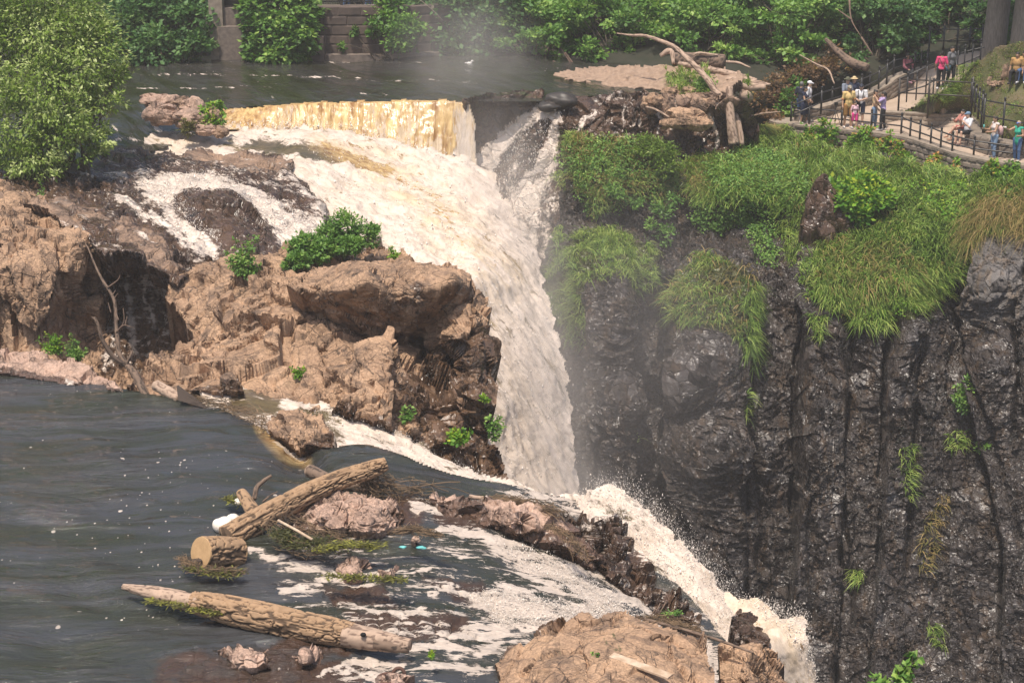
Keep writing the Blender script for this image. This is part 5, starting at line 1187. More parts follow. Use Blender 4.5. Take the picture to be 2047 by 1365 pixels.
bushes('bush', 'light leaved scrub hanging over the dark recess of the cliff', 'bush', (1330, 430, 70.8), [(1230, 380, 70.3, 16), (1270, 400, 70.6, 14), (1325, 420, 70.8, 16), (1330, 470, 70.8, 16, 1.2), (1345, 400, 71, 12), (1300, 450, 70.5, 10)], 1700, .13, .3, 'leaf_mid', 338, stems=2, cl=20, spread=.3)
# ---------------------------------------------------------------- driftwood
def log_geo(pts, rad, n=40, step=.03, bark=.022, seed=1, lump=.05, furrow=9.0):
    P0 = np.asarray(pts, float)
    L = np.linalg.norm(np.diff(P0, axis=0), axis=1).sum()
    m = max(12, int(L / step))
    P = catmull(P0, m)
    R = np.interp(np.linspace(0, 1, m), np.linspace(0, 1, len(rad)), rad)
    th = np.linspace(0, 2 * np.pi, n, endpoint=False)
    s = np.linspace(0, L, m)
    c = np.stack(np.broadcast_arrays(np.cos(th)[None] * furrow * .5, np.sin(th)[None] * furrow * .5, (s * 3.2)[:, None]), -1)
    cw = c + .45 * fbm(c * np.array([.6, .6, 1.6]), 3, seed + 4)[..., None]
    g = np.minimum(1 - sstep(.78, .97, 1 - np.abs(vnoise(cw, seed))), 1 - .8 * sstep(.82, .98, 1 - np.abs(vnoise(cw * 1.7 + 5, seed + 2))))
    c2 = np.stack(np.broadcast_arrays(np.cos(th)[None] * 1.0, np.sin(th)[None] * 1.0, (s * 1.1)[:, None]), -1)
    d = bark * (g - .6) + lump * R[:, None] * fbm(c2 * 1.3, 3, seed + 8)
    v, f = tube_geo(P, R, n, True, d)
    return v, f, g.ravel()
def log_obj(name, pts, rad, mat, parent=None, **kw):
    v, f, g = log_geo(pts, rad, **kw)
    return MB().add(v, f, groove=g).build(name, M[mat], parent)
def log_thing(name, label, cat, base, parts, group=None):
    e = empty(name, base, label, cat, group)
    for nm, pts, rad, mat, kw in parts: log_obj(nm, pts, rad, mat, e, **kw)
    return e
def up(*a): return [un(*p) for p in a]
def fibres(name, base_pts, n, L, r, mat, seed, spread=.12, droop=.0, parent=None, wave=.08):
    """a matted bundle of stems: base_pts run along the heap"""
    rr = np.random.default_rng(seed); mb = MB()
    B = catmull(base_pts, 60)
    T = np.gradient(B, axis=0); T /= np.linalg.norm(T, axis=1, keepdims=True)
    for k in range(n):
        i = rr.integers(0, 60)
        p = B[i] + rr.normal(0, spread, 3) * np.array([1, 1, .55])
        d = T[i] * rr.choice([-1, 1]) + rr.normal(0, .35, 3) * np.array([1, 1, .4]) - np.array([0, 0, droop]); d /= np.linalg.norm(d)
        l = L * rr.uniform(.4, 1.2)
        t = np.linspace(0, 1, 5)[:, None]
        r_k = r * .62
        Q = p + d * l * .75 * (t - .5) + rr.normal(0, wave * l, (5, 3)) * np.array([1, 1, .5])
        v, f = tube_geo(catmull(Q, 7), r_k * rr.uniform(.5, 1.4), 4, False)
        mb.add(v, f, groove=np.full(len(v), rr.uniform(.0, 1.0)))
    return mb.build(name, M[mat], parent)
BIG = dict(n=104, step=.016, bark=.046, furrow=7, lump=.12)
# long log at the front
P = up((268, 1183, 34.6), (400, 1206, 34.0), (520, 1232, 33.6), (640, 1258, 33.2), (740, 1276, 32.9), (818, 1290, 32.7))
e = log_thing('log', 'long thick barked log lying in the shallow water at the front', 'log', un(540, 1250, 33.5),
   [('bark', up((385, 1203, 34.1), (450, 1217, 33.9), (540, 1236, 33.6), (640, 1258, 33.2), (705, 1270, 33.0)), [.20, .25, .265, .255, .22], 'bark', dict(BIG, seed=3)),
    ('bare_wood', up((246, 1172, 34.8), (300, 1184, 34.5), (360, 1198, 34.25), (400, 1206, 34.0)), [.05, .13, .18, .17], 'drift', dict(n=30, seed=5, bark=.014, lump=.2)),
    ('bare_wood', up((690, 1268, 33.0), (750, 1277, 32.8), (790, 1284, 32.7), (820, 1287, 32.6)), [.205, .19, .16, .10], 'drift', dict(n=30, seed=6, bark=.016, lump=.25)),
    ('bare_wood', up((750, 1284, 32.7), (790, 1293, 32.6), (818, 1300, 32.6)), [.12, .10, .05], 'drift_dark', dict(n=16, seed=7, bark=.01))])
m = MB(); m.add(*sphere_geo(un(726, 1268, 32.62), (.055, .05, .04), 14, 9)); m.build('knot_hole', M['void'], e)
# leaning log
e = log_thing('log', 'big barked log propped up on the pink rock island', 'log', un(560, 1030, 38),
   [('bark', up((455, 1075, 37.6), (505, 1045, 38.0), (560, 1015, 38.5), (620, 985, 38.9), (680, 958, 39.2), (735, 940, 39.4), (772, 926, 39.5)), [.27, .26, .24, .225, .20, .185, .13], 'bark', dict(BIG, seed=13)),
    ('branch_stub', up((512, 1030, 38.2), (495, 1005, 38.5), (482, 984, 38.7)), [.16, .14, .115], 'bark', dict(n=24, seed=14)),
    ('branch', up((508, 998, 38.8), (513, 975, 38.9), (528, 960, 39.0), (543, 950, 39.0)), [.05, .05, .045, .03], 'drift_dark', dict(n=12, seed=15, bark=.008)),
    ('branch', up((525, 1003, 38.7), (540, 990, 38.8), (555, 982, 38.8)), [.02, .015, .01], 'drift_dark', dict(n=8, seed=16, bark=.004))])
m = MB(); m.add(*tube_geo([un(482.6, 985, 38.69), un(481.4, 982.5, 38.71)], [.112, .105], 20)); m.build('sawn_end', M['cut'], e)
log_thing('log', 'smooth grey branch log lying crosswise under the leaning log', 'log', un(680, 972, 40.2),
   [('stem', up((620, 941, 40.8), (650, 956, 40.6), (690, 969, 40.4), (730, 974, 40.3), (752, 976, 40.2)), [.15, .14, .13, .14, .16], 'drift_dark', dict(n=24, seed=18, bark=.012)),
    ('sawn_end', up((618, 940, 40.82), (619.6, 940.9, 40.8)), [.14, .15], 'drift', dict(n=24, bark=.0, seed=19))])
e = empty('root_mass', un(780, 985, 40), 'frayed brown root and straw mass hanging from the raised log end', 'driftwood')
fibres('root_fibres', up((742, 945, 39.6), (765, 962, 39.7), (790, 978, 39.9), (840, 992, 40.1)), 150, .7, .009, 'thatch', 21, .14, .25, e)
fibres('root_fibres', up((725, 950, 39.6), (742, 972, 39.6), (760, 985, 39.7)), 220, .6, .010, 'thatch', 22, .10, .5, e)
fibres('root_fibres', up((780, 965, 39.7), (880, 972, 40.1)), 10, 2.0, .014, 'thatch', 23, .06, 0, e, .02)
# sawn round
a, b = un(402, 1104, 36.05), un(476, 1104, 36.75)
e = empty('log_round', (a + b) / 2 - (0, 0, .3), 'short sawn log round with pale cut face standing in the water', 'log')
log_obj('bark', [a, a * .6 + b * .4, b], [.315, .32, .30], 'bark', e, **dict(BIG, seed=25, lump=.06))
ax = (a - b) / np.linalg.norm(a - b)
MB().add(*tube_geo([a - ax * .02, a + ax * .012], [.322, .315], 40)).build('cut_face', M['cut'], e, False)
MB().add(*tube_geo([b + ax * .02, b - ax * .012], [.30, .295], 40)).build('cut_face', M['cut'], e, False)
MB().box(a + ax * .10 + np.array([-.02, -.05, -.22]), (.22, .16, .16), .4).build('splinter', M['drift_dark'], e, False)
e = empty('weed_mat', un(430, 1140, 35.6), 'ring of straw and yellow green weed caught round the sawn round', 'weed')
fibres('straw', up((366, 1118, 36.0), (385, 1132, 35.7), (420, 1142, 35.5), (478, 1142, 35.5)), 260, .45, .008, 'thatch', 26, .06, 0, e)
def weedmat(name, pts, n, seed, parent, sp=.09, L=.12, mat='weed', t0=0.0):
    rr = np.random.default_rng(seed); B = catmull(pts, 200)[rr.integers(0, 200, n)] + rr.normal(0, sp, (n, 3)) * np.array([1, .8, .22])
    nn = np.array([0, 0, 1.0]) + rr.normal(0, .4, (n, 3)); nn /= np.linalg.norm(nn, axis=1, keepdims=True)
    d = rr.normal(size=(n, 3)) * np.array([1.5, .7, .25]); d -= nn * (nn * d).sum(1, keepdims=True); d /= np.linalg.norm(d, axis=1, keepdims=True)
    V, F, T = leaf_mesh(B, nn, d, L * rr.uniform(.5, 1.3, n), L * .14 * np.ones(n), np.clip(rr.normal(.45 + t0, .25, n), 0, 1))
    org = np.array(parent.location)
    return link(name, mk_mesh(name, V - org, F, M[mat], None, {'tint': T}), parent)
weedmat('weed', up((380, 1135, 35.6), (430, 1146, 35.4), (480, 1143, 35.5)), 420, 27, e, t0=.05)
e = empty('weed_mat', un(620, 1085, 36.6), 'brown straw raft with green weed below the pink rock island', 'weed')
fibres('straw', up((545, 1045, 37.4), (580, 1085, 36.8), (640, 1098, 36.5), (720, 1084, 36.7)), 170, .6, .008, 'thatch', 28, .14, 0, e)
fibres('straw', up((590, 1035, 37.6), (640, 1065, 37.0), (690, 1080, 36.7)), 90, .6, .008, 'thatch', 29, .13, 0, e)
weedmat('weed', up((560, 1060, 37), (590, 1085, 36.6), (640, 1080, 36.6)), 1500, 30, e, .12, t0=-.3)
weedmat('weed', up((640, 1098, 36.2), (690, 1088, 36.3), (760, 1090, 36.3)), 800, 31, e, .09, t0=.25)
MB().tube(up((556, 1040, 37.2), (590, 1058, 36.9), (624, 1078, 36.5)), .03, 8).build('stick', M['plank'], empty('pale_stick', un(590, 1060, 36.8), 'straight pale stick lying on the straw raft', 'stick'))
for lab, pts, sd in (('yellow weed fringe along the small pink rocks in the rapids', ((655, 1150, 35.0), (740, 1154, 34.9), (810, 1158, 34.8)), 32), ('green weed tuft at the upstream side of the leaning log stub', ((455, 995, 39.2), (480, 1003, 39.0)), 33), ('strip of green weed floating under the long log', ((300, 1200, 34.2), (400, 1216, 33.8), (440, 1222, 33.7)), 34)):
    e = empty('weed_mat', un(*pts[0]), lab, 'weed'); weedmat('weed', up(*pts), 520, sd, e, .07, t0=.15)
e = empty('weed_mat', un(820, 1065, 36.2), 'frayed brown drift bundle on a small rock in mid rapids', 'weed')
fibres('straw', up((798, 1062, 36.6), (830, 1058, 36.7), (870, 1068, 36.4)), 130, .6, .01, 'thatch', 35, .04, 0, e)
e = empty('weed_mat', un(1060, 1010, 39), 'brown straw heap and pale branch on the lip rock of the near fall', 'weed')
fibres('straw', up((980, 1000, 39.7), (1040, 1004, 39.5), (1110, 1022, 39.2)), 260, .7, .010, 'thatch', 36, .08, 0, e)
fibres('straw', up((1095, 1050, 38.6), (1140, 1075, 38.2), (1165, 1110, 37.9)), 130, .5, .009, 'thatch', 37, .06, .2, e)
log_obj('branch', up((938, 992, 40.2), (985, 998, 40.0), (1030, 1003, 39.7)), [.05, .05, .03], 'drift', e, n=12, bark=.006)
# broken log with a plank at the river lip
e = empty('driftwood', un(330, 790, 46.5), 'broken pale log with a long trail of straw at the river lip', 'driftwood')
log_obj('log', up((312, 770, 47.0), (335, 783, 46.7), (360, 798, 46.4)), [.14, .15, .12], 'drift', e, n=24, seed=41)
fibres('straw', up((370, 795, 46.3), (430, 806, 45.8), (500, 828, 45.0), (545, 862, 43.9)), 200, .8, .010, 'thatch', 42, .12, .0, e)
q = up((353, 772, 46.2), (356, 800, 46.0), (412, 816, 45.6)); off = np.array([.03, .09, 0])
MB().add(np.array(q + [p + off for p in q]), [(0, 1, 2), (5, 4, 3), (0, 3, 4, 1), (1, 4, 5, 2), (2, 5, 3, 0)]).build('board', M['drift_dark'], tag(empty('broken_board', q[1], 'dark three cornered broken board wedged upright against the broken log', 'board')), False)
# standing dead tree
e = empty('dead_tree', un(290, 788, 47.0), 'bare forked dead tree leaning out of the river edge', 'tree')
D0 = 47.4
log_obj('trunk', up((292, 792, 47.0), (272, 752, 47.2), (255, 730, 47.3)), [.11, .10, .085], 'drift_dark', e, n=18, bark=.01)
log_obj('limb', up((255, 731, 47.3), (238, 705, 47.4), (235, 680, 47.4), (232, 650, 47.5), (228, 600, 47.6), (205, 560, 47.7), (190, 530, 47.8), (178, 500, 47.9), (170, 486, 48)), [.07, .062, .055, .05, .042, .035, .028, .02, .010], 'drift_dark', e, n=14, bark=.008)
log_obj('limb', up((252, 730, 47.3), (226, 712, 47.1), (205, 680, 46.9), (196, 650, 46.8), (188, 634, 46.8)), [.07, .06, .05, .04, .036], 'drift_dark', e, n=14, bark=.008)
log_obj('limb', up((252, 732, 47.3), (258, 718, 47.2), (264, 702, 47.2)), [.045, .04, .03], 'drift_dark', e, n=10, bark=.006)
for ps in (((232, 665, 47.4), (247, 650, 47.3), (268, 656, 47.2)), ((240, 660, 47.4), (248, 640, 47.3), (246, 616, 47.3)), ((250, 650, 47.3), (254, 632, 47.3)), ((228, 598, 47.6), (236, 586, 47.5)), ((225, 590, 47.6), (231, 580, 47.6)), ((222, 625, 47.5), (216, 605, 47.5)), ((237, 640, 47.4), (230, 620, 47.5)), ((205, 690, 47), (222, 700, 47.1)), ((190, 636, 46.8), (182, 634, 46.8)), ((262, 705, 47.2), (266, 698, 47.2)), ((215, 575, 47.6), (235, 560, 47.6), (240, 550, 47.6))):
    MB().tube(catmull(up(*ps), 8), np.linspace(.022, .008, 8), 5).build('twig', M['drift'], e)
# plank, sticks and ring in the foreground
a, b = un(1222, 1309, 31.85), un(1340, 1352, 31.2)
c = (a + b) / 2; d = b - a
MB().box(c, (np.linalg.norm(d), .19, .035), math.atan2(d[1], d[0]), math.asin(d[2] / np.linalg.norm(d))).build('plank', M['plank'], None, False)
tag(bpy.data.objects['plank'], 'bleached flaking wooden plank lying across the foreground rock slab', 'plank')
for lab, ps, r in (('long dark curved stick reaching from the slab to the rock knob', ((1272, 1232, 34.2), (1300, 1240, 33.9), (1380, 1262, 33.4), (1440, 1280, 33.0), (1505, 1304, 32.6)), .035),
                   ('thin bare branch lying on the foreground slab below the plank', ((1150, 1362, 31.5), (1200, 1338, 31.7), (1262, 1330, 31.6)), .018)):
    o = log_obj('stick', up(*ps), [r, r * .9, r * .6], 'drift_dark', None, n=10, bark=.004); tag(o, lab, 'stick')
e = empty('twig_heap', un(1330, 1240, 34), 'small heap of straw and upright twigs at the back edge of the slab', 'driftwood')
fibres('straw', up((1290, 1236, 34.0), (1340, 1240, 33.8), (1390, 1260, 33.5)), 160, .5, .008, 'thatch', 45, .06, 0, e)
for ps in (((1305, 1235, 34), (1320, 1205, 34)), ((1312, 1236, 34), (1332, 1202, 34)), ((1318, 1238, 34), (1350, 1215, 33.9)), ((1300, 1234, 34), (1312, 1212, 34))): MB().tube(up(*ps), .012, 5).build('twig', M['drift'], e)
weedmat('sprout', up((1330, 1228, 33.9), (1360, 1222, 33.8)), 80, 46, e, .05, .09, 'leaf_mid')
m = MB(); c = un(778, 1356, 32.0)
for cc, R_, ax_ in ((c, .20, 0), (c + np.array([.17, .02, .08]), .10, 1)):
    t = np.linspace(0, 2 * np.pi, 37)
    ring = np.stack([np.cos(t) * R_, np.sin(t) * R_ * (1 if ax_ == 0 else .35), np.sin(t) * (0 if ax_ == 0 else R_)], -1) + cc
    m.tube(ring, .034, 10, False)
o = m.build('iron_ring', M['rust'], None); tag(o, 'rusty iron mooring ring bolted to a rock at the bottom edge', 'ring')
rock('low brown rock carrying the rusty iron ring', [(735, 1372), (750, 1350), (790, 1344), (820, 1355), (830, 1390), (740, 1390)], [(740, 1370, 'z', -.1), (780, 1348, 'z', .05), (825, 1365, 'z', -.1), (780, 1388, 'z', -.05), (785, 1362, 'z', .08)], jag=2)
def lump(name, label, cat, c, r, mat, seed, amp=.25, n=20):
    v, f = sphere_geo((0, 0, 0), 1, n, n * 2 // 3)
    v = v * (1 + amp * fbm(v * 1.6, 4, seed))[:, None] * np.asarray(r)
    o = MB().add(v + c, f).build(name, M[mat], None); return tag(o, label, cat)
lump('foam_lump', 'big white foam lump floating against the leaning log', 'foam', un(446, 1050, 38.0), (.23, .2, .17), 'foamlump', 3)
lump('foam_lump', 'smaller white foam lump tucked between log and stub', 'foam', un(466, 1036, 38.4), (.14, .14, .10), 'foamlump', 4)
lump('foam_lump', 'little white foam clot by the green weed tuft', 'foam', un(477, 1003, 39.0), (.09, .09, .08), 'foamlump', 5)
lump('foam_lump', 'pale foam clot on the ledge above the thin falls', 'foam', un(1258, 202, 74.3), (.26, .2, .1), 'foamlump', 6)
lump('plastic_bag', 'teal plastic scrap drifting in the rapids', 'litter', un(842, 1094, 36.0), (.10, .05, .02), 'teal', 7, .9)
lump('plastic_bag', 'pale green plastic scrap drifting beside the teal one', 'litter', un(805, 1093, 36.1), (.07, .04, .02), 'teal', 8, .9)
# ---------------------------------------------------------------- far driftwood and rocks at the head of the falls
e = log_thing('fallen_tree', 'long bare bleached tree trunk arching over the gravel bar', 'driftwood', un(1465, 260, 73.6),
   [('stem', up((1233, 67, 76.5), (1262, 71, 76.2), (1290, 72, 76), (1320, 82, 75.6), (1344, 92, 75.4), (1362, 106, 75.2), (1392, 135, 74.6), (1415, 160, 74.2), (1432, 185, 73.9), (1450, 205, 73.7), (1460, 225, 73.6)), [.02, .05, .065, .075, .09, .10, .11, .125, .135, .145, .14], 'drift', dict(n=18, step=.1, bark=.012, seed=50))])
log_thing('post', 'upright bleached log standing in the gap beside the path brush', 'driftwood', un(1464, 278, 73.4), [('stem', up((1458, 174, 73.4), (1459, 215, 73.4), (1462, 250, 73.4), (1467, 288, 73.5)), [.14, .17, .19, .22], 'drift', dict(n=20, step=.08, bark=.014, seed=51))])
log_thing('driftwood', 'short bleached prop log leaning beside the upright log', 'driftwood', un(1485, 280, 73.8), [('stem', up((1466, 222, 73.9), (1476, 245, 73.8), (1483, 290, 73.8)), [.09, .12, .12], 'drift', dict(n=16, step=.08, seed=52))])
e = log_thing('log', 'huge weathered log stranded on the gravel bar below the trees', 'log', un(1400, 132, 77.5),
   [('stem', up((1346, 119, 78.2), (1380, 120, 78.0), (1420, 122, 77.8), (1448, 124, 77.6)), [.30, .33, .32, .30], 'drift_dark', dict(n=30, step=.06, bark=.03, seed=53)),
    ('root', up((1320, 112, 78.2), (1335, 103, 78.1), (1344, 106, 78.0), (1346, 128, 77.8)), [.08, .13, .12, .06], 'drift', dict(n=14, step=.08, seed=54)),
    ('branch', up((1385, 110, 77.5), (1400, 107, 77.5), (1435, 111, 77.4)), [.05, .07, .03], 'drift', dict(n=10, step=.08, seed=55))])
log_thing('log', 'small pale log lying in front of the huge stranded log', 'log', un(1372, 132, 77.2), [('stem', up((1356, 127, 77.4), (1372, 130, 77.3), (1388, 133, 77.2)), [.10, .11, .09], 'drift', dict(n=14, step=.06, seed=56))])
for lab, ps, rd, sd in (('top grey beam of the driftwood pile by the gap', ((1416, 138, 76.2), (1470, 150, 75.6), (1512, 162, 75.2)), [.12, .13, .10], 57), ('splintered pale slab log on the driftwood pile', ((1453, 158, 75.2), (1490, 163, 75), (1540, 170, 74.8)), [.10, .17, .06], 58),
                        ('lower grey log of the driftwood pile jutting over the dark gap', ((1470, 168, 74.8), (1500, 174, 74.6), (1530, 175, 74.6)), [.13, .18, .13], 59), ('short barrel thick log end under the driftwood pile', ((1478, 188, 74.6), (1490, 192, 74.6), (1498, 197, 74.9)), [.2, .24, .19], 60), ('thin bleached branch crossing behind the huge stranded log', ((1448, 124, 78.5), (1475, 126, 78.3), (1500, 136, 78)), [.06, .06, .03], 61),
                        ('pale thin branch fallen on the thin falls ledge', ((1292, 214, 73.2), (1312, 220, 72.9), (1338, 235, 72.5)), [.04, .04, .03], 62), ('pale bare branch rising from the withered brush', ((1598, 110, 79), (1630, 128, 79), (1655, 140, 78.8), (1668, 168, 78.5)), [.02, .04, .04, .03], 63), ('slanting dark dead trunk behind the path railing', ((1650, 78, 81), (1672, 100, 80.8), (1700, 124, 80.4), (1735, 136, 80)), [.08, .14, .2, .18], 64),
                        ('thin grey bough arching over the withered brush', ((1480, 240, 76.5), (1520, 228, 76), (1560, 224, 75.8)), [.03, .04, .02], 65)):
    log_thing('driftwood', lab, 'driftwood', un(*ps[-1]), [('stem', up(*ps), rd, 'drift_dark' if sd in (64,) else 'drift', dict(n=14, step=.07, seed=sd, bark=.012))], group='loose driftwood at the head of the falls')
e = empty('dead_branches', un(1146, 134, 82.5), 'bare dead branches sticking out at the tip of the gravel bar', 'branches')
e2 = empty('dead_branches', un(1722, 75, 81.4), 'tall thin dead bough standing among the green trees above the railing', 'branches')
for ps in (((1698, 0, 82), (1702, 40, 81.8), (1722, 75, 81.4)), ((1702, 40, 81.8), (1675, 20, 82)), ((1722, 75, 81.4), (1745, 110, 81)), ((1146, 134, 82.5), (1120, 95, 82.8)), ((1150, 134, 82.5), (1130, 105, 82.6)), ((1140, 134, 82.4), (1105, 122, 82.6))):
    MB().tube(catmull(up(*ps), 8), np.linspace(.05, .02, 8), 5).build('branch', M['drift'], e if ps[0][0] < 1300 else e2)
def stone_at(label, c, r, seed, mat='pink', group='stones of the little rock island', wet=0.0):
    v, f = sphere_geo((0, 0, 0), 1, 30, 20)
    k = 1 + .30 * facets(v * 1.1 + seed, seed, 1.2, .15, .2) + .12 * fbm(v * 2.2, 3, seed)
    v = v * k[:, None] * np.asarray(r)
    z = np.zeros(len(v))
    o = MB().add(v + c, f, wet=z + wet, moss=z, foam=z).build('stone', M[mat], None, False)
    tag(o, label, 'stone', group)
for k, (lab, u, v, D, r) in enumerate((('flat reddish stone topping the little rock island', 310, 205, 70.3, (.55, .4, .32)), ('rounded tan stone low at the left of the rock island', 312, 228, 69.6, (.5, .4, .42)), ('broad pale stone in the middle of the rock island', 345, 212, 70.0, (.55, .45, .38)), ('large smooth grey stone facing the white water on the rock island', 335, 232, 69.3, (.62, .45, .38)),
        ('dark angular stone behind the middle of the rock island', 372, 212, 69.9, (.5, .4, .34)), ('big square pink stone beside the island bush', 392, 214, 69.6, (.5, .4, .42)), ('wide tan block below the island bush', 385, 238, 68.9, (.72, .5, .40)), ('flat low stone at the foot of the island bush', 412, 258, 68.5, (.58, .4, .22)), ('small dark stone at the water end of the rock island', 442, 264, 68.3, (.28, .25, .22)), ('mossy dark stone under the island bush', 425, 240, 68.9, (.4, .4, .45)), ('tiny cobble heap on top of the rock island', 328, 200, 70.4, (.4, .3, .2)))):
    stone_at(lab, un(u, v, D), r, 500 + k, 'brown' if k in (4, 8, 9) else 'pink')
for lab, u, v, D, r, sd in (('rounded grey boulder on the gravel edge above the thin falls', 1345, 194, 75, (.55, .45, .38), 520), ('tan rock slab at the edge of the thin falls ledge', 1400, 205, 74, (.9, .6, .35), 521), ('small brown boulder perched over the thin falls', 1305, 210, 73.4, (.4, .35, .4), 522), ('pale cobbles at the driftwood foot', 1380, 188, 75, (.6, .4, .25), 523), ('flat topped tan rock step between the thin falls', 1372, 240, 72.9, (1.0, .6, .45), 524)):
    stone_at(lab, un(u, v, D), r, sd, 'tan', 'rocks on the thin falls ledge')
lump('boulder', 'dark seal shaped wet boulder at the lip of the far chasm falls', 'boulder', un(1122, 203, 73.4), (.72, .5, .36), 'iron_worn', 12, .35, 28)
lump('boulder', 'small dark rock beside the seal shaped boulder', 'boulder', un(1098, 213, 73.2), (.45, .4, .22), 'iron_worn', 13, .35, 20)
stone_at('dark rock pillar jutting from the grass under the glossy bush', un(1640, 445, 69.4), (.8, .8, 1.5), 530, 'brown', None, 1.0)
stone_at('reddish squared rock face under the glossy bush', un(1682, 440, 69.3), (.7, .6, .75), 531, 'brown', None, .7)
stone_at('leaning grey slab stone on the lawn', lawn.at([2012], [152])[0], (.22, .12, .45), 540, 'brown', 'stones set in the lawn')
stone_at('low grey stone on the lawn left of the slab', lawn.at([1990], [168])[0], (.24, .18, .14), 541, 'brown', 'stones set in the lawn')
stone_at('small pointed stone on the lawn', lawn.at([1978], [162])[0], (.12, .10, .22), 542, 'brown', 'stones set in the lawn')
stone_at('flat stone by the sitters shoes on the lawn', lawn.at([2002], [167])[0], (.2, .14, .1), 543, 'brown', 'stones set in the lawn')
# ---------------------------------------------------------------- far masonry
def blockwall(name, label, cat, pl, z0, z1, thick, mat, bw=.9, bh=.42, seed=1, res=.07, parent=None, rough=.035, coping=None, cat_=None):
    """dressed or rubble stone wall along a plan polyline pl [(x,y)...]; the outer face bulges stone by stone"""
    pl = np.asarray(pl, float); seg = np.linalg.norm(np.diff(pl, axis=0), axis=1); L = seg.sum(); cs = np.r_[0, np.cumsum(seg)]
    n = max(4, int(L / res)); s = np.linspace(0, L, n)
    X = np.interp(s, cs, pl[:, 0]); Y = np.interp(s, cs, pl[:, 1])
    Z0 = np.interp(s, cs, np.broadcast_to(z0, len(pl))); Z1 = np.interp(s, cs, np.broadcast_to(z1, len(pl)))
    T = np.stack([np.gradient(X), np.gradient(Y)], -1); T /= np.linalg.norm(T, axis=1, keepdims=True)
    Nn = np.stack([T[:, 1], -T[:, 0]], -1)
    m = max(4, int((Z1 - Z0).max() / res)); t = np.linspace(0, 1, m)
    H = (Z1 - Z0)[None] * t[:, None]
    row = np.floor(H / bh + .15 * fbm(np.stack(np.broadcast_arrays(s[None] / 1.1, H, 0 * H), -1), 2, seed)); fr = H / bh - row
    ss = s[None] / bw + .5 * (row % 2) + .35 * _h(row.astype(int), row.astype(int) * 0, row.astype(int) * 0, seed)
    col = np.floor(ss); fc = ss - col
    e = np.minimum(np.minimum(fr, 1 - fr) * bh, np.minimum(fc, 1 - fc) * bw)
    d = rough * (_h(col.astype(int), row.astype(int), row.astype(int) * 0, seed) - .3) + rough * 1.1 * sstep(0, .05, e)
    P = np.stack([X[None] + Nn[None, :, 0] * d, Y[None] + Nn[None, :, 1] * d, Z0[None] + H], -1) + .012 * fbm(np.stack(np.broadcast_arrays(X[None] * 4, Y[None] * 4, (Z0[None] + H) * 4), -1), 3, seed)[..., None]
    B = np.stack([X - Nn[:, 0] * thick, Y - Nn[:, 1] * thick], -1)
    top = np.concatenate([P[-1][None], np.stack([B[:, 0], B[:, 1], Z1 + .005], -1)[None], np.stack([B[:, 0], B[:, 1], Z0], -1)[None]])
    G = np.concatenate([P, top]); r, c = G.shape[:2]
    idx = np.arange(r * c).reshape(r, c)
    F = np.stack([idx[:-1, :-1], idx[:-1, 1:], idx[1:, 1:], idx[1:, :-1]], -1).reshape(-1, 4).tolist()
    F.append(idx[:, 0].tolist()[::-1]); F.append(idx[:, -1].tolist())
    o = MB().add(G.reshape(-1, 3), F).build(name, M[mat], parent, False)
    if parent is None: tag(o, label, cat)
    return o
xy = lambda *p: [tuple(un(*q)[:2]) for q in p]
def plan(D, *us):     # plan points at depth D along the far wall
    return [tuple(un(u, 110, d)[:2]) for u, d in us]
e = empty('stone_wall', un(740, 120, 83.5), 'old dark stone river wall with a paler footing course and vines', 'wall')
blockwall('wall_face', '', '', plan(0, (630, 83.6), (730, 83.6), (830, 83.9), (900, 84.8)), 3.3, 5.45, .8, 'stone_dark', 1.1, .44, 3, .05, e)
blockwall('footing', '', '', plan(0, (640, 83.1), (730, 83.1), (830, 83.4), (880, 84.0)), 2.8, 3.34, .6, 'concrete', 2.6, .6, 4, .06, e, .02)
MB().box(un(637, 105, 83.0) + np.array([0, 0, -.1]), (.55, .7, 1.7)).build('brick_pier', M['stone_dark'], e, False)
MB().box(un(735, 14, 83.9), (6.2, .5, .14)).build('coping', M['coping'], e, False)
e = empty('pier', un(458, 122, 83), 'stepped concrete pier with a dark square opening near its top', 'pier')
c0 = un(461, 122, 82.6)
MB().box(c0 + np.array([.05, .5, .7]), (1.12, 1.0, 1.7)).build('lower_block', M['concrete'], e, False)
MB().box(c0 + np.array([.0, .9, 1.9]), (1.35, 1.0, .9)).build('middle_block', M['concrete'], e, False)
MB().box(c0 + np.array([-.62, .8, 2.4]), (.62, 1.2, 5.0)).build('side_wall', M['coping'], e, False)
MB().box(c0 + np.array([.25, 1.3, 3.2]), (1.5, 1.0, 1.9)).build('upper_block', M['stone_dark'], e, False)
MB().box(c0 + np.array([.05, .78, 2.63]), (.66, .06, .42)).build('opening', M['void'], e, False)
e = empty('picket_fence', un(720, 10, 83.9), 'black iron picket fence on top of the old stone wall', 'fence')
x0, x1 = un(590, 10, 83.9)[0], un(800, 10, 83.9)[0]; yy, zz = un(720, 10, 83.9)[1], un(720, 11, 83.9)[2] + .05
m = MB()
for x in np.arange(x0, x1, .11): m.box((x, yy, zz + .6), (.022, .022, 1.2))
m.build('pickets', M['iron'], e, False)
for h in (.12, 1.08): MB().box(((x0 + x1) / 2, yy, zz + h), (x1 - x0, .05, .05)).build('rail', M['iron'], e, False)
for x in (un(683, 5, 83.9)[0], x0, x1): MB().box((x, yy, zz + .65), (.12, .12, 1.4)).build('post', M['iron'], e, False)
o = MB().tube(up((832, -6, 80), (862, 18, 79.6), (886, 42, 79.2)), .012, 5).build('cable', M['coping'], None); tag(o, 'thin pale cable slanting down at the top beside the creeper', 'cable')
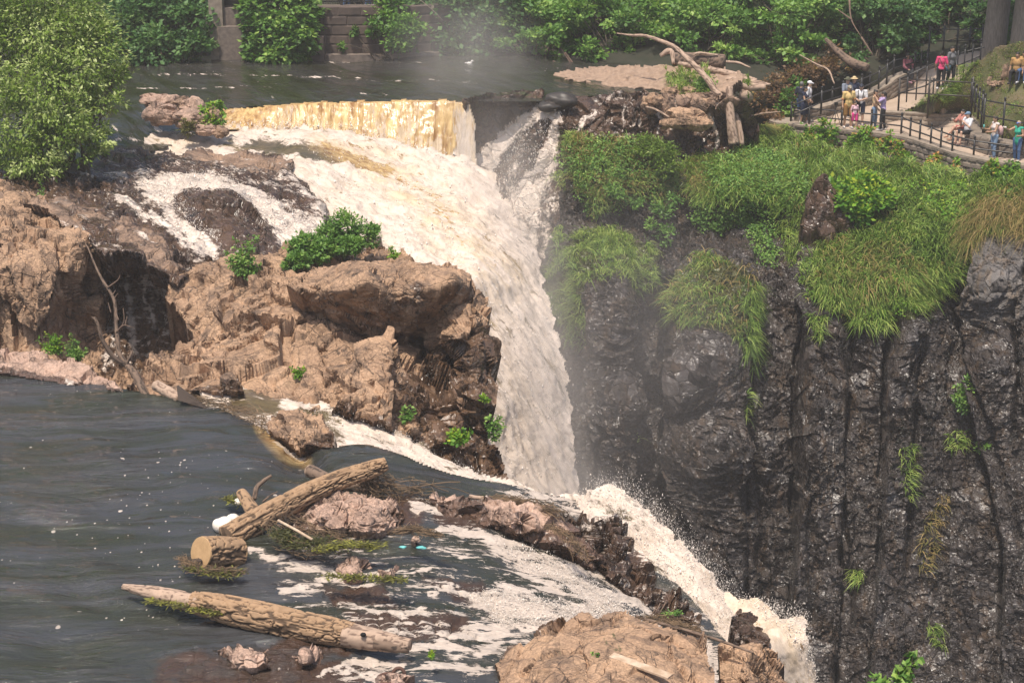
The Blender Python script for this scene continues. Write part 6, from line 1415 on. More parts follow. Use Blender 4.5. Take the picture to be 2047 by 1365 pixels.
# gull
c = un(938, 133, 81.5); m = MB()
m.add(*sphere_geo(c + (0, 0, .12), (.15, .09, .085))); m.add(*sphere_geo(c + (.13, 0, .24), (.055, .05, .05))); m.tube([c + (.08, 0, .17), c + (.13, 0, .23)], [.05, .04], 8); m.tube([c + (-.12, 0, .13), c + (-.27, 0, .14)], [.05, .012], 8); m.tube([c + (.17, 0, .24), c + (.24, 0, .22)], [.018, .004], 6)
e = empty('gull', c, 'white gull floating on the far pool', 'bird'); m.build('body', M['white'], e)
# ---------------------------------------------------------------- terrace walls and railings
def pw(*p): return [un(u, v, zD(v, z)) for u, v, z in p]
fw = pw((1562, 246, 1.3), (1585, 250, 1.3), (1620, 254, 1.28), (1682, 260, 1.26), (1741, 266, 1.25), (1801, 274, 1.22), (1838, 284, 1.2), (1880, 298, 1.17), (1903, 306, 1.15), (1946, 316, 1.1), (2000, 326, 1.05), (2110, 340, 1.0))
fz = np.array([p[2] for p in fw])
e = empty('stone_wall', fw[4], 'mossy rubble stone wall carrying the front railing of the terrace', 'wall')
blockwall('wall_face', '', '', [(p[0], p[1]) for p in fw], fz - 1.15, fz - .04, .42, 'stone', .42, .24, 8, .04, e, .05)
m = MB(); F0 = np.array(fw)
A = catmull(F0, 60); T = np.gradient(A, axis=0); T[:, 2] = 0; T /= np.linalg.norm(T, axis=1, keepdims=True); Nn = np.stack([T[:, 1], -T[:, 0], 0 * T[:, 0]], -1)
jit = .02 * fbm(A * 3, 2, 5)[:, None]
G = np.stack([A + Nn * (.05 + jit) - (0, 0, .05), A + Nn * (.05 + jit) + (0, 0, .03), A - Nn * .45 + (0, 0, .03), A - Nn * .45 - (0, 0, .05)], 1)
idx = np.arange(60 * 4).reshape(60, 4)
m.add(G.reshape(-1, 3), np.stack([idx[:-1, :-1], idx[1:, :-1], idx[1:, 1:], idx[:-1, 1:]], -1).reshape(-1, 4).tolist()); m.build('coping', M['coping'], e, False)
e = empty('stone_wall', un(1560, 255, 74.5), 'rounded rubble end of the terrace wall at the lookout', 'wall')
c = np.array(fw[0]) + np.array([.35, .45, 0]); ang = np.linspace(math.radians(95), math.radians(285), 14)
blockwall('wall_face', '', '', [(c[0] + .75 * math.cos(t), c[1] + .55 * math.sin(t)) for t in ang], c[2] - 1.1, c[2] - .03, .3, 'stone', .4, .24, 9, .04, e, .05)
MB().add(*tube_geo([c + (0, 0, -.05), c + (0, 0, .04)], [.8, .8], 24)).build('coping', M['coping'], e, False)
# back wall along the ramp
bw = pw((1606, 226, 1.75), (1640, 218, 1.8), (1680, 208, 1.95), (1720, 196, 2.1), (1770, 176, 2.45), (1800, 155, 2.85), (1850, 138, 3.2), (1880, 128, 3.5))
bz = np.array([p[2] for p in bw])
e = empty('stone_wall', bw[3], 'long low stone wall climbing along the far side of the path', 'wall')
blockwall('wall_face', '', '', [(p[0], p[1]) for p in bw], bz - .7, bz, .5, 'stone', .45, .2, 11, .04, e, .03)
m = MB(); A = catmull(np.array(bw), 50); T = np.gradient(A, axis=0); T[:, 2] = 0; T /= np.linalg.norm(T, axis=1, keepdims=True); Nn = np.stack([T[:, 1], -T[:, 0], 0 * T[:, 0]], -1)
G = np.stack([A + Nn * .03 + (0, 0, .0), A + Nn * .03 + (0, 0, .07), A - Nn * .55 + (0, 0, .07), A - Nn * .55], 1); idx = np.arange(200).reshape(50, 4)
m.add(G.reshape(-1, 3), np.stack([idx[:-1, :-1], idx[1:, :-1], idx[1:, 1:], idx[:-1, 1:]], -1).reshape(-1, 4).tolist()); m.build('coping', M['coping'], e, False)
lw = pw((1762, 243, 1.45), (1800, 245, 1.42), (1850, 247, 1.4), (1905, 248, 1.38), (1928, 250, 1.36)); lz = np.array([p[2] for p in lw])
blockwall('stone_wall', 'low pale stone kerb wall holding the lawn corner', 'wall', [(p[0], p[1]) for p in lw], lz - .1, lz + .42, .4, 'coping', .5, .2, 12, .04, None, .04)
sw = pw((1925, 255, 1.3), (1932, 275, 1.28), (1940, 292, 1.2), (1972, 302, 1.15), (2010, 310, 1.12), (2110, 322, 1.1)); sz = np.array([p[2] for p in sw])
blockwall('stone_wall', 'low stone seat wall behind the walkers at the right', 'wall', [(p[0], p[1]) for p in sw], sz - .15, sz + .52, .5, 'stone', .4, .22, 13, .04, None, .04)
def railing(label, posts, rails, mat='iron', r=.042, rr=.032, knob=True, group=None):
    """posts: (u, v_base, v_top, z_base); rails: list of rows of (u, v) with the depth of the post line"""
    e = empty('railing', pw((posts[0][0], posts[0][1], posts[0][3]))[0], label, 'railing', group)
    us = np.array([p[0] for p in posts], float); Ds = np.array([zD(p[1], p[3]) for p in posts], float); o_ = np.argsort(us)
    for (u, vb, vt, z), D in zip(posts, Ds):
        b = un(u, vb, D); h = (vb - vt) * D / FPX / CP
        m = MB().tube([b - (0, 0, .1), b + (0, 0, h - (.12 if knob else 0))], r, 8)
        if knob:
            m.add(*sphere_geo(b + (0, 0, h - .06), (.052, .052, .075), 8, 6)); m.add(*tube_geo([b + (0, 0, h - .15), b + (0, 0, h - .12)], [.05, .05], 8))
        m.build('post', M[mat], e)
    for row in rails:
        pts = [un(u, v, np.interp(u, us[o_], Ds[o_]) - .02) for u, v in row]
        MB().tube(pts, rr, 6).build('rail', M[mat], e)
    return e
fp = [(1581, 244, 205, 1.3), (1617, 248, 208, 1.29), (1682, 254, 214, 1.28), (1741, 260, 220, 1.27), (1801, 268, 227, 1.24), (1819, 274, 236, 1.22), (1838, 281, 241, 1.2), (1860, 289, 248, 1.18), (1880, 297, 256, 1.17), (1903, 304, 264, 1.15), (1946, 312, 273, 1.1), (2032, 316, 263, 1.05), (2100, 326, 272, 1.0)]
railing('black iron railing with finials along the front of the terrace', fp, [[(1581, 215), (1617, 217), (1682, 223), (1741, 228), (1801, 234), (1819, 242), (1838, 248), (1860, 255), (1880, 263), (1903, 271), (1946, 282), (2032, 293), (2100, 297)], [(1581, 231), (1617, 233), (1682, 239), (1741, 245), (1801, 252), (1819, 259), (1838, 265), (1860, 273), (1880, 281), (1903, 289), (1946, 297), (2032, 307), (2100, 313)]])
railing('rusty brown gate rail across the lawn corner', [(1795, 228, 158, 1.65), (1854, 232, 154, 1.85), (1940, 236, 157, 2.0)], [[(1795, 159), (1854, 161), (1940, 165)], [(1795, 186), (1854, 188), (1940, 193)]], 'iron_worn', knob=False)
railing('black iron railing with finials running downhill beside the lawn', [(1941, 200, 158, 2.75), (1944, 208, 166, 2.6), (1949, 220, 171, 2.4), (1955, 234, 177, 2.2), (1961, 250, 183, 1.95), (1964, 272, 191, 1.6), (2003, 280, 198, 1.6), (2045, 290, 204, 1.6), (2085, 296, 210, 1.6)],
        [[(1941, 166), (1949, 179), (1955, 190), (1964, 200), (2003, 207), (2045, 214), (2085, 221)], [(1941, 188), (1949, 206), (1955, 216), (1964, 231), (2003, 238), (2045, 246), (2085, 253)]])
ramp = [(1581, 238, 205, 1.6), (1641, 224, 175, 1.83), (1663, 205, 175, 1.95), (1684, 204, 164, 2.0), (1704, 200, 158, 2.1), (1721, 192, 150, 2.15), (1738, 180, 145, 2.35), (1756, 177, 135, 2.45), (1772, 168, 122, 2.6), (1786, 147, 112, 3.0), (1828, 138, 106, 3.2), (1841, 132, 103, 3.35), (1853, 130, 100, 3.4)]
railing('black iron railing on the far wall of the climbing path', ramp, [[(1581, 213), (1641, 186), (1684, 174), (1721, 160), (1756, 145), (1786, 122), (1853, 106)], [(1581, 232), (1641, 205), (1684, 192), (1721, 177), (1756, 160), (1786, 137), (1853, 118)]])
railing('black iron handrail between the climbing path and the lawn', [(1812, 200, 147, 2.35), (1831, 196, 146, 2.45), (1850, 190, 126, 2.5), (1865, 188, 158, 2.7), (1878, 172, 142, 2.95), (1912, 157, 95, 3.15), (1926, 150, 92, 3.35), (1942, 138, 82, 3.65), (1959, 124, 80, 4.0)],
        [[(1800, 158), (1850, 135), (1912, 108), (1967, 95)], [(1800, 186), (1850, 172), (1912, 133), (1959, 112)]], 'iron', .03)
railing('tall black iron fence at the top of the path', [(1855, 127, 57, 3.3), (1885, 105, 54, 3.9), (1912, 104, 54, 4.0), (1937, 102, 56, 4.1), (1962, 100, 52, 4.2), (1980, 98, 54, 4.3)], [[(1855, 59), (1912, 59), (1980, 58)], [(1855, 83), (1912, 82), (1980, 80)]], 'iron', .04, .028, False)
# ivy on the front wall
def ivy(label, pts, n, seed, mat='leaf_ivy', tint0=-.05, s=.15):
    rr = np.random.default_rng(seed); lob = []
    for u, v, rad in pts:
        D = np.interp(u, [1560, 1600, 1700, 1800, 1850, 1900, 1946, 2047], [77.5, 76.6, 75.6, 74.2, 73.2, 72.0, 71.3, 70.6]) - .28 - max(0, v - 300) * .003
        r_ = rad * D / FPX; lob.append((un(u, v, D), (r_, .13, r_)))
    b = lob[-1][0]; e = empty('ivy', b, label, 'vine', 'creeper patches on the terrace wall')
    V, F, T = crown_geo(lob, n, s, .36, seed, cl=12, spread=.3, shell=.1, droop=1.0, tint0=tint0, tip=.9)
    link('foliage', mk_mesh('foliage', V - b, F, M[mat], None, {'tint': T}), e)
    m = MB()
    for c, r_ in lob: branch(m, b - (0, 0, .1), c, .012, .005, seed, 4, .05, 4)
    m.build('stem', M['twig'], e)
ivy('broad green creeper patch under the yellow shirted visitor', [(1620, 262, 16), (1650, 258, 18), (1640, 278, 22), (1610, 282, 18), (1600, 292, 12), (1668, 268, 14), (1655, 290, 18)], 1500, 401)
ivy('green creeper patch under the lavender shirted visitor', [(1720, 268, 14), (1736, 266, 12), (1712, 285, 16), (1740, 285, 14), (1700, 292, 10)], 1000, 402)
ivy('creeper tongue with red shoot tips at the wall bend', [(1770, 282, 10), (1782, 276, 9), (1776, 296, 12), (1760, 300, 10), (1798, 285, 6), (1795, 302, 10)], 800, 403, tint0=.08)
ivy('yellow green creeper at the foot of the wall bend', [(1800, 310, 12), (1812, 318, 12), (1790, 322, 12), (1805, 330, 8)], 600, 404, tint0=.0)
ivy('thin reddish creeper strand hanging on the dark wall', [(1872, 312, 6), (1868, 325, 8), (1876, 335, 6), (1858, 322, 6)], 300, 405, tint0=.28)
ivy('second thin creeper strand nearer the phone holder', [(1912, 322, 5), (1910, 335, 6), (1918, 344, 5), (1895, 338, 5)], 240, 406, tint0=.2)
ivy('bushy green creeper below the woman in the tank top', [(1985, 330, 12), (1975, 340, 12), (1995, 345, 12), (1968, 350, 10)], 900, 407)
ivy('lush green creeper below the woman in the green top', [(2030, 335, 14), (2015, 348, 16), (2042, 352, 16), (2000, 358, 12), (2030, 365, 14)], 1400, 408, 'leaf_bright')
# ---------------------------------------------------------------- spray thrown off the white water
def spray(name, R, n, seed, poly, thr=.6, out=.25, size=.018, fo=None, label=None):
    rr = np.random.default_rng(seed)
    P, N = scatter(R, poly, n, seed, 6)
    k = len(P)
    P = P + N * np.abs(rr.normal(0, out, (k, 1))) + rr.normal(0, out * .35, (k, 3))
    s = size * rr.lognormal(0, .5, (k, 1, 1))
    T = np.array([[1, 0, -.5], [-.5, .87, -.5], [-.5, -.87, -.5], [0, 0, 1.2]])
    V = (P[:, None] + T[None] * s * np.array([.8, .8, 1.4])).reshape(-1, 3)
    i = np.arange(k)[:, None] * 4
    F = np.concatenate([i + np.array(q) for q in ((0, 2, 1), (0, 1, 3), (1, 2, 3), (2, 0, 3))])
    org = V.mean(0); o = link(name, mk_mesh(name, V - org, F, M['spray'], True), None, org); o['kind'] = 'stuff'
spray('spray', fall2, 12000, 1, [(1150, 990), (1200, 968), (1255, 985), (1345, 1055), (1425, 1145), (1480, 1240), (1540, 1340), (1420, 1360), (1380, 1290), (1300, 1190), (1210, 1090)], out=.13, size=.0075)
spray('spray', fall2, 5000, 2, [(1200, 968), (1260, 980), (1345, 1050), (1425, 1140), (1490, 1240), (1470, 1260), (1400, 1160), (1300, 1060), (1210, 1000)], out=.30, size=.0065)
spray('spray', chan, 3000, 3, [(600, 812), (760, 850), (900, 926), (1030, 965), (1100, 1000), (980, 985), (850, 940), (700, 890)], out=.10, size=.0075)
spray('spray', river, 5200, 4, [(940, 1190), (1010, 1180), (1130, 1215), (1260, 1230), (1170, 1250), (1000, 1260)], out=.08, size=.0075)
spray('spray', river, 4200, 5, [(990, 1090), (1060, 1105), (1160, 1150), (1280, 1235), (1240, 1260), (1130, 1190), (1040, 1140)], out=.08, size=.0075)
spray('spray', mainfall, 5000, 6, [(600, 300), (760, 290), (930, 325), (1030, 440), (1100, 640), (1150, 950), (1000, 1000), (930, 560), (760, 510), (640, 420)], out=.22, size=.013)
spray('spray', weir, 2500, 7, [(455, 245), (700, 255), (940, 320), (940, 340), (700, 275), (455, 262)], out=.15, size=.013)
spray('spray', fall3, 2600, 10, [(1470, 1195), (1530, 1205), (1610, 1232), (1640, 1400), (1600, 1300), (1530, 1240)], out=.12, size=.0075)
spray('spray', shelf, 3000, 8, [(270, 365), (430, 350), (590, 425), (650, 450), (600, 510), (470, 400), (360, 395), (440, 500), (350, 460)], out=.12, size=.012)
spray('spray', backw, 2500, 9, [(1085, 222), (1120, 225), (1090, 380), (1020, 500), (950, 400), (1000, 285)], out=.2, size=.014)
# low weeds among the grass of the slope
def weeds(poly, n, L, W, mat, seed, R=None, need=-.1, h=.25):
    P, N = scatter(R or rcliff, poly, n, seed, 12, need)
    rr = np.random.default_rng(seed); m = 12
    C = np.repeat(P, m, 0) + np.repeat(N, m, 0) * rr.uniform(.02, h, (len(P) * m, 1)) + rr.normal(0, .10, (len(P) * m, 3))
    nn = np.array([0, -.3, 1.0]) + rr.normal(0, .5, C.shape); nn /= np.linalg.norm(nn, axis=1, keepdims=True)
    d = rr.normal(size=C.shape); d -= nn * (nn * d).sum(1, keepdims=True); d /= np.linalg.norm(d, axis=1, keepdims=True)
    t = np.clip(np.repeat(rr.normal(.45, .2, len(P)), m) + rr.normal(0, .12, len(C)), 0, 1)
    V, F, T = leaf_mesh(C, nn, d, L * rr.uniform(.6, 1.3, len(C)), L * W * np.ones(len(C)), t)
    org = V.mean(0); o = link('weeds', mk_mesh('weeds', V - org, F, M[mat], None, {'tint': T}), None, org); o['kind'] = 'stuff'
weeds([(1380, 340), (1500, 300), (1600, 330), (1640, 420), (1560, 420), (1440, 400)], 900, .11, .36, 'leaf_mid', 701, need=0)
weeds([(1780, 380), (1950, 370), (2100, 390), (2000, 400), (1900, 460), (1820, 420)], 420, .12, .36, 'leaf_bright', 702, need=.05)
weeds(G_DRY, 520, .11, .36, 'leaf_mid', 703, need=0)
weeds([(1640, 600), (1760, 650), (1860, 590), (1900, 560), (1800, 560)], 160, .10, .34, 'leaf_bright', 704, need=.05)
weeds([(1380, 400), (1480, 410), (1500, 450), (1400, 470)], 260, .10, .36, 'leaf_mid', 705, need=0)
weeds([(1480, 400), (1560, 420), (1545, 540), (1510, 540)], 200, .10, .36, 'leaf_mid', 706, need=0)
# ---------------------------------------------------------------- people
def sdf_mesh(prims, res=.016, k=.02):
    """one continuous skin over tapered capsules and ellipsoids (surface nets)"""
    lo = np.array([9.0] * 3); hi = -lo
    for p in prims:
        for c, r in (((p[1], p[2]), (p[3], p[4])) if p[0] == 'c' else ((p[1], max(p[2])),)):
            lo = np.minimum(lo, np.asarray(c) - r); hi = np.maximum(hi, np.asarray(c) + r)
    lo -= 3 * res; hi += 3 * res
    n = np.ceil((hi - lo) / res).astype(int) + 1
    Fd = np.full(n, 1.0)
    ax = [lo[i] + res * np.arange(n[i]) for i in range(3)]
    for p in prims:
        if p[0] == 'c': a, ra, b, rb = np.asarray(p[1], float), p[2], np.asarray(p[3], float), p[4]; bl = np.minimum(a - ra, b - rb); bh = np.maximum(a + ra, b + rb)
        else: a, ra = np.asarray(p[1], float), np.asarray(p[2], float); bl = a - ra; bh = a + ra
        i0 = np.clip(np.floor((bl - .05 - lo) / res).astype(int), 0, n - 1); i1 = np.clip(np.ceil((bh + .05 - lo) / res).astype(int) + 1, 1, n)
        X, Y, Z = np.meshgrid(*[ax[q][i0[q]:i1[q]] for q in range(3)], indexing='ij')
        Q = np.stack([X, Y, Z], -1)
        if p[0] == 'c':
            d = b - a; L = max((d * d).sum(), 1e-9)
            t = np.clip(((Q - a) @ d) / L, 0, 1)
            f = np.linalg.norm(Q - a - t[..., None] * d, axis=-1) - (ra + (rb - ra) * t)
        else:
            w = np.linalg.norm((Q - a) / ra, axis=-1); f = (w - 1) * ra.min()
        sl = tuple(slice(i0[q], i1[q]) for q in range(3))
        g = Fd[sl]; kk = p[-1] if isinstance(p[-1], dict) else None
        ks = kk['k'] if kk else k
        h = np.clip(.5 + .5 * (g - f) / ks, 0, 1)
        Fd[sl] = g * (1 - h) + f * h - ks * h * (1 - h)
    ins = Fd < 0
    vs = np.zeros(tuple(n - 1) + (3,)); ct = np.zeros(tuple(n - 1))
    def sub(A, o): return A[o[0]:A.shape[0] - 1 + o[0], o[1]:A.shape[1] - 1 + o[1], o[2]:A.shape[2] - 1 + o[2]]
    cor = [(i, j, l) for i in (0, 1) for j in (0, 1) for l in (0, 1)]
    for a in cor:
        for d in range(3):
            if a[d] == 0:
                b = list(a); b[d] = 1
                fa, fb = sub(Fd, a), sub(Fd, b)
                cr = (fa < 0) != (fb < 0)
                t = np.where(cr, fa / (fa - fb + 1e-12), 0)
                for q in range(3): vs[..., q] += np.where(cr, a[q] + (t if q == d else 0), 0)
                ct += cr
    act = ct > 0
    idx = -np.ones(act.shape, int); idx[act] = np.arange(act.sum())
    g = np.stack(np.meshgrid(*[np.arange(s) for s in act.shape], indexing='ij'), -1)
    V = lo + res * (g[act] + vs[act] / ct[act][:, None])
    Fs = []
    for d in range(3):
        e1, e2 = [(1, 2), (2, 0), (0, 1)][d]
        A = ins; B = np.roll(ins, -1, d); cr = A != B
        w = np.argwhere(cr)
        w = w[(w[:, d] < n[d] - 1) & (w[:, e1] > 0) & (w[:, e2] > 0) & (w[:, e1] < n[e1] - 1) & (w[:, e2] < n[e2] - 1)]
        if not len(w): continue
        def at(o1, o2):
            x = w.copy(); x[:, e1] -= o1; x[:, e2] -= o2
            return idx[x[:, 0], x[:, 1], x[:, 2]]
        q = np.stack([at(1, 1), at(0, 1), at(0, 0), at(1, 0)], -1)
        fl = ~A[w[:, 0], w[:, 1], w[:, 2]]
        q[fl] = q[fl][:, ::-1]
        Fs.append(q[(q >= 0).all(1)])
    return V, np.concatenate(Fs)
def cloth(name, c, rough=.8):
    if name not in M: M[name] = mat_simple(name, c, tuple(x * .8 for x in c), rough, 18)
    return M[name]
M['eye'] = mat_simple('eye_dark', (.02, .015, .01)); M['lip'] = mat_simple('lip', (.30, .10, .08))
SKIN = {'light': (.56, .35, .25), 'tan': (.42, .245, .155), 'brown': (.27, .15, .09)}
def person(label, pos, h, yaw, top=None, bottom=None, skin='tan', hair=(.02, .015, .012), style='short', hat=None, sleeve=.5, leg='long', shoes=(.6, .55, .5), arms=None, sit=False, group=None, female=False, top_len=0.0, hands_free=True, head_dir=0.0, extra=None, cross=False, name='person'):
    e = empty(name, pos, label, 'person', group)
    s = h / 1.72
    e.rotation_euler = (0, 0, yaw); e.scale = (s, s, s)
    dz = -.44 if sit else 0.0
    V3 = lambda x, y, z: np.array([x, y, z + dz], float)
    sh = .185 if not female else .165; hp = .105 if not female else .115
    hipz = .92
    S = {-1: V3(-sh, .01, 1.42), 1: V3(sh, .01, 1.42)}
    arms = arms or {}
    E, Wr = {}, {}
    for q in (-1, 1):
        ea, wa = arms.get(q, ((.255, .03, 1.13), (.265, -.06, .89)))
        E[q] = V3(q * ea[0], ea[1], ea[2]); Wr[q] = V3(q * wa[0], wa[1], wa[2])
    H, K, A, To = {}, {}, {}, {}
    for q in (-1, 1):
        H[q] = V3(q * hp, 0, hipz)
        if sit:
            kx = q * .13 if not cross else (.02 if q > 0 else -.10)
            K[q] = np.array([kx, -.42, .50 + (.08 if cross and q > 0 else 0)]); A[q] = np.array([kx - (.16 if cross and q > 0 else 0), -.50 + (-.18 if cross and q > 0 else .02), .09 + (.12 if cross and q > 0 else 0)])
        else:
            st = .04 if q < 0 else -.03
            K[q] = V3(q * hp * 1.05, -.02 + st, .50); A[q] = V3(q * hp * 1.1, .02 + st * 2, .085)
        To[q] = A[q] + np.array([q * .03, -.17, -.05])
    ch = V3(0, -.01, 1.27); be = V3(0, -.005, 1.05); pe = V3(0, .01, .95)
    hc = V3(math.sin(head_dir) * .03, -.02, 1.605)
    hd = np.array([math.sin(head_dir), -math.cos(head_dir), 0])
    hs = np.array([-hd[1], hd[0], 0])
    P = [('e', hc, (.076, .094, .112)), ('e', hc + hd * .03 + (0, 0, -.055), (.058, .062, .062)), ('c', hc + hd * .088 + (0, 0, .012), .010, hc + hd * .108 + (0, 0, -.022), .015, {'k': .012}),
         ('e', hc + hs * .078 + (0, 0, -.005), (.016, .024, .034), {'k': .008}), ('e', hc - hs * .078 + (0, 0, -.005), (.016, .024, .034), {'k': .008}),
         ('c', V3(0, .012, 1.40), .062, hc + (0, .02, -.06), .055), ('e', ch, (.165 if not female else .145, .10, .19)), ('e', be, (.135 if not female else .118, .092, .17)), ('e', pe, (.155 if not female else .165, .11, .13)), ('c', S[-1], .062, S[1], .062)]
    if female: P += [('e', V3(.065, -.085, 1.27), (.062, .055, .06)), ('e', V3(-.065, -.085, 1.27), (.062, .055, .06))]
    arm_pr = {}
    for q in (-1, 1):
        arm_pr[q] = [('c', S[q], .056, E[q], .042), ('c', E[q], .043, Wr[q], .029)]
        P += arm_pr[q]
        d = Wr[q] - E[q]; d /= np.linalg.norm(d)
        sd = np.cross(d, [1, 0, 0] if abs(d[0]) < .8 else [0, 0, 1]); sd /= np.linalg.norm(sd); up_ = np.cross(sd, d)
        pc = Wr[q] + d * .05
        P += [('c', Wr[q], .026, pc + sd * .016, .021), ('c', Wr[q], .026, pc - sd * .018, .020), ('c', pc + sd * .02, .018, pc - sd * .02, .018)]
        for fi, (o, l) in enumerate(((.030, .068), (.010, .078), (-.010, .072), (-.030, .056))):
            b0 = pc + d * .025 + sd * o; b1 = b0 + d * l * .55 + up_ * .008 * q; b2 = b1 + d * l * .40 + up_ * .028 * q
            P += [('c', b0, .0095, b1, .009, {'k': .004}), ('c', b1, .009, b2, .0075, {'k': .004})]
        t0 = Wr[q] + d * .025 + sd * .028; t1 = t0 + d * .032 + sd * .024; P += [('c', t0, .011, t1, .010, {'k': .004}), ('c', t1, .010, t1 + d * .028 + up_ * .012 * q, .008, {'k': .004})]
        P += [('c', H[q], .088, K[q], .056), ('c', K[q] + (0, .01, 0), .056, A[q], .036), ('c', K[q] * .65 + A[q] * .35 + (0, .02, 0), .053, A[q], .034), ('c', A[q] + (0, .03, -.045), .036, To[q], .03)]
    def put(nm, prims, mat, res=.018, k=.025):
        v, f = sdf_mesh(prims, res, k)
        return link(nm, mk_mesh(nm, v, f, mat, True), e)
    body = put('body', P, cloth('skin_' + skin, SKIN[skin], .55), .0135)
    # eyes and mouth sit on the face
    m = MB()
    for q in (-1, 1): m.add(*sphere_geo(hc + hd * .083 + hs * q * .032 + (0, 0, .012), (.013, .010, .008), 8, 6))
    link('eyes', mk_mesh('eyes', np.concatenate(m.v), m.f, M['eye'], True, None, m.z), e)
    m = MB().add(*sphere_geo(hc + hd * .088 + (0, 0, -.058), (.024, .012, .008), 8, 6))
    link('mouth', mk_mesh('mouth', np.concatenate(m.v), m.f, M['lip'], True, None, m.z), e)
    if top:
        g = .016
        T = [('e', ch, (.172 if not female else .152, .112 + g, .185)), ('e', be, (.15 if not female else .132, .105 + g, .18)), ('c', S[-1], .07, S[1], .07), ('e', pe + (0, 0, .0 - top_len * .5), (.168 if not female else .178, .125, .12 + top_len))]
        if female: T += [('e', V3(.065, -.09, 1.27), (.068, .06, .066)), ('e', V3(-.065, -.09, 1.27), (.068, .06, .066))]
        for q in (-1, 1):
            if sleeve > 0:
                q1 = S[q] + (E[q] - S[q]) * min(1, sleeve * 1.6); T.append(('c', S[q], .074, q1, .062))
                if sleeve > .7: T.append(('c', E[q], .055, E[q] + (Wr[q] - E[q]) * .9, .042))
        put('shirt', T, cloth('cloth_%s' % top[0], top[1]))
    if bottom:
        Bm = [('e', pe + (0, 0, -.02), (.163 if not female else .172, .12, .115))]
        if leg in ('skirt', 'dress'):
            for q in (-1, 1): Bm.append(('c', H[q], .115, K[q] + (0, 0, .02), .125))
            Bm.append(('c', pe, .13, (K[-1] + K[1]) / 2 + (0, 0, .05), .15))
        else:
            for q in (-1, 1):
                Bm.append(('c', H[q], .102, K[q] if leg != 'short' else H[q] + (K[q] - H[q]) * .85, .075 if leg != 'short' else .092))
                if leg == 'long': Bm.append(('c', K[q], .073, A[q] + (0, 0, .03), .058))
        put('trousers' if leg == 'long' else 'shorts' if leg == 'short' else 'skirt', Bm, cloth('cloth_%s' % bottom[0], bottom[1]))
    for q in (-1, 1):
        put('shoe', [('c', A[q] + (0, .03, -.045), .044, To[q] + (0, 0, .0), .038), ('c', A[q] + (0, .02, .0), .044, A[q] + (0, .03, -.04), .046)], cloth('shoe_%d_%d' % (int(shoes[0] * 99), int(shoes[2] * 99)), shoes), .016)
    hm = cloth('hair_%d_%d' % (int(hair[0] * 999), int(hair[2] * 999)), hair, .6)
    Hh = [('e', hc + (0, 0, .035) - hd * .012, (.086, .100, .092)), ('e', hc - hd * .04 + (0, 0, -.01), (.076, .062, .085))]
    if style == 'bun': Hh.append(('e', hc - hd * .06 + (0, 0, .10), (.045, .045, .042)))
    if style == 'low_bun': Hh.append(('e', hc - hd * .11 + (0, 0, -.03), (.042, .042, .042)))
    if style == 'ponytail': Hh += [('e', hc - hd * .11 + (0, 0, .03), (.035, .035, .035)), ('c', hc - hd * .12 + (0, 0, .02), .035, hc - hd * .15 + (0, 0, -.17), .018)]
    if style == 'long': Hh += [('c', hc - hd * .05, .075, hc - hd * .085 + (0, 0, -.24), .06), ('c', hc - hd * .03 + hs * .06, .035, hc - hd * .04 + hs * .075 + (0, 0, -.18), .03), ('c', hc - hd * .03 - hs * .06, .035, hc - hd * .04 - hs * .075 + (0, 0, -.18), .03)]
    put('hair', [p if p[0] == 'c' else p for p in Hh], hm, .015)
    if hat:
        kind, c1 = hat; hmat = cloth('hat_%d_%d_%d' % tuple(int(x * 99) for x in c1), c1)
        if kind == 'cap': put('cap', [('e', hc + (0, 0, .055), (.094, .106, .085)), ('c', hc + hd * .10 + (0, 0, .045) + hs * .035, .012, hc + hd * .17 + (0, 0, .03) + hs * .02, .009), ('c', hc + hd * .10 + (0, 0, .045) - hs * .035, .012, hc + hd * .17 + (0, 0, .03) - hs * .02, .009), ('c', hc + hd * .10 + (0, 0, .047), .013, hc + hd * .175 + (0, 0, .03), .010)], hmat, .014)
        if kind == 'brim': put('hat', [('e', hc + (0, 0, .085), (.092, .104, .085)), ('e', hc + (0, 0, .06), (.185, .19, .016), {'k': .015})], hmat, .014)
        if kind == 'visor':
            put('visor', [('e', hc + (0, 0, .045), (.092, .104, .028)), ('c', hc + hd * .10 + (0, 0, .045) + hs * .035, .014, hc + hd * .18 + (0, 0, .02), .010), ('c', hc + hd * .10 + (0, 0, .045) - hs * .035, .014, hc + hd * .18 + (0, 0, .02), .010)], hmat, .014)
    return e, dict(W=Wr, E=E, hc=hc, hd=hd, S=S, ch=ch, pe=pe, A=A)
def onpath(u, v, R=None): return (R or path).at(np.array([u]), np.array([v]))[0]
def attach(e, nm, build):        # a carried part in the person's own frame
    m = MB(); mat = build(m)
    return link(nm, mk_mesh(nm, np.concatenate(m.v), m.f, mat, True, None, m.z), e)
NAVY, BLACK, WHITE, CREAM = ('navy', (.016, .022, .055)), ('black', (.015, .015, .018)), ('white', (.72, .70, .72)), ('cream', (.66, .50, .26))
DENIM, PALE_DENIM = ('denim', (.06, .12, .25)), ('pale_denim', (.22, .32, .46))
